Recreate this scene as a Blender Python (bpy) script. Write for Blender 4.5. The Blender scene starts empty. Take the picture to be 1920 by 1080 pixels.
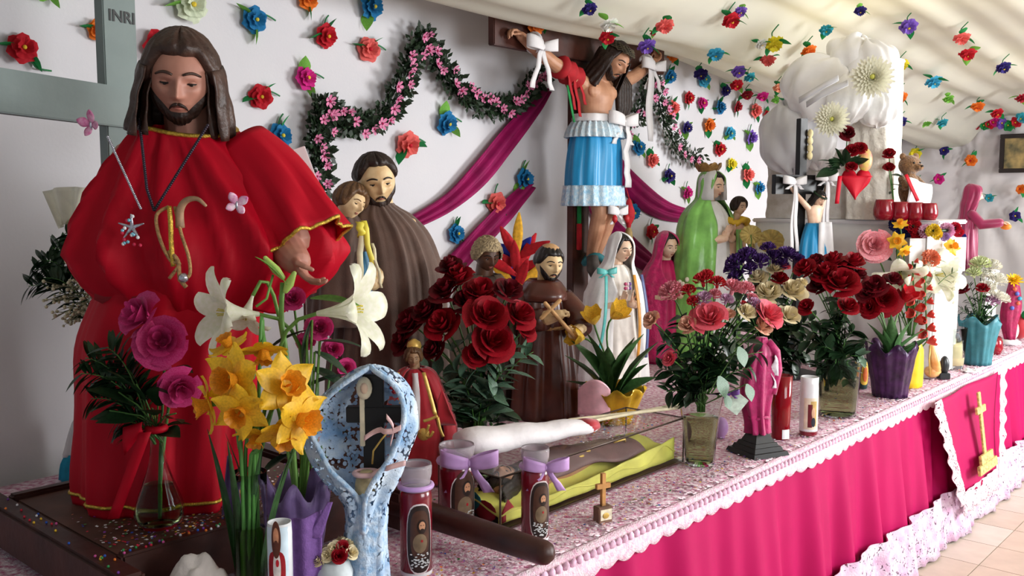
import bpy, bmesh, math, random
from mathutils import Vector, Matrix, Euler, noise, Quaternion
R = math.radians
PI = math.pi
SC = bpy.context.scene
COL = SC.collection

# ---------------------------------------------------------------- camera
F = 1750.0
PITCH = math.atan(168.0 / F)
CAMZ = 1.66
cam_d = bpy.data.cameras.new('camera')
cam = bpy.data.objects.new('camera', cam_d); COL.objects.link(cam)
cam.location = (0, 0, CAMZ); cam.rotation_euler = (PI/2 - PITCH, 0, 0)
cam_d.sensor_width = 36; cam_d.lens = 36 * F / 1920; cam_d.clip_start = .05
SC.camera = cam
# ---------------------------------------------------------------- world + lights
w = bpy.data.worlds.new('world'); SC.world = w; w.use_nodes = True
bg = w.node_tree.nodes['Background']
bg.inputs[0].default_value = (.90, .95, 1.0, 1); bg.inputs[1].default_value = .25
def area(name, loc, target, sx, sy, power, col=(1, 1, 1)):
    l = bpy.data.lights.new(name, 'AREA'); l.shape = 'RECTANGLE'; l.size = sx; l.size_y = sy
    l.energy = power; l.color = col
    o = bpy.data.objects.new(name, l); COL.objects.link(o); o.location = loc
    o.rotation_euler = (Vector(target) - Vector(loc)).to_track_quat('-Z', 'Y').to_euler()
    return o
area('window_light', (5.7, 3.6, 2.0), (0.3, 4.0, 1.45), 1.7, 1.9, 255, (.97, .985, 1))
area('window_light', (3.1, .3, 2.15), (1.3, 4.6, 1.55), 2.0, 1.7, 92, (.97, .985, 1))
SC.view_settings.view_transform = 'Standard'
SC.view_settings.look = 'None'
SC.view_settings.gamma = 1; SC.view_settings.use_curve_mapping = False
SC.view_settings.exposure = .38

# ---------------------------------------------------------------- table frame (a along the table, b back from its front edge)
TH = R(48)
D = Vector((math.cos(TH), math.sin(TH), 0)); N = Vector((-math.sin(TH), math.cos(TH), 0))
O0 = Vector((.092, 2.3, 0))
ZT = .75            # table height
WB = 1.75           # wall behind the table
FA = 6.8            # far wall
def T(a, b, z=ZT): return O0 + D*a + N*b + Vector((0, 0, z))
def ab(p):
    q = Vector((p[0], p[1], 0)) - O0
    return q.dot(D), q.dot(N)
EYE = Vector((0, 0, CAMZ))
CP, SP = math.cos(PITCH), math.sin(PITCH)
def ray(px, py):
    u = (px-960)/F; v = (540-py)/F
    return Vector((u, CP + v*SP, -SP + v*CP))
def at(px, py, y):                       # a point seen at that pixel, y metres in front
    r = ray(px, py); return EYE + r*(y/r.y)
def on_z(px, py, z=ZT):
    r = ray(px, py); return EYE + r*((z-CAMZ)/r.z)
def on_b(px, py, b):
    r = ray(px, py); n0 = Vector((0, 0, 0)) - O0
    k = (b - n0.dot(N))/(r.dot(N)); return EYE + r*k
def on_a(px, py, a):
    r = ray(px, py); n0 = -O0
    k = (a - n0.dot(D))/(r.dot(D)); return EYE + r*k
def ceil_z(a, b):
    base = 2.72 - .085*max(0, a-2.4)
    s = .28*math.exp(-((b-1.18)/.34)**2) + .10*max(0, min(1, (b-1.2)/.5))
    pl = .012*math.sin(b*17 + .6*math.sin(a*1.3)) + .010*math.sin(b*31+a*.8) + .015*math.sin(a*2.1+b)
    return base - s + pl
def on_ceil(px, py):
    r = ray(px, py); k = 1.0
    while k < 12:
        p = EYE + r*k; a, b = ab(p)
        if p.z > ceil_z(a, b) or a > FA-.05 or b > WB-.02: return p
        k += .01
    return p
def mpp(y): return y/F                   # metres per pixel at depth y

# ---------------------------------------------------------------- materials
def lin(c):
    if isinstance(c, str):
        c = c.lstrip('#'); c = [int(c[i:i+2], 16)/255 for i in (0, 2, 4)]
    return tuple((x/12.92 if x <= .04045 else ((x+.055)/1.055)**2.4) for x in c[:3]) + (1,)
MATS = {}
def mat(name, c, rough=.6, metal=0, var=.12, scale=30, bump=0, bscale=60, trans=0, alpha=1, sheen=0, spec=.5,
        coat=0, emit=0, c2=None, translucent=0, kind='noise', ior=1.45, coords='Object'):
    if name in MATS: return MATS[name]
    m = bpy.data.materials.new(name); m.use_nodes = True; MATS[name] = m
    nt = m.node_tree; b = nt.nodes['Principled BSDF']; L = nt.links.new
    tc = nt.nodes.new('ShaderNodeTexCoord')
    if kind == 'voronoi':
        n = nt.nodes.new('ShaderNodeTexVoronoi'); n.inputs['Scale'].default_value = scale; fac = n.outputs['Distance']
    else:
        n = nt.nodes.new('ShaderNodeTexNoise'); n.inputs['Scale'].default_value = scale
        n.inputs['Detail'].default_value = 3; fac = n.outputs['Fac']
    L(tc.outputs[coords], n.inputs['Vector'])
    cl = lin(c)
    d = lin(c2) if c2 else tuple(max(0, x*(1-var*2)) for x in cl[:3]) + (1,)
    h = cl if c2 else tuple(min(1, x*(1+var)) for x in cl[:3]) + (1,)
    r = nt.nodes.new('ShaderNodeValToRGB'); r.color_ramp.elements[0].position = .3; r.color_ramp.elements[1].position = .7
    r.color_ramp.elements[0].color = d; r.color_ramp.elements[1].color = h
    L(fac, r.inputs[0]); L(r.outputs[0], b.inputs['Base Color'])
    b.inputs['Roughness'].default_value = rough; b.inputs['Metallic'].default_value = metal
    b.inputs['Specular IOR Level'].default_value = spec; b.inputs['IOR'].default_value = ior
    b.inputs['Transmission Weight'].default_value = trans; b.inputs['Alpha'].default_value = alpha
    b.inputs['Sheen Weight'].default_value = sheen; b.inputs['Coat Weight'].default_value = coat
    if bump:
        n2 = nt.nodes.new('ShaderNodeTexNoise'); n2.inputs['Scale'].default_value = bscale; n2.inputs['Detail'].default_value = 4
        L(tc.outputs[coords], n2.inputs['Vector'])
        bp = nt.nodes.new('ShaderNodeBump'); bp.inputs['Strength'].default_value = bump; bp.inputs['Distance'].default_value = .01
        L(n2.outputs['Fac'], bp.inputs['Height']); L(bp.outputs[0], b.inputs['Normal'])
    if translucent:
        t = nt.nodes.new('ShaderNodeBsdfTranslucent'); L(r.outputs[0], t.inputs[0])
        mx = nt.nodes.new('ShaderNodeMixShader'); mx.inputs[0].default_value = translucent
        out = nt.nodes['Material Output']
        L(b.outputs[0], mx.inputs[1]); L(t.outputs[0], mx.inputs[2]); L(mx.outputs[0], out.inputs[0])
    return m
def lace(name, c, scale=45, hole=.35, c2=None, rough=.8):
    """cloth with small see-through openings"""
    if name in MATS: return MATS[name]
    m = mat(name, c, rough=rough, var=.1, scale=20, bump=.3, bscale=120, c2=c2)
    nt = m.node_tree; b = nt.nodes['Principled BSDF']; L = nt.links.new
    tc = nt.nodes.new('ShaderNodeTexCoord')
    v = nt.nodes.new('ShaderNodeTexVoronoi'); v.inputs['Scale'].default_value = scale
    nz = nt.nodes.new('ShaderNodeTexNoise'); nz.inputs['Scale'].default_value = scale*.25
    L(tc.outputs['Object'], v.inputs['Vector']); L(tc.outputs['Object'], nz.inputs['Vector'])
    a = nt.nodes.new('ShaderNodeMath'); a.operation = 'MULTIPLY'; L(v.outputs['Distance'], a.inputs[0]); L(nz.outputs['Fac'], a.inputs[1])
    g = nt.nodes.new('ShaderNodeMath'); g.operation = 'GREATER_THAN'; L(a.outputs[0], g.inputs[0]); g.inputs[1].default_value = hole*.5
    mm = nt.nodes.new('ShaderNodeMath'); mm.operation = 'SUBTRACT'; mm.inputs[0].default_value = 1; L(g.outputs[0], mm.inputs[1])
    L(mm.outputs[0], b.inputs['Alpha'])
    return m
def glass(name, c='#ffffff', rough=.0, ior=1.33):
    if name in MATS: return MATS[name]
    return mat(name, c, rough=rough, trans=1, var=.01, ior=ior)

# ---------------------------------------------------------------- mesh builder
class MB:
    def __init__(s): s.v = []; s.f = []; s.m = []; s.sm = []; s.M = None; s.mi = 0; s.smooth = True
    def add(s, vs, fs):
        o = len(s.v)
        if s.M is not None: vs = [s.M @ Vector(p) for p in vs]
        s.v.extend([tuple(p) for p in vs])
        for f in fs:
            s.f.append(tuple(i+o for i in f)); s.m.append(s.mi); s.sm.append(s.smooth)
        return s
    def grid(s, fn, nu, nv, cu=False, cv=False):
        """fn(u,v) with u,v in 0..1"""
        vs = []; fs = []
        mu = nu if cu else nu+1; mv = nv if cv else nv+1
        for j in range(mv):
            for i in range(mu): vs.append(fn(i/nu, j/nv))
        for j in range(nv):
            for i in range(nu):
                i2 = (i+1) % mu; j2 = (j+1) % mv
                fs.append((j*mu+i, j*mu+i2, j2*mu+i2, j2*mu+i))
        return s.add(vs, fs)
    def tube(s, pts, rad, n=8, cap=True, squash=1, close=False):
        pts = [Vector(p) for p in pts]; k = len(pts)
        if not hasattr(rad, '__len__'): rad = [rad]*k
        vs = []; fs = []; up = None
        for i, p in enumerate(pts):
            if close: t = pts[(i+1) % k]-pts[i-1]
            else: t = pts[min(i+1, k-1)]-pts[max(i-1, 0)]
            if t.length < 1e-9: t = Vector((0, 0, 1))
            t.normalize()
            if up is None: up = Vector((0, 0, 1)) if abs(t.z) < .9 else Vector((0, 1, 0))
            sd = t.cross(up)
            if sd.length < 1e-6: sd = t.orthogonal()
            sd.normalize(); up = sd.cross(t).normalized()
            for j in range(n):
                a = 2*PI*j/n; vs.append(p + sd*(math.cos(a)*rad[i]) + up*(math.sin(a)*rad[i]*squash))
        kk = k if close else k-1
        for i in range(kk):
            for j in range(n):
                a = i*n+j; b = i*n+(j+1) % n; i2 = (i+1) % k
                fs.append((a, b, i2*n+(j+1) % n, i2*n+j))
        if cap and not close:
            fs.append(tuple(range(n-1, -1, -1))); fs.append(tuple((k-1)*n+j for j in range(n)))
        return s.add(vs, fs)
    def capsule(s, pts, rad, n=10):
        """tube with rounded ends"""
        pts = [Vector(p) for p in pts]; rad = list(rad) if hasattr(rad, '__len__') else [rad]*len(pts)
        d0 = (pts[0]-pts[1]).normalized(); d1 = (pts[-1]-pts[-2]).normalized()
        A = [(pts[0]+d0*rad[0]*x, rad[0]*math.sqrt(max(0.0004, 1-x*x))) for x in (1, .85, .5)]
        B = [(pts[-1]+d1*rad[-1]*x, rad[-1]*math.sqrt(max(0.0004, 1-x*x))) for x in (.5, .85, 1)]
        P = [x[0] for x in A]+pts+[x[0] for x in B]; Q = [x[1] for x in A]+rad+[x[1] for x in B]
        return s.tube(P, Q, n)
    def ell(s, c, r, nu=16, nv=10, M=None):
        c = Vector(c); r = r if hasattr(r, '__len__') else (r, r, r)
        def fn(u, v):
            la = (v-.5)*PI*.9999; lo = u*2*PI
            p = Vector((r[0]*math.cos(la)*math.cos(lo), r[1]*math.cos(la)*math.sin(lo), r[2]*math.sin(la)))
            return c + (M @ p if M else p)
        return s.grid(fn, nu, nv, cu=True)
    def box(s, lo, hi, bev=0):
        x0, y0, z0 = lo; x1, y1, z1 = hi
        if bev <= 0:
            vs = [(x0,y0,z0),(x1,y0,z0),(x1,y1,z0),(x0,y1,z0),(x0,y0,z1),(x1,y0,z1),(x1,y1,z1),(x0,y1,z1)]
            sv = s.smooth; s.smooth = False
            s.add(vs, [(0,3,2,1),(4,5,6,7),(0,1,5,4),(1,2,6,5),(2,3,7,6),(3,0,4,7)]); s.smooth = sv
            return s
        bm = bmesh.new(); bmesh.ops.create_cube(bm, size=1)
        for v in bm.verts:
            v.co = Vector(((x0+x1)/2+v.co.x*(x1-x0), (y0+y1)/2+v.co.y*(y1-y0), (z0+z1)/2+v.co.z*(z1-z0)))
        bmesh.ops.bevel(bm, geom=bm.edges[:], offset=bev, segments=2, affect='EDGES')
        bm.verts.index_update()
        sv = s.smooth; s.smooth = False
        s.add([v.co.copy() for v in bm.verts], [[v.index for v in f.verts] for f in bm.faces]); s.smooth = sv
        bm.free(); return s
    def lathe(s, prof, n=24, c=(0, 0, 0), ripple=0, nr=8):
        c = Vector(c); k = len(prof)-1
        def fn(u, v):
            r, z = prof[int(round(v*k))]; a = u*2*PI
            r *= 1+ripple*math.cos(a*nr)
            return c+Vector((r*math.cos(a), r*math.sin(a), z))
        return s.grid(fn, n, k, cu=True)
    def loft(s, rings, n=48, fold=None, cap_top=False, cap_bot=False, steps=3):
        """rings: (z, cx, cy, rx, ry) smoothly interpolated"""
        P = spline(rings, steps)
        k = len(P)-1
        def fn(u, v):
            z, cx, cy, rx, ry = P[int(round(v*k))]; a = u*2*PI
            f = fold(a, z, v) if fold else 0
            return (cx+(rx+f)*math.cos(a), cy+(ry+f)*math.sin(a), z)
        o = len(s.v)
        s.grid(fn, n, k, cu=True)
        if cap_bot: s.f.append(tuple(o+i for i in range(n-1, -1, -1))); s.m.append(s.mi); s.sm.append(s.smooth)
        if cap_top: s.f.append(tuple(o+k*n+i for i in range(n))); s.m.append(s.mi); s.sm.append(s.smooth)
        return s
    def mesh(s, name, mats):
        me = bpy.data.meshes.new(name); me.from_pydata(s.v, [], s.f)
        for m in (mats if isinstance(mats, (list, tuple)) else [mats]): me.materials.append(m)
        me.polygons.foreach_set('material_index', s.m); me.polygons.foreach_set('use_smooth', s.sm)
        me.update(); return me
    def build(s, name, mats, parent=None, loc=None, rot=None, solid=0, subd=0, kind=None):
        o = obj(name, s.mesh(name, mats), parent, loc, rot)
        if solid:
            md = o.modifiers.new('thickness', 'SOLIDIFY'); md.thickness = solid; md.offset = 0
        if subd:
            md = o.modifiers.new('smooth', 'SUBSURF'); md.levels = subd; md.render_levels = subd
        if kind: o['kind'] = kind
        return o
    def remesh(s, name, mats, parent=None, voxel=.004, it=4, loc=None, rot=None):
        me = s.mesh(name, mats); o = bpy.data.objects.new(name, me); COL.objects.link(o)
        md = o.modifiers.new('r', 'REMESH'); md.mode = 'VOXEL'; md.voxel_size = voxel; md.use_smooth_shade = True
        if it:
            m2 = o.modifiers.new('s', 'SMOOTH'); m2.iterations = it; m2.factor = .5
        dg = bpy.context.evaluated_depsgraph_get(); e = o.evaluated_get(dg)
        nm = bpy.data.meshes.new_from_object(e); nm.name = name
        bpy.data.objects.remove(o)
        nm.materials.clear(); nm.materials.append(mats)
        for p in nm.polygons: p.use_smooth = True; p.material_index = 0
        return obj(name, nm, parent, loc, rot)
def spline(P, steps=3):
    """catmull-rom through tuples"""
    if steps <= 1: return [tuple(p) for p in P]
    out = []; n = len(P)
    for i in range(n-1):
        p0 = P[max(i-1, 0)]; p1 = P[i]; p2 = P[i+1]; p3 = P[min(i+2, n-1)]
        for k in range(steps):
            t = k/steps
            out.append(tuple(.5*((2*b)+(-a+c)*t+(2*a-5*b+4*c-d)*t*t+(-a+3*b-3*c+d)*t**3) for a, b, c, d in zip(p0, p1, p2, p3)))
    out.append(tuple(P[-1])); return out
def obj(name, me, parent=None, loc=None, rot=None, scale=None):
    o = bpy.data.objects.new(name, me); COL.objects.link(o)
    if parent: o.parent = parent
    if loc is not None: o.location = loc
    if rot is not None: o.rotation_euler = rot
    if scale is not None: o.scale = scale if hasattr(scale, '__len__') else (scale,)*3
    return o
def tag(o, label, cat, group=None, kind=None):
    o['label'] = label; o['category'] = cat
    if group: o['group'] = group
    if kind: o['kind'] = kind
    return o
def thing(name, label, cat, loc=(0, 0, 0), rotz=0, group=None, scale=1):
    o = bpy.data.objects.new(name, None); COL.objects.link(o); o.empty_display_size = .05
    o.location = loc; o.rotation_euler = (0, 0, rotz); o.scale = (scale,)*3
    return tag(o, label, cat, group)
def struct(name, mb, m, **k):
    o = mb.build(name, m, **k); o['kind'] = 'structure'; return o
def orient(d, spin=0):
    return (Vector(d).to_track_quat('Z', 'Y') @ Quaternion((0, 0, 1), spin)).to_euler()
def MT(loc, d=None, s=1, spin=0):
    m = Matrix.Translation(Vector(loc))
    if d is not None: m = m @ (Vector(d).to_track_quat('Z', 'Y') @ Quaternion((0, 0, 1), spin)).to_matrix().to_4x4()
    sc = s if hasattr(s, '__len__') else (s, s, s)
    return m @ Matrix.Diagonal((*sc, 1))
def nz(x, y=0, z=0): return noise.noise(Vector((x, y, z)))
RND = random.Random(7)
# ================================================================ common materials
WALL = mat('plaster', '#dcdadd', rough=.85, var=.025, scale=1.6, bump=.05, bscale=90, c2='#d4d2d6')
SKIN_DARK = mat('skin_dark', '#c28a72', rough=.42, var=.08, scale=14, c2='#a8705c')
SKIN_FACE = mat('skin_face', '#c08a76', rough=.5, var=.08, scale=10, c2='#a46e5e')
SKIN_PALE = mat('skin_pale', '#ecd2a4', rough=.4, var=.05, scale=25, c2='#cfa878')
SKIN_FAIR = mat('skin_fair', '#eccfb4', rough=.4, var=.05, scale=25, c2='#dcae90')
SKIN_TAN = mat('skin_tan', '#c49272', rough=.5, var=.08, scale=14, c2='#a87456')
HAIR_BROWN = mat('hair_brown', '#4a3228', rough=.45, var=.2, scale=30, bump=.5, bscale=45, c2='#33211a')
HAIR_BLACK = mat('hair_black', '#1d1614', rough=.4, var=.2, scale=40, bump=.4, bscale=60)
HAIR_DARK = mat('hair_dark', '#2c1c15', rough=.5, var=.2, scale=40, bump=.5, bscale=60)
HAIR_LIGHT = mat('hair_light', '#6b4c30', rough=.5, var=.2, scale=40, bump=.5, bscale=60)
EYE_W = mat('eye_white', '#cfc4b8', rough=.25, var=.02)
EYE_B = mat('eye_dark', '#15100e', rough=.15, var=.02)
LIP = mat('lip', '#b06a5c', rough=.4, var=.05)
RED_SATIN = mat('red_satin', '#b20420', rough=.6, var=.05, scale=6, bump=.06, bscale=500, spec=.2)
GOLD = mat('gold_trim', '#d9b44a', rough=.3, metal=.7, var=.2, scale=120, bump=.4, bscale=300)
GOLD_P = mat('gold_paint', '#d8b25c', rough=.4, metal=.3, var=.15, scale=40)
BROWN_CLOTH = mat('brown_cloth', '#66493c', rough=.8, var=.12, scale=25, bump=.15, bscale=300, sheen=.3)
BROWN_GLOSS = mat('brown_glaze', '#54271c', rough=.32, var=.2, scale=14, coat=.25)
WOOD_DARK = mat('dark_wood', '#402018', rough=.45, var=.3, scale=9, bump=.15, bscale=30)
WOOD_CROSS = mat('cross_wood', '#4a241a', rough=.5, var=.2, scale=12, bump=.1, bscale=40)
GREY_PAINT = mat('grey_green_paint', '#7f8c89', rough=.6, var=.06, scale=7, bump=.1, bscale=25, c2='#74817f')
GREY_DARK = mat('grey_edge_paint', '#6d7675', rough=.7, var=.08, scale=9)
BLACK = mat('black_paint', '#151415', rough=.4, var=.1)
WHITE_CLOTH = mat('white_cloth', '#efeced', rough=.75, var=.03, scale=20, sheen=.2, translucent=.2)
WHITE_SATIN = mat('white_satin', '#f3f2f3', rough=.3, var=.03, scale=12, sheen=.2)
WHITE_LACE = lace('white_lace', '#f2ecee', scale=90, hole=.42)
PINK_LACE = lace('pink_lace', '#f4d8e2', scale=80, hole=.40)
MAG_TULLE = mat('magenta_tulle', '#b01068', rough=.7, var=.15, scale=9, alpha=.86, translucent=.25)
HOT_PINK = mat('hot_pink_cloth', '#e0177a', rough=.5, var=.05, scale=4, sheen=.3)
GREEN_LEAF = mat('leaf_green', '#2c5226', rough=.45, var=.25, scale=18)
GREEN_DARK = mat('leaf_dark', '#1e3a20', rough=.4, var=.25, scale=18)
GREEN_GREY = mat('leaf_greygreen', '#5c7a63', rough=.5, var=.2, scale=18)
GREEN_STEM = mat('stem_green', '#4f7d38', rough=.45, var=.15, scale=18)
LIME = mat('lime_leaf', '#8fbf3e', rough=.5, var=.15, scale=30)
PAPER_GREEN = mat('paper_green', '#178a44', rough=.75, var=.15, scale=30, translucent=.2)
GLASS = glass('clear_glass', '#f4faf6')
GLASS_T = glass('thin_glass', '#eef4f2', ior=1.12)
WATER = glass('vase_water', '#b4bc8a', ior=1.2)
RED_GLASS = mat('red_glass', '#a0081c', rough=.08, var=.04, trans=.45, ior=1.3, coat=.3)

# ================================================================ room
def plane_ab(fn, nu, nv):
    mb = MB(); mb.grid(fn, nu, nv); return mb
# left wall: one flat plastered wall behind the table
mb = MB(); 
a0, a1 = -2.6, FA
mb.smooth = False
for (b0, b1) in ((WB, WB+.12),):
    P = [T(a0,b0,0),T(a1,b0,0),T(a1,b0,3),T(a0,b0,3),T(a0,b1,0),T(a1,b1,0),T(a1,b1,3),T(a0,b1,3)]
    mb.add(P, [(0,1,2,3),(5,4,7,6),(4,0,3,7),(1,5,6,2),(3,2,6,7),(4,5,1,0)])
struct('wall_left', mb, WALL)
# far wall covered by a hanging pleated sheet
SHEET = mat('white_sheet', '#cfcac9', rough=.8, var=.03, scale=3, sheen=.2, c2='#c4bfc0')
def far_fn(u, v):
    b = WB - u*6.2; z = v*2.75
    f = .0
    for (bc, zc) in ((-.15, 1.52), (.35, 2.05), (-.75, 1.95), (.9, 1.8)):   # folds radiate from the pinned points
        dx, dz = b-bc, z-zc
        an = math.atan2(dx, -dz+1e-6); rr = math.hypot(dx, dz)
        f += .019*math.sin(an*19+zc)*math.exp(-((rr-.35)/.45)**2)
    f += .02*math.sin(b*9+z*2.2) + .012*math.sin(b*21-z*1.2)
    return T(FA-.06+f, b, z)
mb = plane_ab(far_fn, 170, 60)
struct('wall_back', mb, SHEET)
mb = MB(); mb.smooth = False
P = [T(FA+.02, WB+.12, 0), T(FA+.02, -4.5, 0), T(FA+.02, -4.5, 3), T(FA+.02, WB+.12, 3)]
P += [p + D*.1 for p in P]
mb.add(P, [(0,1,2,3),(4,7,6,5),(0,4,5,1),(3,2,6,7),(0,3,7,4),(1,5,6,2)])
struct('wall_far', mb, WALL)
# ceiling hung with thin cream cloth
DRAPE = mat('ceiling_cloth', '#ecead9', rough=.8, var=.03, scale=2, translucent=.4, c2='#e2e0d4')
mb = plane_ab(lambda u, v: (lambda a, b: T(a, b, ceil_z(a, b)))(-2.6+u*(FA+2.6), WB-v*6.2), 130, 210)
struct('ceiling', mb, DRAPE)
mb = MB(); mb.smooth = False
P = [T(-2.6, WB, 3), T(FA, WB, 3), T(FA, -4.5, 3), T(-2.6, -4.5, 3)]
P += [p + Vector((0, 0, .1)) for p in P]
mb.add(P, [(0,1,2,3),(4,7,6,5),(0,4,5,1),(1,5,6,2),(2,6,7,3),(3,7,4,0)])
struct('ceiling_slab', mb, WALL).name = 'hidden_ceiling_slab'  # plain ceiling slab, unseen above the hung cloth
# lamps above the cloth that glow through it
for px, py, pw in ((1560, 20, 2.6), (1360, -60, 1.0), (1850, 120, .8)):
    p = on_ceil(px, py); a, b = ab(p)
    l = bpy.data.lights.new('ceiling_lamp', 'AREA'); l.size = .7; l.energy = pw; l.color = (1, .86, .52)
    o = bpy.data.objects.new('ceiling_lamp', l); COL.objects.link(o); o.location = T(a, b, 2.96)
# floor: beige tiles, each its own piece where they can be told apart
fl = MB(); fl.smooth = False
P = [T(-2.6, WB, -.02), T(FA, WB, -.02), T(FA, -4.5, -.02), T(-2.6, -4.5, -.02)]
P += [p - Vector((0, 0, .1)) for p in P]
fl.add(P, [(3,2,1,0),(4,5,6,7),(0,1,5,4),(1,2,6,5),(2,3,7,6),(3,0,4,7)])
GROUT = mat('grout', '#a3978b', rough=.9, var=.1)
floor = struct('floor', fl, GROUT)
TILE = [mat('tile_%d' % i, c, rough=.45, var=.06, scale=8) for i, c in enumerate(('#c8b8aa', '#c2b0a0', '#cdbfb3'))]
tm = []
for i in range(3):
    mb = MB(); mb.box((-.1485, -.1485, -.02), (.1485, .1485, 0), .0015); tm.append(mb.mesh('tile', TILE[i]))
for i in range(22):
    for j in range(12):
        a = -.6+i*.3; b = .15-j*.3
        obj('tile', tm[(i*7+j*5+i*j) % 3], floor, T(a+.15, b, 0), (0, 0, TH))

# ================================================================ table, cloth, skirt, lace
CLOTH = mat('pink_speckled_cloth', '#f2e8ec', rough=.9, var=.1, scale=60, c2='#b5507c', bump=.5, bscale=150)
A0, A1 = -1.75, 5.6
tb = thing('long_table', 'long trestle table under pink speckled cloth along white wall', 'table', T(1.9, .8, 0), TH)
mb = MB(); mb.box((A0-1.9+.02, -.78, .70), (A1-1.9-.02, .84, .735), .004); mb.build('tabletop', WOOD_DARK, tb)
for x in (-3.4, -1.2, 1.2, 3.5):
    for y in (-.65, .65):
        mb = MB(); mb.tube([(x, y, 0), (x, y, .70)], .02, 10); mb.build('leg', GREY_DARK, tb)
edge_wob = lambda a: .012*math.sin(a*9)+.008*math.sin(a*23)
mb = MB()
def cl(u, v):
    a = A0+u*(A1-A0); b = -.012+v*1.68
    return T(a, b, ZT-.004+.003*nz(a*6, b*6))
mb.grid(cl, 120, 24)
tag(mb.build('tablecloth', CLOTH, solid=.006), 'pink and white speckled cloth covering the long table top', 'tablecloth')
# crochet lace border hanging over the front edge: scalloped, with knots
mb = MB(); n = 900
def tr(u, v):
    a = -.62+u*(A1+.62); sc = abs(math.sin(a*40))
    h = (.062+.014*sc)*v + .004*math.sin(a*5)*v
    return T(a, -.02-.018*math.sin(min(1, v*2)*PI/2)-edge_wob(a)*v*.4-.008*v, ZT+.004-h)
mb.grid(tr, n, 4)
border = tag(mb.build('lace_border', mat('crochet', '#f5e4ea', rough=.9, var=.15, scale=70, bump=.6, bscale=200, c2='#eab4cc'), solid=.004),
    'white and pink crochet border hanging over the table front edge', 'lace')
mb = MB()
for i in range(210):
    a = -.58+i*.0285
    if a > A1: break
    for row, z in ((0, .738),):
        mb.M = Matrix.Translation(T(a, -.045, z-.004)) @ Matrix.Rotation(TH, 4, 'Z'); mb.ell((0, 0, 0), (.012, .007, .012), 7, 5)
mb.M = None
mb.build('crochet_knots', mat('crochet_pink', '#f6c4dc', rough=.9, var=.2, scale=60), border, kind='stuff')
# a second strip of lace laid flat on the table along the edge
mb = MB(); mb.grid(lambda u, v: T(-.6+u*(A1+.6), -.015+v*(.10+.012*abs(math.sin(u*180))), ZT+.004+.002*math.sin(u*500)), 700, 3)
mb.build('flat_lace', lace('flat_lace', '#f3e3e9', scale=70, hole=.36, c2='#eccbd9'), border, solid=.002)
# pink skirt of the table
SKIRT = mat('skirt_pink', '#b80658', rough=.6, var=.04, scale=3, spec=.2, translucent=.12)
def skf(a, v):
    am = .006+.020*v
    return am*(math.sin(a*19+2*math.sin(a*3.1))+.5*math.sin(a*43+1.1)) + .05*v + edge_wob(a)*.5
mb = MB()
mb.grid(lambda u, v: T(A0+.3+u*(A1-A0-.3), -.02-skf(A0+.3+u*(A1-A0-.3), v), ZT-.01-v*(ZT-.19)), 700, 14)
skirt = tag(mb.build('table_skirt', SKIRT, solid=.003), 'hot pink pleated skirt hanging from the table front', 'table skirt')
mb = MB()
mb.grid(lambda u, v: T(A0+.3+u*(A1-A0-.3), -.026-.05-.022-.55*(skf(A0+.3+u*(A1-A0-.3), 1)-.05)-.035*v-.004*math.sin(u*420)*v, .245-v*(.230+.008*abs(math.sin(u*260)))), 700, 5)
mb.build('hem_lace', lace('hem_lace', '#dacad8', scale=120, hole=.85, c2='#c49ab8'), skirt, solid=.003)
# hanging banner with cross
c0 = on_b(1745, 740, -.05); c1 = on_b(1860, 690, -.05)
aL, _ = ab(c0); aR, _ = ab(c1)
bl = on_b(1790, 950, -.10); br = on_b(1845, 905, -.10)
AC = (aL+aR)/2
ban = thing('altar_banner', 'hot pink altar banner with gold cross and white lace ruffle over table front', 'banner', T(AC, -.055, ZT))
BANC = mat('banner_pink', '#a80450', rough=.6, var=.05, scale=5, spec=.2)
W2 = (aR-aL)/2
def loc(p): return Vector(p) - Vector(ban.location)
def bfn(u, v):
    hw = W2*(1-.45*v); a = AC+.0+(u*2-1)*hw
    return loc(T(a, -.075-.075*v-.010*math.sin(u*9+v*4), ZT-.03-v*.50))
mb = MB(); mb.grid(bfn, 20, 20); mb.build('panel', BANC, ban, solid=.004)
mb = MB()
for sd in (-1, 1):
    def rf(u, v):
        hw = W2*(1-.45*v); a = AC+sd*(hw-.01+u*.11)
        return loc(T(a, -.085-.075*v-.005*math.sin(v*40+u)*(.3+u)-.01, ZT-.02-v*.53))
    mb.grid(rf, 5, 80)
def rb(u, v):
    hw = W2*.58; a = AC+(u*2-1)*hw
    return loc(T(a, -.158-.008*math.sin(u*34)*(.3+v), ZT-.50-v*.12))
mb.grid(rb, 60, 4); mb.build('lace_ruffle', lace('ruffle_lace', '#f0e2e4', scale=110, hole=.7, c2='#e8c4d4'), ban, solid=.002)
GOLDB = mat('gold_brocade', '#d8c27a', rough=.5, metal=.2, var=.3, scale=70, bump=.4, bscale=150)
mb = MB(); mb.M = Matrix.Translation(loc(T(AC, -.112, ZT))) @ Matrix.Rotation(TH, 4, 'Z') @ Matrix.Rotation(R(-8), 4, 'X')
mb.box((-.020, -.006, -.40), (.020, .004, -.06), .002); mb.box((-.072, -.009, -.165), (.072, .003, -.130), .002)
mb.box((-.10, -.014, -.410), (.10, .0, -.365), .002)
mb.box((-.145, -.017, -.455), (.145, -.002, -.408), .002)
mb.build('cross_applique', GOLDB, ban)
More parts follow.
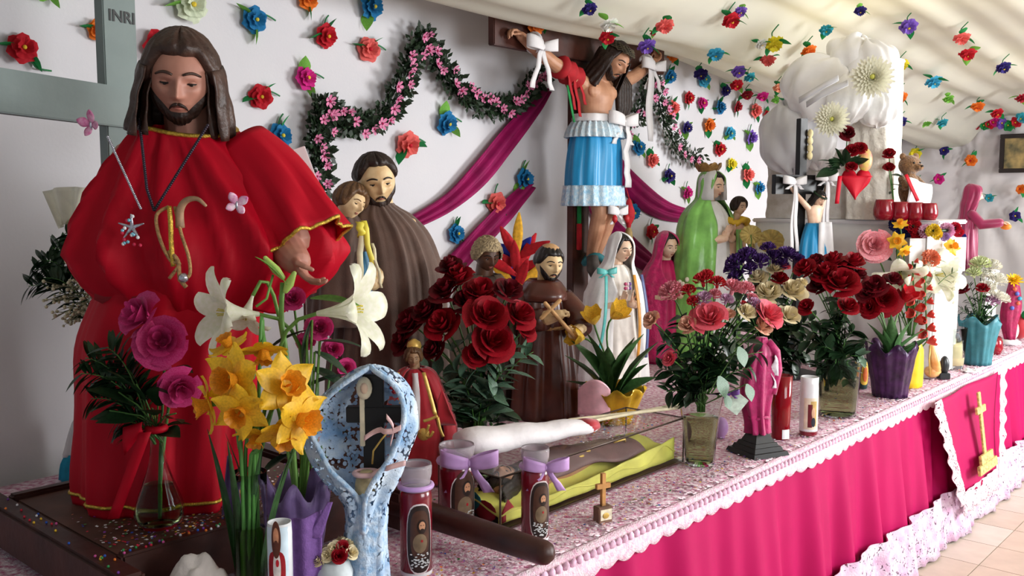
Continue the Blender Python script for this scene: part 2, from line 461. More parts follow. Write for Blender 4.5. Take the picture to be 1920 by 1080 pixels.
# ================================================================ flowers: shared meshes
def petal(mb, fn, nu=4, nv=4): mb.grid(fn, nu, nv)
def rose_mesh(name, m, seed=0, n=17, openness=1.0):
    mb = MB(); rd = random.Random(seed)
    for k in range(n):
        t = k/(n-1); a0 = k*2.39996+rd.uniform(-.2, .2)
        hw = .60+.5*t; R0 = .12+.46*t**1.2*openness; H = 1.12-.30*t-.22*t**4; curl = .26*t**1.6; z0 = -.35*(1-t)*0
        wob = rd.uniform(-.08, .08)
        def fn(u, v, a0=a0, hw=hw, R0=R0, H=H, curl=curl, wob=wob, t=t):
            s = u*2-1; wv = math.sin(min(1, v*1.25+.15)*PI/2)
            a = a0+s*hw*wv
            rr = (.06+R0*(v**.75)) + curl*max(0, v-.62)*2.2 + .05*(1-s*s)*v + wob*v
            z = -.45+H*v*1.05 - curl*1.1*max(0, v-.72)*2 - .16*s*s*v
            return (1.3*rr*math.cos(a), 1.3*rr*math.sin(a), 1.15*z)
        petal(mb, fn, 5, 5)
    mb.ell((0, 0, -.42), (.22, .22, .14), 8, 5)
    return mb.mesh(name, m)
def carnation_mesh(name, m, seed=0):
    mb = MB(); rd = random.Random(seed)
    for k in range(22):
        t = k/21; a0 = k*2.39996; tilt = t*1.25
        def fn(u, v, a0=a0, tilt=tilt, k=k):
            s = u*2-1; a = a0+s*.55*v
            r = v*(.25+.8*math.sin(tilt)); z = -.35+v*(.95*math.cos(tilt)+.05)
            z += .10*math.sin(s*9+k)*v**2; r += .07*math.sin(s*11+k*2)*v**2
            return (r*math.cos(a), r*math.sin(a), z)
        petal(mb, fn, 8, 3)
    mb.lathe([(.02, -.8), (.16, -.7), (.2, -.3), (.1, -.25)], 8)
    return mb.mesh(name, m)
def mum_mesh(name, m, cm, n=70):
    mb = MB()
    for k in range(n):
        t = (k+.5)/n; a0 = k*2.39996; tilt = .15+1.5*t**.8
        def fn(u, v, a0=a0, tilt=tilt, t=t):
            s = u*2-1; L = .45+.55*t
            r = v*L*math.sin(tilt)+.05; z = -.1+v*L*.75*math.cos(tilt)+.10*v*v
            w_ = .10*math.sin(PI*(.15+.72*v))
            x, y = r*math.cos(a0)-s*w_*math.sin(a0), r*math.sin(a0)+s*w_*math.cos(a0)
            return (x, y, z+.03*s*s)
        petal(mb, fn, 2, 4)
    mb.mi = 1; mb.ell((0, 0, .12), (.13, .13, .2), 8, 5)
    return mb.mesh(name, [m, cm])
def paper_mesh(name, m, cm, seed=0):
    """crepe paper bloom: three ruffled layers and a centre"""
    mb = MB(); rd = random.Random(seed)
    for L, (r, up, npet) in enumerate(((1.0, .12, 6), (.78, .38, 5), (.5, .62, 5))):
        ph = rd.uniform(0, 6)
        def fn(u, v, r=r, up=up, npet=npet, ph=ph, L=L):
            a = u*2*PI; lob = 1+.09*math.cos(npet*a+ph)
            rr = r*lob*v; z = up*v**1.4 + L*.12 + .09*math.sin(a*npet*2+ph)*v*v + .05*math.sin(a*13+ph)*v
            if v > .9: z -= .10
            return (rr*math.cos(a), rr*math.sin(a), z)
        mb.grid(fn, 30, 4, cu=True)
    mb.mi = 1; mb.ell((0, 0, .42), (.16, .16, .14), 8, 5)
    return mb.mesh(name, [m, cm])
def tulip_mesh(name, m, open_=.35):
    mb = MB()
    for k in range(6):
        a0 = k*PI/3; rr0 = 1-.08*(k % 2)
        def fn(u, v, a0=a0, rr0=rr0):
            s = u*2-1; w_ = math.sin(PI*min(.97, .12+.62*v))
            if v > .8: w_ *= 1-((v-.8)/.2)**2*.8
            r = rr0*(.5*math.sin(min(1, v*1.5)*PI/2)+open_*max(0, v-.4))
            a = a0+s*.62*w_
            return (r*math.cos(a), r*math.sin(a), -.6+1.35*v)
        petal(mb, fn, 4, 6)
    return mb.mesh(name, m)
def leaf_mesh(name, m, w_=.3, bend=.25, fold=.12, nu=4, nv=6, tip=1.0, wavy=0):
    """unit leaf along +Y from the origin, facing +Z"""
    mb = MB()
    def fn(u, v):
        s = u*2-1; ww = w_*math.sin(PI*min(1, (.06+.94*v)**tip))*.5 + .006
        return (s*ww, v, abs(s)*fold*ww*2 - bend*v*v + wavy*math.sin(v*14)*s*.1)
    mb.grid(fn, nu, nv); return mb.mesh(name, m)
LEAF_ROSE = leaf_mesh('leaf', GREEN_LEAF, .55, .25)
LEAF_ROSE_D = leaf_mesh('leaf', GREEN_DARK, .55, .25)
LEAF_ROSE_G = leaf_mesh('leaf', GREEN_GREY, .62, .2)
LEAF_LONG = leaf_mesh('leaf', GREEN_LEAF, .16, .3)
LEAF_LONG_D = leaf_mesh('leaf', GREEN_DARK, .18, .35)
LEAF_TULIP = leaf_mesh('leaf', mat('tulip_leaf', '#47713f', rough=.45, var=.2, scale=14), .22, .22, .3)
LEAF_PAPER = leaf_mesh('leaf', PAPER_GREEN, .62, .15, .1)
LEAF_PAPER_L = leaf_mesh('leaf', mat('paper_lime', '#7cc04a', rough=.75, var=.15, translucent=.2), .62, .15, .1)
LEAF_BIG = leaf_mesh('leaf', GREEN_DARK, .34, .22, .15, 6, 8)
LEAF_LILY = leaf_mesh('leaf', mat('lily_leaf', '#5f8a35', rough=.35, var=.15, scale=10), .22, .22, .2, 4, 8)

def put_leaf(parent, me, loc, d, size, up=(0, 0, 1), roll=0):
    """leaf grows along d"""
    d = Vector(d).normalized(); q = d.to_track_quat('Y', 'Z') @ Quaternion((0, 1, 0), roll)
    o = obj('leaf', me, parent, loc); o.rotation_mode = 'QUATERNION'; o.rotation_quaternion = q; o.scale = (size,)*3
    return o
def stem_pts(p0, p1, axis, n=8, bow=.3):
    p0 = Vector(p0); p1 = Vector(p1); L = (p1-p0).length
    c0 = p0+Vector((0, 0, L*.4)); c1 = p1-Vector(axis).normalized()*L*bow
    out = []
    for i in range(n+1):
        t = i/n; u = 1-t
        out.append(p0*u**3+c0*3*u*u*t+c1*3*u*t*t+p1*t**3)
    return out
def flower(name, label, group, p0, p1, axis, me, size, stem_r=.003, stem_m=None, leaves=0, leaf=None, leaf_size=.06, cat='flower', sub='bloom', rd=RND, spin=None, bow=.3):
    p0 = Vector(p0); p1 = Vector(p1); axis = Vector(axis).normalized()
    t = thing(name, label, cat, p0, 0, group)
    pts = stem_pts(Vector((0, 0, 0)), p1-p0-axis*size*.3, axis, 8, bow)
    MB().tube(pts, [stem_r]*len(pts), 6).build('stem', stem_m or GREEN_STEM, t)
    o = obj(sub, me, t, p1-p0, orient(axis, rd.uniform(0, 6) if spin is None else spin), size)
    for i in range(leaves):
        k = rd.uniform(.35, .88); q = pts[int(k*8)]
        an = rd.uniform(0, 2*PI)
        put_leaf(t, leaf, q, (math.cos(an), math.sin(an)-.3, rd.uniform(-.3, .5)), leaf_size*rd.uniform(.7, 1.2), roll=rd.uniform(-.6, .6))
    return t
def spray(name, label, base, tip, leaf, n=14, size=.05, group=None, stem_m=None, cat='greenery', droop=0, rd=RND, pairs=True):
    """a leafy sprig: stem with leaves in pairs"""
    base = Vector(base); tip = Vector(tip); t = thing(name, label, cat, base, 0, group)
    d = tip-base; L = d.length; pts = []
    for i in range(9):
        k = i/8; pts.append(d*k+Vector((0, 0, L*.18*math.sin(k*PI)-droop*L*k*k)))
    MB().tube(pts, [.003*(1-.6*i/8) for i in range(9)], 5).build('stem', stem_m or GREEN_STEM, t)
    for i in range(n):
        k = .25+.75*i/max(1, n-1); j = k*8; q = pts[min(7, int(j))].lerp(pts[min(8, int(j)+1)], j-int(j))
        tg = (pts[min(8, int(j)+1)]-pts[max(0, int(j)-1)]).normalized()
        sd = tg.cross(Vector((0, -1, .35))).normalized()*(1 if i % 2 else -1)
        put_leaf(t, leaf, q, tg*.7+sd*rd.uniform(.7, 1.1)+Vector((0, rd.uniform(-.3, .3), rd.uniform(-.2, .2))), size*rd.uniform(.75, 1.15)*(1-.35*k), roll=rd.uniform(-.5, .5))
    return t

# ---------------------------------------------------------------- vases
def vase(name, label, pos, prof, wall=.003, water=None, rip=0, nr=8, m=None, n=32, wm=None):
    """prof: (r,z) outer from bottom to rim"""
    t = thing(name, label, 'vase', pos)
    inner = [(max(.001, r-wall), z+(wall*2 if i == 0 else 0)) for i, (r, z) in enumerate(prof)]
    P = [(.0005, prof[0][1])]+spline(prof, 3)+[(x[0], x[1]) for x in reversed(spline(inner, 3))]+[(.0005, prof[0][1]+wall*2)]
    MB().lathe(P, n, ripple=rip, nr=nr).build('glass', m or GLASS_T, t)
    if water:
        W = [(.0005, prof[0][1]+wall*2+.001)]+[(r-.0015, z) for r, z in spline(inner, 3) if z < water]
        W += [(W[-1][0], W[-1][1]+.001), (.0005, W[-1][1]+.001)]
        MB().lathe(W, n, ripple=rip, nr=nr).build('water', wm or WATER, t)
    return t
def foil_pot(name, label, pos, r, h, m, flare=1.35, n=64, seed=0, cat='flowerpot', peaks=7):
    """pot wrapped in foil or tissue: crumpled cone with pointed rim"""
    t = thing(name, label, cat, pos)
    def fn(u, v):
        a = u*2*PI
        rr = r*(.86+(flare-.86)*v**1.4)
        rr *= 1+.05*math.sin(a*9+3*v+seed)*v+.03*math.sin(a*17+seed*2)+.03*nz(math.cos(a)*4+seed, math.sin(a)*4, v*5)
        z = h*v*(1 + (.20*math.cos(a*peaks*.5+seed)**2)*v*v)
        return (rr*math.cos(a), rr*math.sin(a), z)
    mb = MB(); mb.grid(fn, n, 10, cu=True); mb.ell((0, 0, .004), (r*.86, r*.86, .004), 20, 4)
    mb.build('wrapper', m, t, solid=.002)
    mb = MB(); mb.lathe([(.001, h*.72), (r*.95, h*.72), (r*.98, h*.7)], 20); mb.build('soil', mat('soil', '#2b1d15', rough=.95, var=.3, scale=80, bump=.8, bscale=90), t)
    return t
# ---------------------------------------------------------------- bows, ribbons
def ribbon_strip(mb, pts, w_, side, nrm=None):
    """flat strip along pts, width along side"""
    pts = [Vector(p) for p in pts]; side = Vector(side).normalized(); k = len(pts)-1
    ww = w_ if hasattr(w_, '__len__') else [w_]*(k+1)
    mb.grid(lambda u, v: pts[int(round(v*k))]+side*(u-.5)*ww[int(round(v*k))], 2, k)
def bow(mb, c, s, right=(1, 0, 0), up=(0, 0, 1), tails=1.2, fwd=None):
    c = Vector(c); X = Vector(right).normalized(); Z = Vector(up).normalized(); Y = Z.cross(X) if fwd is None else Vector(fwd)
    for sg in (-1, 1):
        pts = []
        for i in range(13):
            a = i/12*2*PI
            pts.append(c+X*sg*(s*.52*(1-math.cos(a)))+Y*(s*.26*math.sin(a))+Z*(s*.10*(1-math.cos(a))))
        k = 12
        mb.grid(lambda u, v: pts[int(round(v*k))]+Z*((u-.5)*s*.62*(.3+.7*math.sin(v*PI)**.8)+.03*s*math.sin(u*9+v*5)), 4, k)
        tp = [c+X*sg*s*.12*i+X*sg*s*.02*math.sin(i*2)-Z*s*tails*i/6+Y*s*.06*math.sin(i*1.5) for i in range(7)]
        mb.grid(lambda u, v: tp[int(round(v*6))]+X*(u-.5)*s*.42*(.5+.5*v)+Y*.04*s*math.sin(u*5+v*4), 3, 6)
    mb.ell(c, (s*.13, s*.13, s*.15), 8, 6)
# ================================================================ figures: head, face, hair, hands
def G(x, z, x0, z0, sx, sz): return math.exp(-((x-x0)/sx)**2-((z-z0)/sz)**2)
def hpt(lon, lat, off=0):
    """point of a unit-high head (centre at origin, face to -Y); lon 0 = front"""
    cl_ = math.cos(lat); dx, dy, dz = math.sin(lon)*cl_, -math.cos(lon)*cl_, math.sin(lat)
    X, Y, Z = .365*dx, .45*dy, .5*dz
    if dz < 0:
        k = -dz; X *= 1-.36*k**1.7
        if dy > 0: Y *= 1-.45*k
        else: Y *= 1-.10*k*k
    if dz > 0 and dy < 0: Y *= 1-.10*dz*dz
    f = max(0, -dy)**.7
    if dy < 0:
        ax = abs(X)
        d = (.105*G(X, Z, 0, -.115, .050, .045) + .075*G(X, Z, 0, -.05, .036, .07) + .035*G(X, Z, 0, .03, .034, .07)
             + .022*G(ax, Z, .055, -.125, .03, .028)
             - .062*G(ax, Z, .135, .015, .075, .040) + .020*G(ax, Z, .13, .095, .11, .03)
             + .030*G(X, Z, 0, -.228, .075, .018) + .032*G(X, Z, 0, -.275, .062, .020) - .022*G(X, Z, 0, -.250, .085, .008)
             - .012*G(X, Z, 0, -.185, .018, .03)
             + .045*G(X, Z, 0, -.39, .085, .065) - .012*G(X, Z, 0, -.325, .08, .02)
             + .022*G(ax, Z, .20, -.07, .07, .06) - .018*G(ax, Z, .19, -.22, .06, .08))
        Y -= f*d
    return Vector((X+dx*off, Y+dy*off, Z+dz*off))
def head_mesh(mb, M, nu=56, nv=44, ears=True):
    old = mb.M; mb.M = M if old is None else old @ M
    def fn(u, v):
        lon = (u-.5)*2*PI; lon = lon - .45*math.sin(lon)     # denser at the front
        return hpt(lon, (v-.5)*PI*.998)
    mb.grid(fn, nu, nv, cu=True)
    if ears:
        for sx in (-1, 1): mb.ell((sx*.345, .03, -.03), (.035, .075, .115), 10, 8)
    mb.M = old
def lat_line(lon, front, side, back, w0=R(35), w1=R(75)):
    a = abs(lon)
    if a < w0: return front
    if a < w1:
        t = (a-w0)/(w1-w0); t = t*t*(3-2*t); return front+(side-front)*t
    t = (a-w1)/(PI-w1); return side+(back-side)*t
def hair_cap(mb, front=R(46), side=R(-12), back=R(-48), thick=.06, waves=22, amp=.018, seed=0, lon_max=PI, parting=True):
    def fn(u, v):
        lon = (u-.5)*2*lon_max; l0 = lat_line(lon, front, side, back)
        lat = l0+(R(89.5)-l0)*v
        off = thick*min(1, v*7)**.6 - .02*(1 if v == 0 else 0)
        off += amp*math.sin(lon*waves+seed+4*lat)*min(1, v*5)*math.cos(lat) + .012*nz(math.cos(lon)*5+seed, math.sin(lon)*5, lat*5)
        if parting and abs(lon) < R(9): off -= .03*(1-abs(lon)/R(9))*max(0, math.cos(lat-R(70)))
        return hpt(lon, lat, off)
    mb.grid(fn, 72, 14, cu=(lon_max == PI))
def long_hair(mb, lon0=R(62), bottom=-.95, rx=.50, ry=.46, thick=.07, waves=20, amp=.022, fwd=0.0, seed=0):
    """hair falling from the sides and back of the head to the shoulders"""
    for sgn, inner in ((1, 0), (1, 1)):
        def fn(u, v, inner=inner):
            lon = lon0+u*(2*PI-2*lon0)
            top = hpt(lon, R(16), thick*(1-.9*inner))
            bx, by = math.sin(lon)*rx*(1-.25*inner), -math.cos(lon)*ry*(1-.25*inner)-fwd*max(0, math.cos(lon)+.3)
            s = v**.8
            p = Vector((top.x*(1-s)+bx*s, top.y*(1-s)+by*s, top.z*(1-v)+bottom*v))
            wv = amp*math.sin(lon*waves+seed+v*5)*(.3+v) + .02*nz(lon*3+seed, v*4)
            return p+Vector((math.sin(lon)*wv, -math.cos(lon)*wv, 0))
        mb.grid(fn, 64, 14)
    # close the rims
def beard_mesh(mb, thick=.045, top_side=R(-6), w=R(72), long_=.0, seed=0, amp=.010):
    def fn(u, v):
        lon = (u-.5)*2*w; a = abs(lon)/w
        hi = R(-40)+(R(-2)-R(-40))*max(0, (a-.33)/.67)**.8
        lo = R(-86)+(R(-30)-R(-86))*a**3
        lat = lo+(hi-lo)*v
        e = math.sin(min(1, max(0, v*1.0))*PI)**.5*max(0, 1-a**6)**.5
        p = hpt(lon, lat, thick*e + amp*math.sin(lon*26+seed+v*6)*e)
        p.z -= long_*e*(1-v)*(1-a*a); p.y -= .25*long_*e*(1-v)
        return p
    mb.grid(fn, 40, 12)
def moustache(mb, s=1):
    for sx in (-1, 1):
        P = []
        for i in range(8):
            k = i/7; X = sx*(.008+.125*k)
            lon = math.asin(min(.9, X/.34)) if True else 0
            p = hpt(lon*1.0, R(-25)-R(9)*k**2*1.2, .012); P.append(p)
        mb.tube(P, [.024*s*(1-.75*(i/7)**1.5) for i in range(8)], 8, squash=.9)
def brows(mb, s=1, z=.098, tilt=.02):
    for sx in (-1, 1):
        P = []
        for i in range(7):
            k = i/6; lon = sx*(R(9)+R(33)*k); lat = math.asin(min(.95, (z+tilt*(1-k) + .03*math.sin(k*PI))/.5))
            P.append(hpt(lon, lat, .004))
        mb.tube(P, [.019*s*(.6+.7*math.sin(PI*(.15+.75*i/6))) for i in range(7)], 6, squash=.7)
def face(parent, M, hair_m=None, beard_m=None, style='short', lips=LIP, closed=False, skin=None, nohair=False, beard_long=0, hair_kw=None, long_kw=None, small=False):
    """face parts and hair as children; M = head matrix in parent space"""
    # eyes
    for sx in (-1, 1):
        mb = MB(); mb.M = M
        c = hpt(sx*R(23.0), R(1.5), -.022); mb.mi = 0; mb.ell(c, (.060, .045, .040), 12, 8)
        mb.mi = 1; mb.ell(c+Vector((0, -.029, -.012 if closed else .0)), (.034, .020, .026), 10, 6)
        mb.build('eye', [EYE_W, EYE_B], parent)
    if skin:
        for sx in (-1, 1):
            mb = MB(); mb.M = M
            c = hpt(sx*R(23.0), R(1.5), -.020)
            def lid(u, v, c=c):
                lo = (u-.5)*PI*.95; la = (R(4) if closed else R(18))+v*R(75)
                return c+Vector((.064*math.sin(lo)*math.cos(la*.9), -.052*math.cos(lo)*math.cos(la), .046*math.sin(la)))
            mb.grid(lid, 10, 5); mb.mi = 1
            mb.tube([lid(i/8, -.02)+Vector((0, -.002, 0)) for i in range(9)], [.004, .008, .010, .011, .011, .011, .010, .008, .004], 5)
            mb.build('eyelid', [skin, EYE_B], parent)
    mb = MB(); mb.M = M
    P = [hpt(R(x), R(-27.4), .001) for x in (-16, -9, -4, 0, 4, 9, 16)]
    mb.tube(P, [.003, .013, .016, .014, .016, .013, .003], 6, squash=.8)
    P = [hpt(R(x), R(-32.0), .0) for x in (-13, -8, -4, 0, 4, 8, 13)]
    mb.tube(P, [.003, .014, .018, .019, .018, .014, .003], 6, squash=.8)
    mb.build('lips', lips, parent)
    if hair_m:
        mb = MB(); mb.M = M; brows(mb); mb.build('eyebrows', hair_m, parent)
        if not nohair:
            mb = MB(); mb.M = M; kw = hair_kw or {}
            hair_cap(mb, **kw)
            if style == 'long': long_hair(mb, **(long_kw or {}))
            mb.build('hair', hair_m, parent, solid=.004)
    if beard_m:
        mb = MB(); mb.M = M; beard_mesh(mb, long_=beard_long); moustache(mb); mb.build('beard', beard_m, parent)
def hand_parts(mb, M, curl=.5, side=1, spread=.12, thumb=.7, point=False):
    """hand of unit length: wrist at origin, fingers to +Z, palm to -Y, thumb on side*X"""
    old = mb.M; mb.M = M if old is None else old @ M
    mb.ell((0, 0, .24), (.20, .085, .27), 14, 10)
    mb.capsule([(0, 0, -.12), (0, 0, .12)], [.125, .14], 12)
    L = [.40, .46, .43, .33]
    for i in range(4):
        x = side*(.145-.097*i); l = L[i]; c = curl*(1+.12*i)
        p = Vector((x, -.01, .43-.02*abs(i-1.2))); an = 0; P = [p.copy()]
        for s_, dl in ((.8, .42), (1.0, .33), (.8, .25)):
            an += c*s_; p = p+Vector((side*spread*(1.3-i)*.3*l*dl, -math.sin(an)*l*dl, math.cos(an)*l*dl)); P.append(p.copy())
        mb.capsule(P, [.055, .052, .046, .038], 9)
    P = [Vector((side*.13, -.02, .10)), Vector((side*(.24), -.06, .24)), Vector((side*(.27-.05*thumb), -.10-.08*thumb, .38)), Vector((side*(.26-.12*thumb), -.13-.14*thumb, .47))]
    mb.capsule(P, [.075, .062, .05, .042], 9)
    mb.M = old
def folds(n1=11, a1=.012, n2=23, a2=.005, tw=1.5, seed=0, grow=1):
    def f(a, z, v):
        g = (1-v)**.6 if grow else 1
        return g*(a1*math.sin(a*n1+tw*z*3+seed+.8*math.sin(a*2+seed)) + a2*math.sin(a*n2+seed*2-z*4)) + .004*nz(math.cos(a)*3+seed, math.sin(a)*3, z*6)
    return f
def mantle(mb, P, n=40, fold=None, steps=3):
    """open cloth round the back: P rows (z, cx, cy, rx, ry, half_open_angle)"""
    Q = spline(P, steps); k = len(Q)-1
    def fn(u, v):
        z, cx, cy, rx, ry, oa = Q[int(round(v*k))]
        lon = oa+u*(2*PI-2*oa); f = fold(lon, z, v) if fold else 0
        return (cx+(rx+f)*math.sin(lon), cy-(ry+f)*math.cos(lon), z)
    mb.grid(fn, n, k)
def neck(mb, p0, p1, r0, r1): mb.capsule([p0, Vector(p0).lerp(Vector(p1), .5), p1], [r0*1.1, r0, r1], 14)
def HM(c, h, yaw=0, pitch=0, roll=0):
    """head matrix: centre c, height h; yaw + = turns to viewer's right, pitch + = looks down"""
    return Matrix.Translation(Vector(c)) @ Matrix.Rotation(R(yaw), 4, 'Z') @ Matrix.Rotation(R(roll), 4, 'Y') @ Matrix.Rotation(R(pitch), 4, 'X') @ Matrix.Diagonal((h, h, h, 1))

# ================================================================ the large robed statue and its carrying platform
ZP = .885
PLa0, PLa1, PLb0, PLb1 = -.93, -.14, .47, 1.12
litter = thing('carrying_platform', 'dark wooden carrying platform with poles under the red robed statue', 'platform', T(-.5, .8, ZT+.004), TH)
def lp(a, b, z): return (a+.5, b-.8, z-ZT-.004)
mb = MB(); mb.box(lp(PLa0+.06, PLb0+.03, ZP-.035), lp(PLa1-.06, PLb1-.03, ZP-.012), .004); mb.build('deck', mat('deck_wood', '#5a3a2e', rough=.6, var=.25, scale=10), litter)
for b0, b1 in ((PLb0, PLb0+.035), (PLb1-.035, PLb1)):
    mb = MB(); mb.box(lp(PLa0+.05, b0, ZP-.12), lp(PLa1-.05, b1, ZP+.002), .006); mb.build('rail', WOOD_DARK, litter)
for a in (PLa0+.025, PLa1-.0):
    mb = MB()
    mb.box(lp(a-.03, PLb0-.10, ZP-.115), lp(a+.03, PLb1+.06, ZP-.005), .008); mb.build('side_beam', WOOD_DARK, litter)
    mb = MB(); mb.capsule([lp(a, PLb0-.05, ZP-.055), lp(a, PLb0-.3, ZP-.055), lp(a, -.10, ZP-.055)] if a > -.5 else [lp(a, PLb0-.05, ZP-.06), lp(a, PLb0-.2, ZP-.06)], [.036, .033, .030] if a > -.5 else [.034, .03], 20); mb.build('handle', WOOD_DARK, litter)
    mb = MB(); mb.capsule([lp(a, PLb1, ZP-.05), lp(a, PLb1+.25, ZP-.03)], [.035, .032], 16); mb.build('handle', WOOD_DARK, litter)
for a in (PLa0+.1, PLa1-.1):
    for b in (PLb0+.08, PLb1-.08):
        mb = MB(); mb.box(lp(a-.03, b-.03, ZT+.004), lp(a+.03, b+.03, ZP-.035), .004); mb.build('foot', WOOD_DARK, litter)

J0 = at(315, 958, 2.42); J0.z = ZP-.012
JS = 2.42/F
jes = thing('robed_statue', 'large bearded statue in a red gold-trimmed robe kneeling on dark platform', 'statue', J0)
def jx(px): return (px-315)*JS
def jz(py): return (958-py)*JS*1.004
# body: head, neck, torso and arms with hands as one surface
JM = HM((jx(390), -.085, jz(180)), .212, yaw=14, pitch=17, roll=3)
mb = MB(); mb.voxel = 0
head_mesh(mb, JM, 72, 60)
neck(mb, (jx(383), .0, jz(300)), (jx(386), -.035, jz(215)), .060, .060)
mb.loft([(jz(420), jx(375), .02, .15, .10), (jz(340), jx(378), .02, .17, .10), (jz(300), jx(382), .02, .15, .085), (jz(268), jx(384), .015, .065, .06)], 32, cap_top=True, cap_bot=True)
mb.capsule([(jx(480), .02, jz(318)), (jx(560), -.03, jz(410)), (jx(585), -.06, jz(462))], [.062, .056, .05], 14)
mb.capsule([(jx(545), -.04, jz(455)), (jx(570), -.10, jz(478)), (jx(598), -.15, jz(500))], [.05, .045, .036], 14)
mb.capsule([(jx(270), .02, jz(325)), (jx(245), -.0, jz(420)), (jx(330), -.06, jz(460))], [.06, .055, .045], 14)
HD = MT((jx(597), -.155, jz(494)), (.38, -.30, -.62), .135, spin=R(150))
hand_parts(mb, HD, curl=.42, side=1)
mb.remesh('body', SKIN_FACE, jes, voxel=.0028, it=2)
face(jes, JM, HAIR_BROWN, HAIR_DARK, 'long', closed=True, skin=SKIN_FACE,
     hair_kw=dict(front=R(38), side=R(-10), thick=.085, waves=15, amp=.014),
     long_kw=dict(lon0=R(52), bottom=-.62, rx=.60, ry=.46, thick=.10, waves=15, amp=.022, fwd=.10))
# skirt of the robe
mb = MB()
mb.loft([(-.0, .0, .0, .215, .19), (.06, .0, .0, .222, .195), (.25, .012, .0, .225, .19), (.40, .02, .0, .225, .185), (.52, .05, .0, .215, .165), (.62, .09, 0, .20, .15), (.80, .09, 0, .16, .12)],
        96, folds(9, .014, 21, .005, 1.0, 2), steps=4)
mb.build('robe_skirt', RED_SATIN, jes, solid=.004)
mb = MB(); f_ = folds(9, .014, 21, .005, 1.0, 2)
mb.tube([((.224+f_(a, .035, .03))*math.cos(a), (.199+f_(a, .035, .03))*math.sin(a), .030) for a in [i*2*PI/90 for i in range(90)]], .0045, 6, close=True)
mb.build('hem_trim', GOLD, jes)
# cape over the shoulders
def cape_fold(a, z, v):
    # soft diagonal folds that fan from the neck
    g = min(1, (1-v)*1.5)*min(1, .35+v*2)
    r1 = 1-abs(math.sin(a*6+4.2*z+.9*math.sin(3*a)))        # ridged folds
    r2 = 1-abs(math.sin(a*11+9*z+1.3))
    return g*(.050*(r1**1.6-.3) + .022*(r2**1.6-.3) + .016*math.sin(a*3+z*3)) + .022*nz(math.cos(a)*2.2, math.sin(a)*2.2, z*4)
CAPE = [(jz(595), jx(385), .02, .225, .155), (jz(560), jx(392), .01, .275, .175), (jz(520), jx(398), .0, .315, .185), (jz(470), jx(401), -.005, .325, .185), (jz(410), jx(396), 0, .288, .17),
        (jz(350), jx(388), .0, .225, .145), (jz(305), jx(383), .0, .172, .125), (jz(272), jx(380), -.005, .132, .11), (jz(252), jx(378), -.01, .112, .10)]
CQ = spline(CAPE, 6)
def cape_pt(a, v):
    k = v*(len(CQ)-1); i = min(len(CQ)-2, int(k)); f = k-i
    z, cx, cy, rx, ry = [p*(1-f)+q*f for p, q in zip(CQ[i], CQ[i+1])]
    o = cape_fold(a, z, v)
    tilt = v**4
    return Vector((cx+(rx+o)*math.cos(a), cy+(ry+o)*math.sin(a), z+tilt*(.034*math.sin(a)-.022*math.cos(a))+.012*math.sin(a*5)*(1-v)**3))
mb = MB(); mb.grid(lambda u, v: cape_pt(u*2*PI, v), 140, 52, cu=True)
mb.build('robe_cape', RED_SATIN, jes, solid=.004)
mb = MB()
mb.loft([(jz(588), jx(385), .02, .215, .15), (jz(556), jx(392), .01, .262, .168), (jz(500), jx(398), 0, .25, .15)], 64, cape_fold, steps=3)
mb.build('robe_lining', mat('red_lining', '#8a0616', rough=.7, var=.08), jes)
# neckline trim slants down to the viewer's right
mb = MB(); P = []
for i in range(60):
    a = i*2*PI/60
    P.append(cape_pt(a, .955)+Vector((.003*math.cos(a), .003*math.sin(a), 0)))
mb.tube(P, .0055, 8, close=True); mb.build('neck_trim', GOLD, jes)
# right sleeve (viewer's right) with open cuff
SL = [((jx(470), .0, jz(300)), .085), ((jx(520), -.02, jz(360)), .105), ((jx(565), -.045, jz(425)), .115), ((jx(600), -.075, jz(480)), .118)]
def sleeve(mb, S, axis_dirs=None, n=48, amp=.006, ez=1.0):
    Q = spline([(*p, r) for p, r in S], 4); k = len(Q)-1
    def fn(u, v):
        i = int(round(v*k)); x, y, z, r = Q[i]
        t = (Vector(Q[min(i+1, k)][:3])-Vector(Q[max(i-1, 0)][:3])).normalized()
        X = t.cross(Vector((0, 1, .2))).normalized(); Y = X.cross(t)
        a = u*2*PI; rr = r+amp*math.sin(a*7+v*4)*v+amp*.5*math.sin(a*15)*v
        return Vector((x, y, z))+X*rr*math.cos(a)*ez+Y*rr*math.sin(a)*.85
    mb.grid(fn, n, k, cu=True); return fn
mb = MB(); fs = sleeve(mb, SL, amp=.013)
mb.build('sleeve', RED_SATIN, jes, solid=.004)
mb = MB(); mb.tube([fs(i/60, 1.0) for i in range(60)], .0048, 6, close=True); mb.build('cuff_trim', GOLD, jes)

# ornaments on the statue
def jp(px, py, y): return Vector(J0)+Vector((jx(px), y, jz(py)))
neckl = thing('bead_necklace', 'long dark bead necklace hanging over the red robe', 'necklace', jp(318, 250, -.12))
mb = MB(); P = []
for i in range(90):
    k = i/89
    if k < .5: q = jp(318+(366-318)*k*2, 252+(412-252)*k*2, -.105-.10*min(1, k*2.6))
    else: q = jp(366+(448-366)*(k-.5)*2, 412-(412-265)*((k-.5)*2), -.205+.06*(k-.5)*2)
    P.append(q-Vector(neckl.location))
for q in P: mb.ell(q, .0042, 6, 4)
mb.build('beads', mat('dark_beads', '#2a2030', rough=.3, var=.2), neckl)
mb = MB(); mb.tube(P, .0012, 4); mb.build('cord', BLACK, neckl)
IRID = mat('iridescent_pink', '#f3c3dc', rough=.25, var=.2, scale=60, c2='#d84a96', alpha=.85)
SILV = mat('silver_bead', '#c9c9d4', rough=.2, metal=.8, var=.2, scale=150)
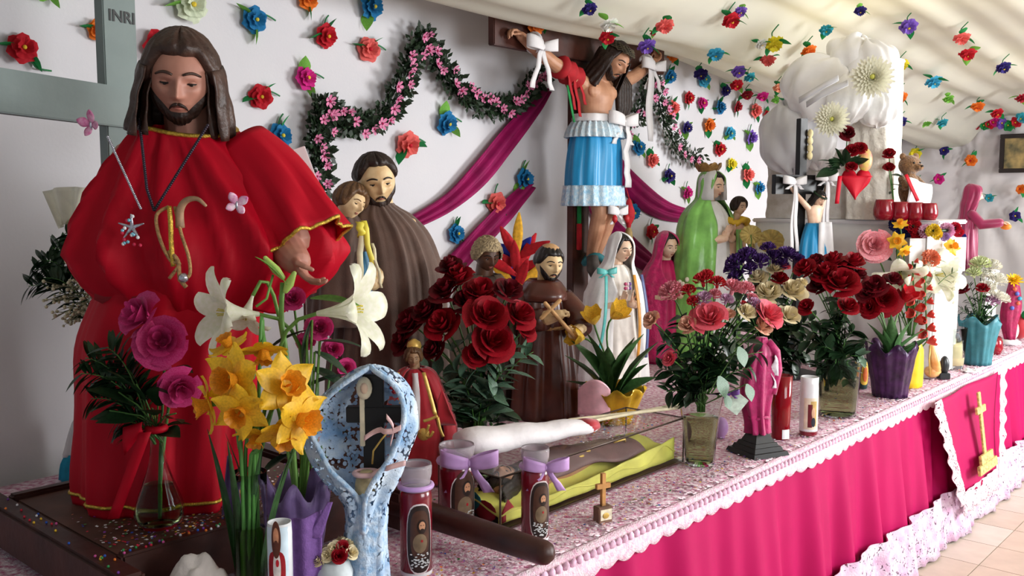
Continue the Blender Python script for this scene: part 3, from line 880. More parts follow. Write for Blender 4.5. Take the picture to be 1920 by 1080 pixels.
def butterfly(name, label, p, s, m1, yaw=0, roll=0):
    t = thing(name, label, 'ornament', p, R(yaw))
    for sx in (-1, 1):
        for (an, L, wd) in ((50, 1.0, .55), (-35, .8, .5)):
            mb = MB(); c = Vector((math.cos(R(an))*sx, -.35, math.sin(R(an))))
            mb.grid(lambda u, v: c*(v*s*L)+Vector((-math.sin(R(an))*sx, 0, math.cos(R(an))))*((u-.5)*s*wd*math.sin(PI*(.08+.86*v**1.3))*2*.6)+Vector((0, .1*s*abs(u-.5), 0)), 4, 6)
            o = mb.build('wing', m1, t, solid=.0012); o.rotation_euler = (0, R(roll), 0)
    mb = MB(); mb.capsule([(0, -.01*s, -.35*s), (0, -.06*s, 0), (0, -.02*s, .3*s)], [.05*s, .09*s, .06*s], 8); mb.build('body', SILV, t)
    return t
butterfly('butterfly_ornament', 'pink gauze butterfly ornament on the statue\'s right shoulder near grey cross', jp(244, 264, -.14), .036, IRID, -20, -30)
butterfly('butterfly_ornament', 'pink butterfly pinned on the chest of the red robe', jp(512, 402, -.225), .032, mat('butterfly_white', '#f4e6ea', rough=.3, var=.2, scale=60, c2='#d860a8'), 10, 15)
wand = thing('beaded_stick', 'silver beaded stick pinned slanting across the red robe', 'ornament', jp(275, 285, -.15))
mb = MB(); q0 = Vector((0, 0, 0)); q1 = jp(346, 408, -.215)-Vector(wand.location)
for i in range(46): mb.ell(q0.lerp(q1, i/45), .0035, 6, 4)
mb.build('beads', SILV, wand)
pin = thing('star_brooch', 'glittering blue and pink star brooch at the end of the beaded stick', 'ornament', jp(333, 440, -.225))
mb = MB()
for i in range(5):
    a = i*2*PI/5+.3; mb.mi = 0; mb.capsule([(0, 0, 0), (.030*math.cos(a), -.004, .030*math.sin(a))], [.0055, .002], 6)
for i in range(16):
    mb.mi = 1+i % 3; mb.ell((RND.uniform(-.022, .022), -.008, RND.uniform(-.045, .03)), .0045, 6, 4)
mb.build('star', [SILV, mat('sequin_blue', '#8fd0e4', rough=.2, metal=.4), mat('sequin_red', '#d03050', rough=.25), mat('sequin_white', '#f4f4f8', rough=.2)], pin)
rope = thing('braided_cord', 'tan and gold braided cords dangling down the front of the red robe', 'cord', jp(405, 410, -.24))
mb = MB(); L0 = Vector(rope.location)
def rp(px, py, y): return jp(px, py, y)-L0
TAN = mat('tan_cord', '#b48a58', rough=.7, var=.25, scale=90, bump=.5, bscale=200)
mb.tube(spline([tuple(rp(398, 405, -.23)), tuple(rp(378, 420, -.235)), tuple(rp(384, 460, -.24)), tuple(rp(402, 495, -.245)), tuple(rp(418, 500, -.25)), tuple(rp(400, 525, -.25))], 5), .0042, 8)
mb.tube(spline([tuple(rp(408, 405, -.23)), tuple(rp(420, 450, -.24)), tuple(rp(434, 490, -.25)), tuple(rp(434, 520, -.25)), tuple(rp(415, 528, -.25))], 5), .0042, 8)
mb.tube(spline([tuple(rp(398, 480, -.24)), tuple(rp(415, 495, -.25)), tuple(rp(418, 525, -.25)), tuple(rp(428, 540, -.25))], 5), .005, 8)
mb.build('cord', TAN, rope)
mb = MB(); mb.tube(spline([tuple(rp(400, 405, -.235)), tuple(rp(404, 430, -.245)), tuple(rp(404, 470, -.245)), tuple(rp(406, 505, -.245))], 4), [.006]*13, 8); mb.build('gold_cord', GOLD, rope)
mb = MB(); Pc = spline([tuple(rp(416, 440, -.23)), tuple(rp(418, 412, -.235)), tuple(rp(430, 395, -.24)), tuple(rp(450, 392, -.245)), tuple(rp(466, 404, -.25))], 4)
mb.tube(Pc, [.011*(1-.72*(i/(len(Pc)-1))**1.2) for i in range(len(Pc))], 10); mb.build('horn', mat('dry_horn', '#a98566', rough=.55, var=.2, scale=40), rope)
MB().ell(rp(424, 524, -.25), .012, 10, 6).build('ring', SILV, rope)

# ================================================================ grey wooden cross behind him
gx = on_b(226, 190, 1.20); ga, gb = ab(gx)
cross = thing('wooden_cross', 'tall grey painted wooden cross with carved letters behind the red robed statue', 'cross', (gx.x, gx.y, ZT), R(57))
kx = gx.y/F
mb = MB(); mb.box((-.053, -.012, 0.0), (.053, .030, 2.5-ZT), .003); mb.build('upright', [GREY_PAINT], cross)
mb = MB(); zc = at(226, 203, gx.y).z - ZT
mb.M = Matrix.Translation((0, 0, zc)) @ Matrix.Rotation(R(2.5), 4, 'Y')
mb.box((-.95, -.030, -.057), (.27, .010, .057), .003); mb.build('crossbeam', [GREY_PAINT], cross)
def text(s, size, m, parent, loc, rot, depth=.002, name='lettering', bold=.0):
    cu = bpy.data.curves.new(name, 'FONT'); cu.body = s; cu.size = size; cu.extrude = depth; cu.align_x = 'CENTER'; cu.align_y = 'CENTER'; cu.offset = bold
    o = bpy.data.objects.new(name, cu); COL.objects.link(o)
    dg = bpy.context.evaluated_depsgraph_get(); me = bpy.data.meshes.new_from_object(o.evaluated_get(dg))
    bpy.data.objects.remove(o); me.materials.clear(); me.materials.append(m)
    return obj(name, me, parent, loc, rot)
zt = at(226, 33, gx.y).z - ZT
text('INRI', 0.046, BLACK, cross, (.006, -.013, zt), (PI/2, 0, 0), .0015, bold=.0008)
# ================================================================ the large crucifix
cp = on_b(1085, 300, 1.50); CA, CB = ab(cp)
cru = thing('crucifix', 'large dark wooden crucifix with a blue skirted figure against the garlanded wall', 'crucifix', T(CA, 1.50, ZT), TH)
# local frame: x along the wall, -y into the room, z up from the table
CT = cp.y
def cz(py, px=1095, b=1.40): return on_b(px, py, b).z-ZT
mb = MB(); mb.box((-.065, -.02, 0), (.065, .025, 2.47-ZT), .004); mb.build('post', WOOD_CROSS, cru)
mb = MB(); mb.box((-.69, -.055, 2.425-.078-ZT), (.70, -.015, 2.425+.078-ZT), .004); mb.build('crossbeam', WOOD_CROSS, cru)
mb = MB(); mb.box((-.10, -.06, 2.46-ZT), (.10, -.045, 2.53-ZT), .003); mb.build('title_board', mat('board_tan', '#6d5a48', rough=.7, var=.2), cru)
text('INRI', .055, mat('letter_cream', '#cdbd92', rough=.6, var=.1), cru, (0, -.061, 2.495-ZT), (PI/2, 0, 0), .003)
hz = cz(112)
CM = HM((.035, -.185, hz), .185, yaw=2, pitch=30, roll=10)
mb = MB()
head_mesh(mb, CM, 60, 50)
zs = cz(152); zw = cz(232); zh = cz(262); zk = cz(400); zf = cz(515)
neck(mb, (0, -.10, zs+.0), (.025, -.145, hz-.05), .045, .045)
# torso: chest, ribs, waist, hips
mb.loft([(zh-.05, 0, -.10, .095, .07), (zh, 0, -.10, .100, .07), (zw, 0, -.105, .088, .062), (zw+.05, 0, -.105, .090, .062), (zw+.12, 0, -.11, .110, .072), (zs-.045, 0, -.105, .128, .072), (zs+.005, 0, -.10, .105, .055), (zs+.03, 0, -.10, .05, .045)], 36, cap_top=True, cap_bot=True)
for sx in (-1, 1):
    mb.ell((sx*.055, -.150, zs-.050), (.060, .024, .040), 12, 8)
hl = cz(62, 945, 1.42); hr = cz(112, 1203, 1.42)
for sx, hzz in ((-1, hl), (1, hr)):
    sh = Vector((sx*.125, -.10, zs-.01)); hd = Vector((sx*.545, -.085, hzz)); el = sh.lerp(hd, .5)+Vector((0, -.01, -.015))
    mb.capsule([sh-Vector((sx*.03, 0, .01)), sh.lerp(el, .4), el], [.046, .042, .034], 14)
    mb.capsule([el, el.lerp(hd, .35), hd], [.034, .034, .022], 14)
    dd = (hd-el).normalized()
    hand_parts(mb, MT(hd-dd*.005, dd, .13, spin=R(180) if sx > 0 else R(0)), curl=.75, side=-sx)
for sx in (-1, 1):
    hip = Vector((sx*.05, -.105, zh-.03)); kn_ = Vector((sx*.045+.01, -.165, zk+.01)); an = Vector((sx*.018+.01, -.085, zf+.07))
    mb.capsule([hip, hip.lerp(kn_, .4), kn_], [.068, .062, .042], 16)
    mb.capsule([kn_, kn_.lerp(an, .35), an], [.041, .040, .023], 14)
    mb.capsule([an, an+Vector((0, -.035, -.05)), an+Vector((sx*.006, -.055, -.115))], [.024, .027, .018], 12)
mb.remesh('body', SKIN_TAN, cru, voxel=.0034, it=2)
face(cru, CM, HAIR_DARK, HAIR_DARK, 'long', closed=True, skin=SKIN_TAN, hair_kw=dict(front=R(40)), long_kw=dict(lon0=R(58), bottom=-.78, rx=.62, ry=.46, thick=.09, fwd=.1))
mb = MB(); mb.M = CM        # crown / dark cap round the head
for k in range(5):
    P = [hpt(i*2*PI/48, R(34+k*4)+.03*math.sin(i*1.7+k), .12+.02*math.sin(i*2.3+k*2)) for i in range(48)]
    mb.tube(P, .022, 6, close=True)
mb.build('thorn_crown', mat('thorn', '#4a4230', rough=.8, var=.3, scale=60), cru)
# long hair tresses that hang at the viewer's right
mb = MB()
for k in range(5):
    x = .15+k*.022
    mb.tube([(x-.05, -.12, zs+.06), (x, -.135, zs+.0), (x+.006, -.135, zs-.11), (x+.012-.01*k, -.13, zs-.21-.012*(k % 3))], [.020, .021, .017, .004], 8)
mb.build('tresses', HAIR_DARK, cru)
# loin skirt
SKY = mat('blue_satin', '#1590c8', rough=.38, var=.06, scale=5, sheen=.25)
skirt_f = lambda n, a, s: (lambda an, z, v: a*math.sin(an*n+s+z*4)+a*.5*math.sin(an*n*2.3+s))
mb = MB(); mb.loft([(cz(384), 0, -.10, .172, .115), (cz(330), 0, -.10, .168, .115), (cz(280), 0, -.105, .155, .11), (cz(236), 0, -.105, .128, .092)], 80, skirt_f(9, .007, 0), steps=5)
sk = mb.build('skirt', SKY, cru, solid=.003)
LACEW = mat('white_lace_solid', '#e6eef2', rough=.8, var=.15, scale=60, bump=.6, bscale=150, c2='#b9d6e6')
mb = MB(); mb.loft([(cz(258), 0, -.105, .176, .13), (cz(242), 0, -.105, .162, .118), (cz(228), 0, -.105, .134, .098)], 120, skirt_f(26, .010, 1), steps=4); mb.build('lace_ruffle', LACEW, cru, solid=.002)
mb = MB(); mb.loft([(cz(228), 0, -.105, .138, .10), (cz(222), 0, -.105, .140, .102), (cz(214), 0, -.105, .134, .098)], 60, skirt_f(7, .003, 1), steps=3); mb.build('waist_cloth', WHITE_CLOTH, cru, solid=.004)
mb = MB(); mb.loft([(cz(386), 0, -.10, .194, .136), (cz(366), 0, -.10, .187, .130), (cz(348), 0, -.10, .181, .127)], 120, skirt_f(18, .006, 2), steps=3); mb.build('hem_lace', mat('blue_lace_solid', '#9ccbe8', rough=.8, var=.15, scale=60, bump=.6, bscale=150, c2='#e2eef4'), cru, solid=.002)
mb = MB(); sx = .075
bow(mb, (sx, -.225, cz(228)), .11, tails=1.0); mb.build('sash_bow', WHITE_CLOTH, cru, solid=.003)
mb = MB(); ribbon_strip(mb, [(sx+.02+.01*math.sin(i), -.235+.006*math.sin(i*2), cz(228)-i*.036) for i in range(10)], [.05+.004*i for i in range(10)], (1, .25, 0)); mb.build('sash_tail', WHITE_CLOTH, cru, solid=.003)
# white bows and veils at the two wrists
for sgn, hzz, nm, tl in ((-1, hl, 'wrist_bow', 1.9), (1, hr, 'wrist_bow', 1.2)):
    mb = MB(); bow(mb, (sgn*.46, -.145, hzz-.045), .10, tails=tl); mb.build('wrist_bow', WHITE_CLOTH, cru, solid=.002)
    mb = MB(); mb.tube([(sgn*.46+.04*math.cos(a)*0, -.09+.045*math.sin(a), hzz-.02+.045*math.cos(a)) for a in [i*PI/8 for i in range(16)]], .008, 6, close=True); mb.build('wrist_band', WHITE_CLOTH, cru)
mb = MB(); ribbon_strip(mb, [(.42+.01*math.sin(i*.9), -.15, hr-.03-i*.045) for i in range(10)], [.06, .07, .08, .085, .09, .09, .09, .085, .075, .06], (1, .2, 0)); mb.build('veil_tail', WHITE_CLOTH, cru, solid=.003)
# red sleeve of cloth with hanging red and green strips
mb = MB(); q0 = Vector((-.145, -.10, zs)); q1 = Vector((-.30, -.105, zs+.055))
mb.tube([q0.lerp(q1, i/8) for i in range(9)], [.052+.010*math.sin(i*2.1) for i in range(9)], 14); mb.build('red_scarf', mat('red_felt', '#a8101c', rough=.8, var=.1), cru)
mb = MB()
for i, (x, L) in enumerate(((-.26, .17), (-.22, .20), (-.18, .14))):
    ribbon_strip(mb, [(x+.010*j+.004*math.sin(j*2), -.135, zs-.0-L*j/6+.02) for j in range(7)], .034, (1, .3, 0))
mb.build('scarf_tail', MATS['red_felt'], cru, solid=.003)
mb = MB(); ribbon_strip(mb, [(-.27+.009*j, -.14, zs-.04-.17*j/6) for j in range(7)], .026, (1, .3, 0)); mb.build('scarf_tail', PAPER_GREEN, cru, solid=.003)
# small cloth knot with cherries at the knees, ankle wrap, tassel
mb = MB(); bow(mb, (.035, -.225, cz(398)), .075, tails=.8); kb = mb.build('knee_bow', WHITE_CLOTH, cru, solid=.002)
for x in (-.02, .085):
    MB().ell((x, -.245, cz(410)), (.016, .012, .020), 10, 8).build('strawberry', mat('berry_red', '#b8121e', rough=.5), kb)
TEAL = mat('teal_cloth', '#2f7f88', rough=.7, var=.15)
mb = MB(); mb.tube([(.01+.055*math.cos(a), -.10+.05*math.sin(a), zf+.075+.02*math.sin(a*2)) for a in [i*PI/9 for i in range(18)]], .018, 8, close=True); mb.build('ankle_wrap', TEAL, cru)
mb = MB(); ribbon_strip(mb, [(.055+.004*j, -.15, zf+.07-.022*j) for j in range(7)], .035, (1, .3, 0)); mb.build('wrap_tail', TEAL, cru, solid=.004)
MB().tube([(-.05, -.13, zf+.09), (-.065, -.15, zf+.03), (-.05, -.16, zf-.03)], [.03, .036, .02], 10).build('foot_wrap', mat('grey_cloth', '#5a5450', rough=.8, var=.2), cru)
mb = MB(); mb.mi = 0
mb.lathe([(.004, .15), (.012, .14), (.020, .11), (.030, .085), (.030, .05), (.014, .02), (.010, .0)], 14, (.165, -.20, cz(428)))
mb.mi = 1; mb.lathe([(.010, .0), (.018, -.02), (.026, -.085), (.020, -.10)], 14, (.165, -.20, cz(428)))
mb.mi = 0; mb.tube([(.165, -.20, cz(428)+.15), (.15, -.19, cz(350))], .003, 6)
mb.build('tassel', [mat('tassel_red', '#b80f22', rough=.7, bump=.4, bscale=200), mat('tassel_gold', '#9c8452', rough=.7, bump=.4, bscale=200)], cru)
mb = MB(); mb.box((-.055, -.05, cz(470)), (-.030, -.03, cz(420)), .003); mb.build('red_strip', MATS['red_felt'], cru)
mb = MB(); mb.box((-.052, -.05, cz(420)), (-.036, -.03, cz(370)), .003); mb.build('green_strip', PAPER_GREEN, cru)

# ================================================================ saints on the table
def place(px, top, b, base=None):
    """statue standing on the table at that pixel column, b behind the edge: (location, height)"""
    p = on_b(px, top, b); z0 = ZT if base is None else base
    return Vector((p.x, p.y, z0)), p.z-z0
# ---- brown robed saint holding a child
p, H = place(712, 290, 1.0)
s1 = thing('saint_statue', 'brown cloaked saint statue with dark beard holding a child, yellow ribbons on front', 'statue', p, R(12))
k = p.y/F
def sx_(px): return (px-712)*k
def sz_(py): return H-(py-290)*k
M1 = HM((sx_(703), -.03, sz_(340)), .175, yaw=8, pitch=12, roll=-6)
mb = MB(); head_mesh(mb, M1, 60, 50); neck(mb, (0, .02, sz_(400)), (-.01, -.005, sz_(365)), .05, .048)
M1c = HM((sx_(655), -.085, sz_(378)), .115, yaw=45, pitch=14, roll=18)
mb.loft([(.02, 0, 0, .12, .10), (H*.5, 0, 0, .13, .1), (sz_(430), .0, 0, .14, .09), (sz_(400), 0, .01, .08, .06)], 30, cap_top=True, cap_bot=True)
hand_parts(mb, MT((sx_(690), -.15, sz_(520)), (-.8, -.2, -.35), .10, spin=0), curl=.6, side=1)
mb.capsule([(sx_(740), -.05, sz_(470)), (sx_(690), -.15, sz_(520))], [.04, .03], 12)
mb.remesh('body', SKIN_PALE, s1, voxel=.003, it=2)
face(s1, M1, HAIR_DARK, HAIR_DARK, 'short', skin=SKIN_PALE, hair_kw=dict(front=R(44), side=R(8), back=R(-30), thick=.07, waves=17, amp=.022), beard_long=.06)
FR = mat('brown_friar', '#5d453a', rough=.75, var=.12, scale=20, bump=.15, bscale=250, sheen=.25)
def friar_fold(a, z, v):
    r1 = 1-abs(math.sin(a*8+1.5*z)); return (.016*(r1**2-.3)+.004*math.sin(a*27))*min(1, .25+(1-v)*1.6)*(1 if v < .9 else .4)
mb = MB()
mb.loft([(0, .02, .0, .22, .17), (sz_(700), .025, 0, .205, .165), (sz_(560), .03, 0, .185, .155), (sz_(500), .025, 0, .178, .15), (sz_(440), .01, 0, .150, .125), (sz_(405), -.01, 0, .115, .095), (sz_(388), -.015, 0, .072, .07), (sz_(380), -.015, -.0, .058, .058)], 110, friar_fold, steps=5)
mb.build('cloak', FR, s1, solid=.004)
mb = MB()   # the cloak's left half that wraps the child
mb.loft([(sz_(600), sx_(640), -.05, .115, .12), (sz_(520), sx_(640), -.055, .105, .11), (sz_(450), sx_(643), -.055, .090, .10), (sz_(415), sx_(645), -.05, .065, .075), (sz_(402), sx_(648), -.06, .035, .04)], 70, folds(7, .007, 15, .004, 1, 3), steps=4)
mb.build('cloak_wrap', FR, s1, solid=.003)
child = MB(); head_mesh(child, M1c, 44, 36); neck(child, (sx_(650), -.06, sz_(415)), (sx_(655), -.075, sz_(393)), .026, .026)
ch = child.build('child', SKIN_PALE, s1)
face(ch, M1c, HAIR_LIGHT, None, 'short', skin=SKIN_PALE, closed=True, hair_kw=dict(front=R(36), side=R(-18), back=R(-42), thick=.10, waves=13, amp=.035))
for px0, px1, y0, y1, c_, w_ in ((672, 665, 420, 545, 'ribbon_cream', .020), (676, 694, 410, 520, 'ribbon_yellow', .018), (668, 672, 412, 440, 'ribbon_yellow', .024), (690, 706, 450, 530, 'ribbon_cream', .010)):
    mb = MB(); ribbon_strip(mb, [(sx_(px0+(px1-px0)*i/8)+.003*math.sin(i*1.5), -.17-.012*math.sin(i*PI/8), sz_(y0+(y1-y0)*i/8)) for i in range(9)], w_, (1, 0, 0))
    mb.build('ribbon', mat(c_, '#e8d84e' if 'yellow' in c_ else '#e6dcb4', rough=.45, var=.06), s1, solid=.002)
mb = MB(); mb.loft([(sz_(560), sx_(676), -.145, .030, .02), (sz_(500), sx_(676), -.145, .026, .02), (sz_(465), sx_(676), -.14, .015, .015)], 20, folds(5, .003, 9, .001)); mb.build('blue_tunic', mat('blue_paint', '#4f8fb8', rough=.5, var=.12), s1)

# ---- dark saint with a knitted cap
p, H = place(908, 438, 1.22)
s2 = thing('saint_statue', 'dark faced saint figure wearing a beige knitted cap, behind the big red rose bouquet', 'statue', p, R(20))
k = p.y/F
M2 = HM((.0, -.03, H-.088), .135, yaw=6, pitch=18)
mb = MB(); head_mesh(mb, M2, 44, 36); neck(mb, (-.005, .0, H-.20), (0, -.01, H-.13), .038, .036); mb.build('body', mat('skin_deep', '#5c3a28', rough=.45, var=.1), s2)
face(s2, M2, HAIR_BLACK, None, 'short', skin=MATS['skin_deep'], nohair=True)
mb = MB(); mb.M = M2
def cap_fn(u, v):
    lon = (u-.5)*2*PI; l0 = lat_line(lon, R(28), R(-10), R(-42)); lat = l0+(R(89.5)-l0)*v
    return hpt(lon, lat, .115*min(1, .35+v*6)**.5+.02*math.sin(lon*24)*math.sin(lat*26)+.01*math.sin(v*40))
mb.grid(cap_fn, 96, 30, cu=True); mb.build('knit_cap', mat('knit_beige', '#b59f7c', rough=.95, var=.25, scale=90, bump=1, bscale=110), s2)
DB = mat('dark_brown_cloth', '#4b3a33', rough=.8, var=.15, scale=25, bump=.2, bscale=250)
mb = MB(); mb.loft([(0, 0, 0, .135, .115), (H*.4, 0, 0, .130, .11), (H*.62, 0, 0, .125, .10), (H-.23, 0, 0, .105, .085), (H-.175, -.0, 0, .055, .055)], 80, folds(9, .008, 21, .003, 1, 1), steps=4); mb.build('robe', DB, s2, solid=.003)
mb = MB(); mantle(mb, [(.05, 0, .01, .155, .13, .6), (H*.5, 0, .01, .150, .125, .55), (H-.25, 0, .01, .125, .10, .45), (H-.17, 0, .005, .065, .065, .4)], 50, lambda a, z, v: .006*math.sin(a*9+z*3)); mb.build('cloak', mat('taupe_cloth', '#6b5a4c', rough=.8, var=.12, scale=25), s2, solid=.004)
MB().ell((.02, -.075, H-.215), (.018, .010, .014), 8, 6).build('medal', SILV, s2)
# ---- feathered red cloth behind him
p = on_b(968, 560, 1.52); p.z = ZT
kf = p.y/F
ff = thing('feather_plume', 'red plume with blue and yellow feather tips behind the brown friar statue', 'plume', p)
hh = on_b(960, 455, 1.52).z-ZT
mb = MB(); mb.tube([(0, 0, 0), (0, 0, hh*.9)], .006, 6); mb.build('stick', WOOD_DARK, ff)
for i in range(22):
    an = R(-70+140*i/21); L = .14+.05*(i % 3); c_ = ('#b40c1c', '#b40c1c', '#c81424', '#1d2f9c', '#b40c1c', '#e0a82a')[i % 6]
    mb = MB(); d = Vector((math.sin(an), -.25*math.sin(i*2.1), math.cos(an)))
    sd = Vector((math.cos(an), 0, -math.sin(an)))
    mb.grid(lambda u, v: d*(v*L)+sd*((u-.5)*.05*math.sin(PI*(.1+.85*v)))+Vector((0, -.03*v*v, -.02*v*v)), 3, 6)
    mb.build('feather', mat('feather'+c_, c_, rough=.8, var=.15, scale=60), ff, loc=(.0, -.02*(i % 3), hh*.55+.08*(i % 4)), solid=.0015)

# ---- friar with tonsure holding a crucifix
p, H = place(1018, 460, 1.02)
s3 = thing('friar_statue', 'tonsured friar statue in glossy brown habit holding a small cross', 'statue', p, R(14))
k = p.y/F
def fx(px): return (px-1012)*k
def fz(py): return H-(py-460)*k
M3 = HM((fx(1020), -.025, fz(494)), .148, yaw=12, pitch=8, roll=4)
mb = MB(); head_mesh(mb, M3, 56, 46); neck(mb, (fx(1017), .005, fz(545)), (fx(1018), -.005, fz(512)), .036, .036)
h1 = Vector((fx(1024), -.155, fz(583))); h2 = Vector((fx(1048), -.165, fz(618)))
mb.capsule([(fx(985), -.06, fz(590)), (fx(1005), -.13, fz(590)), h1], [.032, .030, .022], 10)
mb.capsule([(fx(1062), -.06, fz(590)), (fx(1068), -.12, fz(612)), h2], [.032, .030, .022], 10)
hand_parts(mb, MT(h1-Vector((.01, 0, .005)), (.7, -.1, .5), .085, spin=R(20)), curl=1.0, side=-1)
hand_parts(mb, MT(h2+Vector((.02, 0, .0)), (-.8, -.1, .1), .085, spin=R(160)), curl=1.0, side=1)
mb.loft([(fz(620), 0, 0, .09, .07), (fz(548), 0, 0, .09, .07), (fz(532), 0, 0, .05, .05)], 24, cap_top=True, cap_bot=True)
mb.remesh('body', SKIN_PALE, s3, voxel=.0026, it=2)
face(s3, M3, HAIR_BLACK, HAIR_BLACK, 'short', skin=SKIN_PALE, hair_kw=dict(front=R(33), side=R(2), back=R(-32), thick=.05, waves=13, amp=.012))
mb = MB(); mb.M = M3; mb.grid(lambda u, v: hpt(u*2*PI, R(53)+v*R(36.5), .075*(1 if v > 0 else .5)), 40, 6, cu=True); mb.build('tonsure', mat('tonsure_skin', '#c69a6c', rough=.5), s3)
mb = MB()
mb.loft([(0, 0, .0, .150, .12), (fz(720), 0, 0, .140, .115), (fz(660), 0, 0, .122, .105), (fz(610), .0, 0, .108, .10), (fz(570), .0, 0, .112, .092), (fz(548), 0, 0, .090, .075), (fz(530), .0, 0, .052, .05)], 96, folds(8, .012, 17, .004, .6, 5), steps=5)
mb.build('habit', BROWN_GLOSS, s3, solid=.003)
mb = MB(); mb.lathe([(.058, .026), (.075, .012), (.105, -.03), (.112, -.055), (.104, -.06), (.06, .0)], 40, (fx(1012), -.0, fz(535)), ripple=.03, nr=5); mb.build('cowl', BROWN_GLOSS, s3, solid=.003)
for P, rr in (([(fx(982), -.01, fz(555)), (fx(975), -.05, fz(595)), (fx(1000), -.125, fz(592))], [.052, .052, .046]), ([(fx(1048), -.01, fz(560)), (fx(1070), -.06, fz(590)), (fx(1068), -.12, fz(613))], [.050, .055, .050])):
    mb = MB(); mb.tube(spline([tuple(q) for q in P], 4), [rr[0]+(rr[-1]-rr[0])*i/8 for i in range(9)], 20); mb.build('sleeve', BROWN_GLOSS, s3, solid=.002)
mb = MB(); mb.M = Matrix.Translation((0, 0, 0))
c_a = Vector((fx(993), -.185, fz(560))); c_b = Vector((fx(1050), -.185, fz(624)))
mb.capsule([c_a, c_b], [.0085, .0085], 8); ax = (c_b-c_a).normalized(); pr = Vector((-ax.z, 0, ax.x)); cc = c_a.lerp(c_b, .17)
mb.capsule([cc-pr*.05, cc+pr*.05], [.0085, .0085], 8); mb.build('hand_cross', mat('cross_tan', '#d0a06a', rough=.5, var=.15), s3)
mb = MB(); mb.tube([(.116*math.cos(a)*.93, .10*math.sin(a)*1.05, fz(612)) for a in [i*PI/18 for i in range(36)]], .008, 6, close=True); mb.build('rope_belt', TAN, s3)

# ---- generic draped lady statue used with different cloths
def lady(name, label, px, top, b, yaw, skin, veil_m, robe_m, base=None, width=1.0, head=.135, hair=HAIR_BLACK, vspread=1.0, hands=True, hpitch=12, hyaw=0, veil_bot=.02, hpx=0, robe_fold=None, inner_m=None, open_=.5):
    p, H = place(px, top, b, base)
    t = thing(name, label, 'statue', p, R(yaw))
    h = head
    M = HM((hpx, -.03*h/.135, H-.62*h), h, yaw=hyaw, pitch=hpitch)
    mb = MB(); head_mesh(mb, M, 44, 36, ears=False); neck(mb, (0, .0, H-1.5*h), (0, -.005, H-1.0*h), .26*h, .25*h)
    W = .95*h*width
    zhd = H-2.35*h
    if hands:
        for sx in (-1, 1):
            wr = Vector((sx*.22*h, -.80*W-.02, zhd-.25*h))
            mb.capsule([(sx*.7*W, -.2*W, zhd+.1*h), (sx*.65*W, -.6*W, zhd-.35*h), wr], [.24*h, .2*h, .15*h], 10)
            hand_parts(mb, MT(wr, (-sx*.22, -.25, .9), .62*h, spin=R(90*sx)), curl=.15, side=sx)
    mb.remesh('body', skin, t, voxel=.0024, it=1)
    face(t, M, hair, None, 'short', skin=skin, hair_kw=dict(front=R(48), side=R(-20), thick=.06))
    ff_ = robe_fold or folds(9, .05*h, 21, .02*h, .8, px)
    mb = MB(); mb.loft([(0, 0, 0, 1.25*W, 1.0*W), (H*.3, 0, 0, 1.15*W, .92*W), (H*.55, 0, 0, .98*W, .78*W), (H-2.0*h, 0, 0, .92*W, .70*W), (H-1.45*h, 0, 0, .62*W, .5*W), (H-1.2*h, 0, 0, .30*W, .32*W)], 72, ff_, steps=4)
    mb.build('robe', robe_m, t, solid=.003)
    if veil_m:
        mb = MB()
        z0 = veil_bot*H
        rows = [(z0, 0, .01, 1.45*W*vspread, 1.15*W, open_), (H*.35, 0, .01, 1.36*W*vspread, 1.06*W, open_), (H*.58, 0, .005, 1.22*W*vspread, .95*W, open_*.9), (H-2.1*h, 0, .0, 1.12*W, .88*W, open_*.8), (H-1.55*h, 0, 0, .85*W, .70*W, .55),
                (H-1.15*h, hpx*.6, -.01, .56*h, .52*h, .75), (H-.80*h, hpx, -.02, .50*h, .56*h, .85), (H-.42*h, hpx, -.025, .45*h, .56*h, .75), (H-.16*h, hpx, -.02, .33*h, .43*h, .45), (H-.02*h, hpx, -.01, .14*h, .18*h, .1), (H+.01*h, hpx, -.0, .01*h, .01*h, .0)]
        mantle(mb, rows, 64, lambda a, z, v: (.05*h*math.sin(a*8+z*9)+.02*h*math.sin(a*19+1))*(1-v)**.7*min(1, .4+2*(1-v))+.02*h*nz(a*3, z*14), steps=4)
        mb.build('mantle', veil_m, t, solid=.004)
    return t, H, W
# ---- white robed lady
WH = mat('white_wool', '#e9e6e4', rough=.8, var=.05, scale=20, bump=.15, bscale=200, sheen=.2)
s4, H4, W4 = lady('saint_statue', 'white veiled lady statue with teal ribbon and white gown behind the yellow tulips', 1155, 435, 1.18, 22, SKIN_FAIR, WH, mat('cream_gown', '#efe8df', rough=.7, var=.05), width=1.0, head=.130, hpx=.012, hyaw=14, open_=.42)
for x0, x1, c_, nm in ((-.115, -.165, '#59b5b0', 'teal'), (.035, .055, '#d8963c', 'orange'), (.075, .10, '#5f6c98', 'blue')):
    mb = MB(); ribbon_strip(mb, [(x0+(x1-x0)*i/10, -.12-.035*math.sin(PI*i/10)-.01*(i/10), H4-.20-.40*i/10) for i in range(11)], .017, (1, .2, 0)); mb.build('ribbon', mat('ribbon_'+nm, c_, rough=.4, var=.08), s4, solid=.002)
mb = MB(); bow(mb, (-.105, -.11, H4-.185), .05, tails=.5); mb.build('bow', MATS['ribbon_teal'], s4, solid=.002)
for i in range(6):
    MB().ell((-.025+.012*(i % 3), -.145, H4-.24-.02*(i//3)), .009, 6, 5).build('rosette', mat('rosette%d' % (i % 3), ('#c8507a', '#e9c7d2', '#7c5aa0')[i % 3], rough=.6), s4)
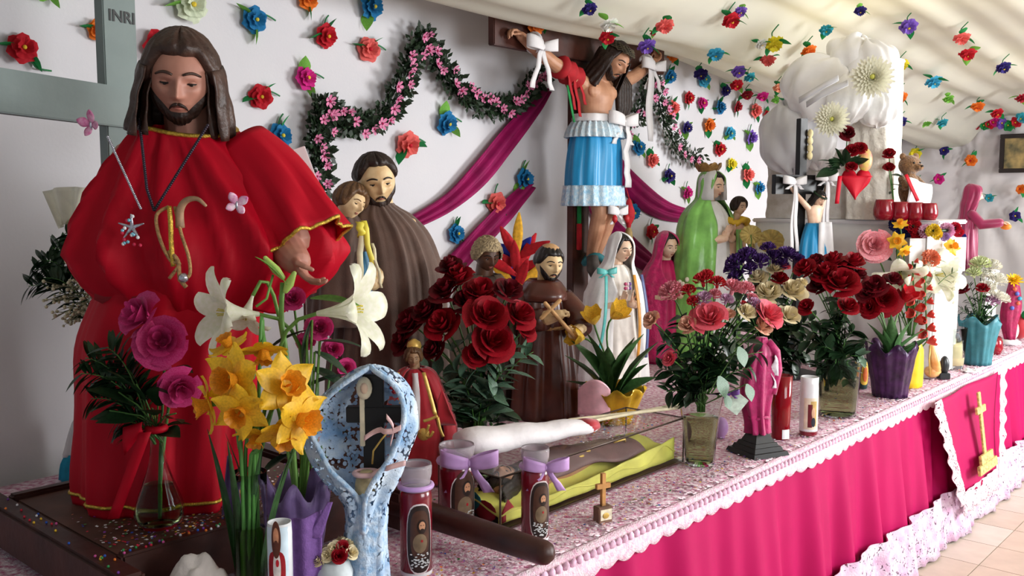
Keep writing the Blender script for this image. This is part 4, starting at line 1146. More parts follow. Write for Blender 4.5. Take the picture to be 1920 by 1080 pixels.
# ---- pink shawled lady
PK = mat('pink_shawl', '#d01868', rough=.42, var=.15, scale=35, bump=.5, bscale=60, sheen=.4)
s5, H5, W5 = lady('saint_statue', 'small lady statue wrapped in a bright pink shawl beside the green robed lady', 1247, 433, 1.38, 20, SKIN_FAIR, PK, mat('pink_dress', '#c3145c', rough=.5, var=.1, scale=30), width=1.0, head=.135, hyaw=6, open_=.3, vspread=.98)
for i in range(9):
    MB().ell((.02+.028*math.cos(i*2.4), -.165-.006*(i % 2), H5-.26-.012*(i % 4)-.02*(i//4)), (.014, .008, .014), 7, 5).build('blossom', mat('blossom_cream', '#e8dcc8', rough=.7, var=.1), s5)
# ---- crowned lady in a green mantle with a child
GRN = mat('green_satin', '#86c660', rough=.3, var=.22, scale=9, bump=.5, bscale=12, sheen=.3)
s6, H6, W6 = lady('saint_statue', 'crowned lady statue in shiny green mantle and white gown holding a child', 1328, 318, 1.22, 40, SKIN_FAIR, GRN, mat('white_gown', '#eceae8', rough=.55, var=.06, scale=14), width=1.15, head=.145, hpx=.0, hyaw=2, open_=.50)
GP = mat('crown_gold', '#a8814a', rough=.45, metal=.5, var=.25, scale=40)
mb = MB()
def crown(u, v):
    a = u*2*PI; r = .052+.020*v; return (r*math.cos(a), -.0+r*math.sin(a), H6-.012+.050*v*(.55+.45*abs(math.sin(a*4))))
mb.grid(crown, 48, 4, cu=True); mb.build('crown', GP, s6, solid=.003)
mb = MB(); mb.M = HM((0, -.028, H6-.62*.145), .145)
mantle(mb, [(-.55, 0, 0, .5, .5, .75), (0, 0, 0, .44, .52, .85), (.3, 0, 0, .38, .48, .8), (.5, 0, 0, .2, .25, .4), (.56, 0, 0, .02, .02, 0)], 40, lambda a, z, v: .012*math.sin(a*9)); mb.build('white_veil', WHITE_CLOTH, s6, solid=.02)
# child on her arm
kk = s6.location.y/F
cx_, cy_ = .125, -.10
M6 = HM((cx_, cy_-.02, H6-.205), .095, yaw=-6, pitch=8)
mb = MB(); head_mesh(mb, M6, 40, 32); neck(mb, (cx_, cy_, H6-.29), (cx_, cy_-.01, H6-.245), .022, .022)
mb.loft([(H6-.50, cx_, cy_, .035, .03), (H6-.36, cx_, cy_, .05, .04), (H6-.29, cx_, cy_, .045, .035), (H6-.275, cx_, cy_, .02, .02)], 20, cap_top=True, cap_bot=True)
for sx in (-1, 1): mb.capsule([(cx_+sx*.045, cy_, H6-.30), (cx_+sx*.06, cy_-.04, H6-.35)], [.018, .014], 8)
ch = mb.build('child', SKIN_FAIR, s6)
face(ch, M6, HAIR_DARK, None, 'short', skin=SKIN_FAIR, hair_kw=dict(front=R(40), side=R(-22), thick=.10, waves=13, amp=.03))
mb = MB(); mb.loft([(H6-.54, cx_, cy_, .045, .04), (H6-.42, cx_, cy_, .062, .052), (H6-.34, cx_, cy_, .060, .05), (H6-.30, cx_, cy_, .04, .035)], 36, folds(6, .006, 11, .003), steps=3); mb.build('child_gown', mat('peach_gown', '#e6bfa0', rough=.6, var=.1), ch, solid=.002)
YEL = mat('yellow_tulle', '#edc23a', rough=.6, var=.1, scale=25, translucent=.2)
mb = MB(); mb.tube([(cx_+.058*math.cos(a), cy_+.05*math.sin(a)-.01, H6-.285+.012*math.sin(a*3)) for a in [i*PI/12 for i in range(24)]], [.017+.006*math.sin(i*2.3) for i in range(24)], 8, close=True); mb.build('yellow_collar', YEL, ch)
mb = MB(); ribbon_strip(mb, [(cx_+.05+.012*i, cy_-.03, H6-.28-.028*i) for i in range(7)], [.04, .06, .075, .085, .085, .075, .05], (1, .1, .2)); mb.build('yellow_sash', mat('yellow_pale', '#e2c76a', rough=.6, translucent=.2), ch, solid=.003)
for x in (.055, .085, .165):
    mb = MB(); ribbon_strip(mb, [(x+.006*i, -.165+.002*i, H6-.33-.045*i) for i in range(8)], .028, (1, .1, 0)); mb.build('green_ribbon', GRN, s6, solid=.002)
# ---- pink gowned lady by the far sheet
MG = mat('pink_gown', '#8e1048', rough=.4, var=.1, scale=12, sheen=.3)
pb = on_b(1822, 505, .14)
rb_ = thing('pedestal', 'plain white block pedestal under the pink gowned lady at the right', 'pedestal', (pb.x, pb.y, ZT), TH)
mb = MB(); mb.box((-.11, -.11, .004), (.11, .11, pb.z-ZT), .006); mb.build('block', WHITE_CLOTH, rb_)
mb = MB(); mb.box((-.118, -.118, pb.z-ZT-.02), (.118, .118, pb.z-ZT-.004), .004); mb.build('cap', WHITE_CLOTH, rb_)
s7, H7, W7 = lady('saint_statue', 'lady statue in a long pink gown and hood with hands held forward before pleated sheet', 1818, 345, .14, 62, SKIN_FAIR, MG, MG, base=pb.z, width=.62, head=.098, hyaw=8, hands=False, open_=.35, hpitch=10)
mb = MB()
for sx in (-1, 1):
    mb.capsule([(sx*.05, -.02, H7-.17), (sx*.055, -.07, H7-.225), (sx*.035, -.155, H7-.215)], [.026, .028, .026], 12)
mb.build('sleeve', MG, s7)
mb = MB()
for sx in (-1, 1): hand_parts(mb, MT((sx*.03, -.165, H7-.215), (0, -.9, .2), .055, spin=0), curl=.4, side=sx)
mb.build('hand', SKIN_FAIR, s7)
MB().ell((0, -.19, H7-.235), (.03, .03, .018), 10, 6).build('offering', mat('orange_flower', '#e8862a', rough=.6), s7)
# ================================================================ paper flowers on wall, ceiling and far sheet
PC = {'red': '#c41226', 'coral': '#ec6a64', 'blue': '#1a78ae', 'magenta': '#d6228a', 'orange': '#ee7a22', 'white': '#ecebe4', 'lightblue': '#3fa9cc',
      'purple': '#7a55b8', 'navy': '#2e2070', 'yellow': '#ecdc30', 'teal': '#34a4b4', 'lime': '#8fce48', 'pink': '#e63ba0', 'darkred': '#a8102a', 'peach': '#f4a684', 'greenw': '#dfe8cc', 'green': '#2a9a50'}
PCM = mat('paper_centre', '#e0c23a', rough=.8, var=.1); PCR = mat('paper_centre_red', '#b8162e', rough=.8, var=.1)
PAP = {}
def paper_of(c, v):
    if (c, v) not in PAP:
        PAP[(c, v)] = paper_mesh('bloom', mat('paper_'+c, PC[c], rough=.8, var=.12, scale=40, translucent=.15), PCR if c in ('orange', 'coral', 'peach') else PCM, v)
    return PAP[(c, v)]
WIRE = mat('wire_green', '#2f7d4a', rough=.6, var=.1)
PSTEM = []
for k, P in enumerate(([(0, 0, 0), (.5, -.5, .05), (.9, -1.2, .12), (1.3, -1.35, .1), (2.1, -1.4, .05)], [(0, 0, 0), (.4, -.8, .1), (.75, -1.6, .1), (1.05, -1.25, .15), (1.3, -1.0, .1)], [(0, 0, 0), (.9, .55, .1), (1.5, .5, .12), (2.2, .25, .05)],
                      [(0, 0, 0), (-.05, .8, .1), (.15, 1.5, .12), (.5, 1.9, .05)])):
    mb = MB(); mb.tube(spline(P, 3), .075, 5); PSTEM.append(mb.mesh('stem', WIRE))
def paper_flower(p, nrm, up, c, r, label, group, stem=None, seed=0, tilt=None, lime=False, leaves=2, full=True, cat='paper flower'):
    """paper bloom fixed to a surface with normal nrm"""
    nrm = Vector(nrm).normalized(); rd = random.Random(seed)
    ax = (nrm + (Vector(tilt) if tilt else Vector((rd.uniform(-.25, .25), rd.uniform(-.2, .2), rd.uniform(-.3, .2))))).normalized()
    t = thing('paper_flower', label, cat, Vector(p)+nrm*.006, 0, group)
    o = obj('bloom', paper_of(c, seed % 3), t, nrm*(r*.25), orient(ax, rd.uniform(0, 6)), r)
    X = up.cross(nrm).normalized()
    # leaves peeping out behind the bloom
    a0 = rd.uniform(0, 6)
    for i in range(leaves):
        a = a0+i*(2.2+rd.uniform(-.3, .5)); d = X*math.cos(a)+up*math.sin(a)+nrm*.15
        put_leaf(t, LEAF_PAPER_L if lime else LEAF_PAPER, d*(r*.25)+nrm*.004, d, r*1.6, roll=rd.uniform(-.4, .4))
    if stem is not None:
        k, sx = (abs(stem)-1) % 4, (1 if stem > 0 else -1)
        m = Matrix((X*sx, up, nrm)).transposed()
        o = obj('stem', PSTEM[k], t, (0, 0, 0)); o.rotation_mode = 'QUATERNION'
        if sx < 0:
            m = Matrix((-X, up, -nrm)).transposed()
        o.rotation_quaternion = m.to_quaternion(); o.scale = (r*.9,)*3
    return t
UP = Vector((0, 0, 1)); WN = -N
W = [  # px, py, colour, size px, stem, lime, label
 (38, 92, 'red', 27, 1, 0, 'red paper flower with long green wire stem, leftmost on the wall'),
 (182, 58, 'orange', 20, None, 0, 'orange paper flower half hidden beside the grey cross upright'),
 (78, -20, 'lime', 22, None, 1, 'paper flower at the top edge whose green wire hangs down'),
 (298, 92, 'red', 34, 2, 0, 'large red paper flower between the grey cross and the brown hair'),
 (352, 12, 'greenw', 30, None, 1, 'pale green and white paper flower above the robed statue'),
 (472, 38, 'blue', 24, 3, 1, 'blue paper flower with yellow eye right of the pale green one'),
 (690, 14, 'blue', 24, None, 1, 'blue paper flower near the top edge above the garland peak'),
 (606, 68, 'red', 22, 4, 0, 'red paper flower left of the garland peak'),
 (568, 148, 'magenta', 22, 3, 1, 'magenta paper flower with lime leaves left of the garland'),
 (686, 94, 'coral', 22, 3, 0, 'coral paper flower between the red one and the garland peak'),
 (484, 182, 'red', 22, 3, 0, 'red paper flower right of the robed statue\'s hair'),
 (520, 256, 'blue', 24, 4, 0, 'blue paper flower above the robed statue\'s left shoulder'),
 (572, 0, 'orange', 20, None, 0, 'orange paper flower cut by the top edge of the wall view'),
 (831, 231, 'blue', 22, 3, 1, 'blue paper flower hanging in the garland\'s second swag'),
 (759, 271, 'coral', 24, 3, 0, 'coral paper flower with two green leaves above the bearded brown saint'),
 (977, 336, 'blue', 20, 4, 1, 'blue paper flower at the tip of the lower magenta drape'),
 (925, 380, 'coral', 20, 4, 0, 'coral paper flower between the two left magenta drapes'),
 (850, 438, 'blue', 18, 4, 0, 'small blue paper flower below the left magenta drape'),
 (1008, 18, 'pink', 24, None, 0, 'bright pink paper flower on top of the crucifix beam'),
 (998, 50, 'orange', 18, None, 1, 'orange paper flower on the crucifix beam under the bright pink one'),
 (1152, 100, 'coral', 13, None, 0, 'small coral flower on the crucifix beam beside the bowed head'),
 (1147, 358, 'orange', 14, 4, 1, 'orange paper flower beside the blue skirt of the crucifix'),
 (1192, 277, 'blue', 15, 4, 1, 'blue paper flower with lime top right of the blue skirt'),
 (1218, 300, 'coral', 14, 4, 0, 'coral flower hanging from the wire right of the blue skirt'),
 (1250, 330, 'navy', 13, 4, 0, 'navy paper flower beneath the coral one left of the gold crown'),
 (1284, 361, 'magenta', 12, 4, 1, 'magenta paper flower touching the green mantle'),
 (1181, 398, 'blue', 16, 4, 0, 'blue paper flower between the two right magenta drapes'),
 (1217, 434, 'red', 14, 4, 0, 'red paper flower above the pink shawled lady'),
 (1252, 144, 'blue', 13, 4, 0, 'small blue paper flower right of the crucifix beam end'),
 (1255, 103, 'orange', 14, None, 0, 'orange paper flower on the ceiling cloth rim beside the beam end'),
 (1315, 150, 'lightblue', 14, None, 1, 'light blue paper flower top of the bright wall'),
 (1356, 170, 'navy', 11, 3, 0, 'dark purple bud right of the light blue flower on the wall'),
 (1287, 184, 'red', 12, None, 0, 'red paper flower right of the garland, upper'),
 (1313, 194, 'magenta', 11, None, 0, 'magenta paper flower right of the garland'),
 (1345, 202, 'blue', 13, None, 0, 'blue paper flower in the middle of the bright wall'),
 (1378, 200, 'darkred', 11, None, 0, 'dark red flower in green leaves on the bright wall'),
 (1412, 208, 'coral', 13, 4, 0, 'coral paper flower near the satin puff'),
 (1257, 203, 'coral', 14, None, 0, 'coral flower tucked beside the right garland'),
 (1283, 240, 'navy', 12, None, 1, 'navy flower beside the garland\'s lower right run'),
 (1325, 235, 'orange', 13, None, 0, 'orange red paper flower on the bright wall'),
 (1364, 250, 'lightblue', 12, None, 1, 'light blue flower on the bright wall below centre'),
 (1403, 258, 'purple', 14, 4, 1, 'lilac paper flower near the grey satin puff'),
 (1345, 280, 'red', 13, None, 0, 'red flower in green leaves above the crowned lady'),
 (1368, 308, 'yellow', 11, None, 0, 'yellow and green flower right of the gold crown'),
 (1397, 328, 'coral', 14, 4, 0, 'coral flower above the child\'s head'),
 (1419, 352, 'blue', 12, None, 1, 'blue flower at the altar\'s left edge'),
 (1435, 216, 'red', 9, None, 0, 'tiny red flower at the rim of the grey satin puff'),
]
for i, (px, py, c, s, st, lime, lab) in enumerate(W):
    b = WB-.006
    if 'beam' in lab and 'end' not in lab: b = 1.50-.06
    p = on_b(px, py, b); tl = None
    paper_flower(p, WN, UP, c, s*p.y/F*1.02, lab, 'paper flowers on the plaster wall', st, seed=i*3+1, lime=bool(lime))
CE = [
 (1140, 20, 'white', 17, 'white paper flower on the ceiling right of the crucifix title'), (1138, 48, 'red', 15, 'red paper flower just under the white one on the ceiling'),
 (1245, 24, 'coral', 17, 'coral paper flower on the near ceiling above the wall corner'), (1211, 62, 'purple', 17, 'lilac paper flower on the ceiling above the beam\'s right end'),
 (1224, 47, 'darkred', 6, 'tiny dark red bud on the ceiling between coral and lilac'), (1104, -6, 'navy', 14, 'navy flower cut by the top edge over the crucifix'),
 (1341, 80, 'lightblue', 15, 'light blue ceiling flower in the second row'), (1370, 15, 'red', 17, 'big red ceiling flower at the top, left of the yellow one'), (1387, 2, 'purple', 12, 'lilac ceiling flower behind the big red one at the top'),
 (1450, 58, 'yellow', 18, 'yellow ceiling flower with a green leaf'), (1426, 65, 'white', 11, 'small white ceiling flower left of the yellow one'), (1439, 92, 'coral', 14, 'coral ceiling flower under the yellow one'),
 (1487, 115, 'magenta', 11, 'magenta ceiling flower left of the white satin top'), (1479, 131, 'lime', 8, 'small lime bud under the magenta ceiling flower'),
 (1548, 38, 'teal', 12, 'teal ceiling flower above the white satin bow'), (1515, 75, 'orange', 14, 'orange ceiling flower with red eye beside the satin bow'), (1612, 2, 'navy', 11, 'navy ceiling flower at the top edge'),
 (1702, 28, 'purple', 16, 'lilac ceiling flower in a dark green cup, upper right'), (1631, 70, 'green', 8, 'small green bud just above the satin bow'), (1802, 50, 'coral', 15, 'coral ceiling flower in green cup at right'),
 (1813, 80, 'red', 15, 'red ceiling flower below the coral one at right'), (1880, 108, 'navy', 13, 'navy ceiling flower near the right edge'), (1749, 133, 'lightblue', 15, 'sky blue ceiling flower at right centre'),
 (1689, 103, 'yellow', 13, 'yellow lime ceiling flower right of the satin bow'), (1777, 170, 'lime', 10, 'lime ceiling bud without bloom'), (1832, 183, 'orange', 12, 'orange ceiling flower low at right'), (1868, 197, 'red', 11, 'red ceiling flower beside the low orange one'),
 (1685, 164, 'orange', 14, 'orange red flower touching the satin bow\'s right side'), (1915, 166, 'darkred', 12, 'dark red flower at the right edge of the ceiling'), (1688, 213, 'navy', 11, 'navy flower where the ceiling meets the satin bow'), (1668, 221, 'red', 9, 'small red flower beside the satin bow'),
 (1766, 215, 'teal', 10, 'teal flower on the ceiling just above the flower string'), (1738, 219, 'lime', 7, 'small lime flower just above the flower string'),
 (1313, 121, 'navy', 13, 'navy flower hanging on the cloth rim over the bright wall'), (1384, 115, 'purple', 13, 'lilac flower on the cloth rim over the bright wall'), (1404, 127, 'teal', 11, 'teal flower beside the lilac one on the cloth rim'),
 (1380, 142, 'red', 12, 'red flower under the lilac one on the cloth rim'), (1400, 162, 'darkred', 11, 'dark red rim flower in green leaves'), (1429, 164, 'magenta', 11, 'magenta rim flower in green leaves left of the satin'), (1459, 147, 'peach', 11, 'peach rim flower left of the satin puff'), (1453, 173, 'lime', 8, 'lime rim bud left of the satin puff'), (1471, 178, 'navy', 11, 'navy rim flower touching the satin puff'),
]
for i, (px, py, c, s, lab) in enumerate(CE):
    p = on_ceil(px, py)-Vector((0, 0, .02))
    r = s*p.y/F*1.02
    t = paper_flower(p-Vector((0, 0, r*.5)), (.1, -.35, -.6), Vector((-.8, 0, .3)).normalized(), c, r, lab, 'paper flowers under the ceiling cloth', 3 if i % 2 else None, seed=i*5+2, lime=i % 4 == 0)
# string of little flowers where the ceiling meets the far sheet
STR = [(1684, 233, 'teal'), (1704, 236, 'darkred'), (1714, 238, 'navy'), (1726, 238, 'green'), (1736, 236, 'purple'), (1744, 238, 'red'), (1756, 236, 'green'), (1769, 240, 'red'), (1781, 241, 'lime'), (1793, 238, 'magenta'), (1808, 232, 'lime'), (1829, 234, 'darkred'), (1848, 234, 'green'), (1857, 232, 'red'), (1866, 229, 'magenta'), (1880, 232, 'purple'), (1893, 236, 'green'), (1907, 229, 'red'), (1916, 222, 'teal')]
mb = MB(); q = [on_a(px, py, FA-.16) for px, py, c in STR]
st = thing('flower_string', 'green string of little flowers along the top of the far sheet', 'garland', q[0])
mb.tube([p-q[0] for p in q], .006, 6); mb.build('cord', WIRE, st)
for i, (px, py, c) in enumerate(STR):
    o = obj('bloom', paper_of(c, i % 3), st, q[i]-q[0]-D*.02, orient(-D+Vector((RND.uniform(-.4, .4), 0, RND.uniform(-.5, .2)))), .046)
    put_leaf(st, LEAF_PAPER, q[i]-q[0], (RND.uniform(-1, 1), 0, RND.uniform(-.6, .6)), .055)
FW = [(1685, 263, 'blue', 10, 'blue flower on the far sheet beside the satin bow'), (1720, 289, 'yellow', 11, 'yellow flower on the far sheet'), (1774, 283, 'navy', 9, 'navy flower high on the far sheet'), (1824, 301, 'orange', 11, 'orange flower on the far sheet left of the framed picture'),
      (1764, 336, 'magenta', 10, 'magenta flower on the far sheet above the red votives'), (1724, 346, 'orange', 10, 'orange flower on the far sheet beside the teddy bear'), (1858, 371, 'teal', 8, 'teal flower on the far sheet right of the pink hood'), (1906, 405, 'navy', 10, 'dark navy flower low on the far sheet'), (1917, 355, 'orange', 9, 'orange flower at the right edge under the framed picture')]
for i, (px, py, c, s, lab) in enumerate(FW):
    p = on_a(px, py, FA-.10); paper_flower(p-D*.03, -D, UP, c, s*p.y/F, lab, 'flowers pinned on the far sheet', 4 if i % 2 else None, seed=i*7+3)

# ================================================================ garlands on the wall
GLF = mat('garland_leaf', '#22361f', rough=.5, var=.3, scale=40)
PKB = mat('garland_pink', '#e9a0bf', rough=.6, var=.2, scale=90, c2='#cf4f8a')
def blossom_mesh():
    mb = MB()
    for k in range(6):
        a0 = k*PI/3
        mb.grid(lambda u, v: (v*math.cos(a0+(u-.5)*.9*math.sin(PI*(.1+.75*v))), v*math.sin(a0+(u-.5)*.9*math.sin(PI*(.1+.75*v))), .35*v*v-.1), 3, 4)
    mb.mi = 1; mb.ell((0, 0, .0), (.22, .22, .2), 6, 4)
    return mb.mesh('blossom', [PKB, mat('garland_eye', '#b01858', rough=.6)])
BLO = blossom_mesh()
def garland(label, pts, thick, b=WB-.05, seed=1, nb=34):
    rd = random.Random(seed); P = [on_b(px, py, b) for px, py in pts]
    Q = [Vector(x) for x in spline([tuple(p) for p in P], 6)]
    t = thing('garland', label, 'garland', Q[0]); L0 = Q[0]
    MB().tube([p-L0 for p in Q], .006, 6).build('vine', GREEN_DARK, t)
    mb = MB(); n = len(Q)
    for i in range(2300 if n > 60 else 1000):
        k = rd.uniform(0, n-1.01); j = int(k); p = Q[j].lerp(Q[j+1], k-j)-L0
        d = (D*rd.gauss(0, 1)+UP*rd.gauss(0, 1)+WN*rd.uniform(-.1, 1)).normalized(); c = p+d*rd.uniform(.15, 1)*thick
        s = rd.uniform(.024, .042); ld = (d+Vector((rd.gauss(0, .5), rd.gauss(0, .5), rd.gauss(0, .5)))).normalized(); sd = ld.cross(WN).normalized() if abs(ld.dot(WN)) < .95 else D
        mb.add([c, c+ld*s*.5+sd*s*.32, c+ld*s+WN*.004, c+ld*s*.5-sd*s*.32], [(0, 1, 2), (0, 2, 3)])
    mb.build('foliage', GLF, t, kind='stuff')
    for i in range(nb):
        k = (i+.5)/nb*(n-1.01); j = int(k); p = Q[j].lerp(Q[j+1], k-j)-L0
        tg = (Q[j+1]-Q[j]).normalized(); sd = tg.cross(WN).normalized()
        o = sd*rd.uniform(-.9, .9)*thick+WN*(thick*.8)
        dr = (WN+sd*rd.uniform(-.4, .4)+UP*rd.uniform(-.6, .1)).normalized()
        obj('blossom', BLO, t, p+o, orient(dr, rd.uniform(0, 6)), rd.uniform(.020, .029))
    return t
garland('leafy garland with pink blossoms swagged in three points left of the crucifix',
    [(602, 350), (598, 300), (598, 250), (606, 200), (640, 228), (690, 230), (730, 202), (756, 150), (772, 108), (790, 72), (815, 108), (845, 152), (880, 186), (920, 202), (960, 196), (990, 172), (1012, 140)], .056, seed=3, nb=50)
garland('leafy garland with pink blossoms swagged right of the crucifix towards the crown',
    [(1130, 240), (1162, 238), (1195, 215), (1210, 175), (1220, 146), (1234, 188), (1250, 240), (1276, 284), (1312, 298)], .062, seed=5, nb=26)
# ================================================================ magenta tulle drapes
def drape(label, pts, b=WB-.03):
    P = [(*on_b(x, y, b), w_*on_b(x, y, b).y/F) for x, y, w_ in pts]
    Q = spline(P, 6); k = len(Q)-1; L0 = Vector(Q[0][:3])
    mb = MB()
    def fn(u, v):
        i = int(round(v*k)); p = Vector(Q[i][:3]); a = Vector(Q[max(i-1, 0)][:3]); c = Vector(Q[min(i+1, k)][:3])
        tg = (c-a).normalized(); sd = tg.cross(WN).normalized(); s = u-.5
        return p-L0+sd*(s*Q[i][3]*1.15)+WN*(.016*math.sin(u*PI*5+v*3)+.02*(1-4*s*s))
    mb.grid(fn, 16, k)
    t = tag(mb.build('tulle_drape', MAG_TULLE, loc=L0, solid=.003), label, 'drape'); t['group'] = 'magenta tulle drapes'
drape('upper magenta tulle drape sweeping from the bearded brown saint up to the crucifix', [(772, 418, 22), (840, 380, 32), (900, 325, 46), (955, 258, 44), (1000, 205, 30), (1024, 170, 16)])
drape('lower magenta tulle drape left of the crucifix above the knitted cap', [(850, 500, 40), (905, 440, 42), (950, 395, 40), (994, 348, 22)])
drape('upper magenta tulle drape sweeping from the blue skirt down to the green mantle', [(1140, 280, 24), (1165, 325, 34), (1210, 372, 38), (1250, 396, 30), (1290, 405, 22)])
drape('lower magenta tulle drape between the white veiled lady and pink shawled lady', [(1108, 375, 24), (1140, 425, 38), (1180, 465, 38), (1225, 500, 30)])

# ================================================================ high altar at the far end
AA = 3.09
def onA(px, py, d=0): return on_a(px, py, AA-d)
CR = mat('altar_cloth', '#dcdad8', rough=.75, var=.04, scale=12, sheen=.2)
q = onA(1420, 410); _, bL = ab(q); q2 = onA(1757, 420); _, bR = ab(q2); zs_ = onA(1550, 411).z
alt = thing('high_altar', 'white cloth covered altar block at the far end of the table', 'altar', T(AA+.2, (bL+bR)/2, ZT+.004), TH)
hw = (bL-bR)/2; hA = zs_-ZT-.004
mb = MB(); mb.box((-.2, -hw, 0), (.2, hw, hA-.02), .01); mb.build('block', CR, alt)
mb = MB(); mb.box((-.225, -hw-.02, hA-.022), (.22, hw+.02, hA), .006); mb.build('shelf', WHITE_CLOTH, alt)
mb = MB(); mb.grid(lambda u, v: (-.215-.012*math.sin(u*40)*v, -hw+u*2*hw, hA-.02-v*(hA*.75)), 120, 6); mb.build('front_cloth', CR, alt, solid=.004)
# textured ivory tabernacle on it
TX = mat('ivory_rosette_cloth', '#f3efe4', rough=.85, var=.08, scale=22, bump=1, bscale=40, c2='#e6e0d2')
pL = onA(1588, 405); pR = onA(1662, 405); _, b1 = ab(pL); _, b2 = ab(pR); zt_ = onA(1620, 95).z
tab = thing('tabernacle', 'tall shrine box covered in ivory ruffled cloth under the white satin bow', 'shrine', T(AA+.08, (b1+b2)/2, zs_+.002), TH)
h2 = (b1-b2)/2
mb = MB()
def tabf(u, v):
    a = u*2*PI; c, s = math.cos(a), math.sin(a); k = (abs(c)**6+abs(s)**6)**(-1/6)
    r = 1+.05*nz(c*4, s*4, v*9)+.025*math.sin(a*14+6*v)
    return (c*k*.12*r, s*k*h2*1.05*r, v*(zt_-zs_-.05))
mb.grid(tabf, 90, 60, cu=True); mb.build('ruffled_cover', TX, tab)
mb = MB(); mb.box((-.11, -h2, zt_-zs_-.06), (.11, h2, zt_-zs_-.04), .005); mb.build('lid', WHITE_CLOTH, tab)
pL = onA(1432, 405); pR = onA(1590, 405); _, b1 = ab(pL); _, b2 = ab(pR); zm = onA(1500, 285).z
gr_ = thing('niche_block', 'rough greyish stone niche block with beige edges at altar left', 'niche', T(AA+.10, (b1+b2)/2, zs_+.002), TH)
ST_ = mat('rough_stone', '#dcd8d4', rough=.9, var=.1, scale=18, bump=.6, bscale=30, c2='#c4bbb0')
mb = MB()
def nf(u, v):
    a = u*2*PI; c, s = math.cos(a), math.sin(a); k = (abs(c)**8+abs(s)**8)**(-1/8); r = 1+.04*nz(c*6, s*6, v*8)
    return (c*k*.10*r, s*k*(b1-b2)/2*r, v*(zm-zs_))
mb.grid(nf, 70, 24, cu=True); mb.build('body', ST_, gr_)
mb = MB(); mb.box((-.10, -(b1-b2)/2, zm-zs_-.02), (.10, (b1-b2)/2, zm-zs_+.004), .01); mb.build('top', ST_, gr_)
# satin puffs, bow loops
def puff(label, px, py, rx, rz, m, a_off=0, n=14, roll=0, sq=.6, seed=0, amp=.05):
    p = onA(px, py, a_off); s = p.y/F
    mb = MB()
    def fn(u, v):
        la = (v-.5)*PI*.999; lo = u*2*PI
        r = 1+amp*.45*math.sin(lo*n+seed+3*la+2*nz(lo,la*2,seed))*math.cos(la)+.02*abs(math.sin(lo*4+la*3+seed))+.22*nz(math.cos(lo)*2+seed, math.sin(lo)*2, v*4)
        x, z, y = math.cos(la)*math.cos(lo), math.cos(la)*math.sin(lo)*.0+math.sin(la), math.cos(la)*math.sin(lo)
        return Vector((y*rx*s*sq*r, x*rx*s*r*1.0, z*rz*s*r))
    mb.grid(fn, 72, 40, cu=True)
    o = mb.build('satin_puff', m, loc=p, rot=(R(roll), 0, TH)); return tag(o, label, 'bow', 'white satin puffs of the altar bow')
GS = mat('grey_satin', '#dcdce0', rough=.32, var=.05, scale=8, bump=.25, bscale=9)
puff('grey white satin puff at the lower left of the altar bow', 1478, 258, 54, 66, GS, .10, roll=-10, seed=1)
puff('large satin loop at the upper left of the altar bow', 1535, 168, 72, 62, WHITE_SATIN, .10, roll=28, seed=2, n=11)
puff('satin loop on top of the altar bow', 1600, 108, 50, 40, WHITE_SATIN, .06, roll=20, seed=3, n=9)
puff('satin puff at the upper right of the altar bow', 1636, 135, 44, 56, WHITE_SATIN, .09, roll=-12, seed=4, n=10)
puff('crumpled satin knot in the middle of the altar bow', 1590, 185, 46, 44, mat('white_satin_bright', '#f8f8f8', rough=.35, var=.04, scale=14, bump=.5, bscale=16), .15, seed=5, n=17, amp=.09)
puff('crumpled satin puff under the right cream chrysanthemum', 1645, 205, 36, 34, MATS['white_satin_bright'], .10, seed=6, n=15, amp=.09)
puff('small satin fold below the left cream chrysanthemum', 1535, 275, 32, 38, WHITE_SATIN, .08, seed=7, n=12)
for lab, pts, w_ in (('silver satin ribbon edge crossing the big loop', [(1498, 188), (1520, 175), (1545, 160), (1572, 146)], .03), ('silver satin ribbon folded under the big loop', [(1512, 196), (1540, 178), (1568, 165), (1590, 155)], .03)):
    P = [onA(x, y, .36) for x, y in pts]; L0 = P[0].copy(); mb = MB(); ribbon_strip(mb, [p-L0 for p in P], w_, (0, .3, 1)); tag(mb.build('satin_ribbon', GS, loc=L0, solid=.004), lab, 'ribbon')
MUM = mum_mesh('bloom', mat('cream_mum', '#f2f0dc', rough=.7, var=.05, scale=30, translucent=.2), mat('mum_eye', '#dfe070', rough=.7), 110)
def mum(label, px, py, r, off):
    p = onA(px, py, off); t = thing('chrysanthemum', label, 'flower', p)
    obj('bloom', MUM, t, (0, 0, 0), orient(Vector((-.35, -1, .1))), r*p.y/F)
    MB().tube([(0, 0, 0), D*.05-UP*.05], .004, 6).build('stem', GREEN_STEM, t)
mum('large cream chrysanthemum on the right of the altar bow', 1636, 145, 40, .34)
mum('large cream chrysanthemum at the centre of the altar bow', 1560, 224, 33, .37)
# ---- four red votives on the shelf
for i, (px, s) in enumerate(((1657, 1.12), (1688, 1.0), (1715, .97), (1741, .94))):
    p = onA(px, 408, .10-.06*i*.5); p.z = zs_+.003; r = 19*p.y/F*s*.92
    lab = ('red glass votive holder, leftmost and largest of four on altar shelf', 'second red votive from the left on the altar shelf', 'third red votive from the left on the altar shelf', 'rightmost red votive on the altar shelf')[i]
    t = thing('votive', lab, 'candle', p, 0, 'red votives on the altar shelf')
    MB().lathe([(.001, 0), (r*.75, 0), (r*.98, r*.5), (r, r*1.0), (r*.85, r*1.75), (r*.80, r*1.95), (r*.74, r*1.95), (r*.78, r*1.6), (r*.6, r*1.4), (.001, r*1.4)], 28).build('glass', mat('votive_red', '#8d0f22', rough=.18, var=.1, coat=.4), t)
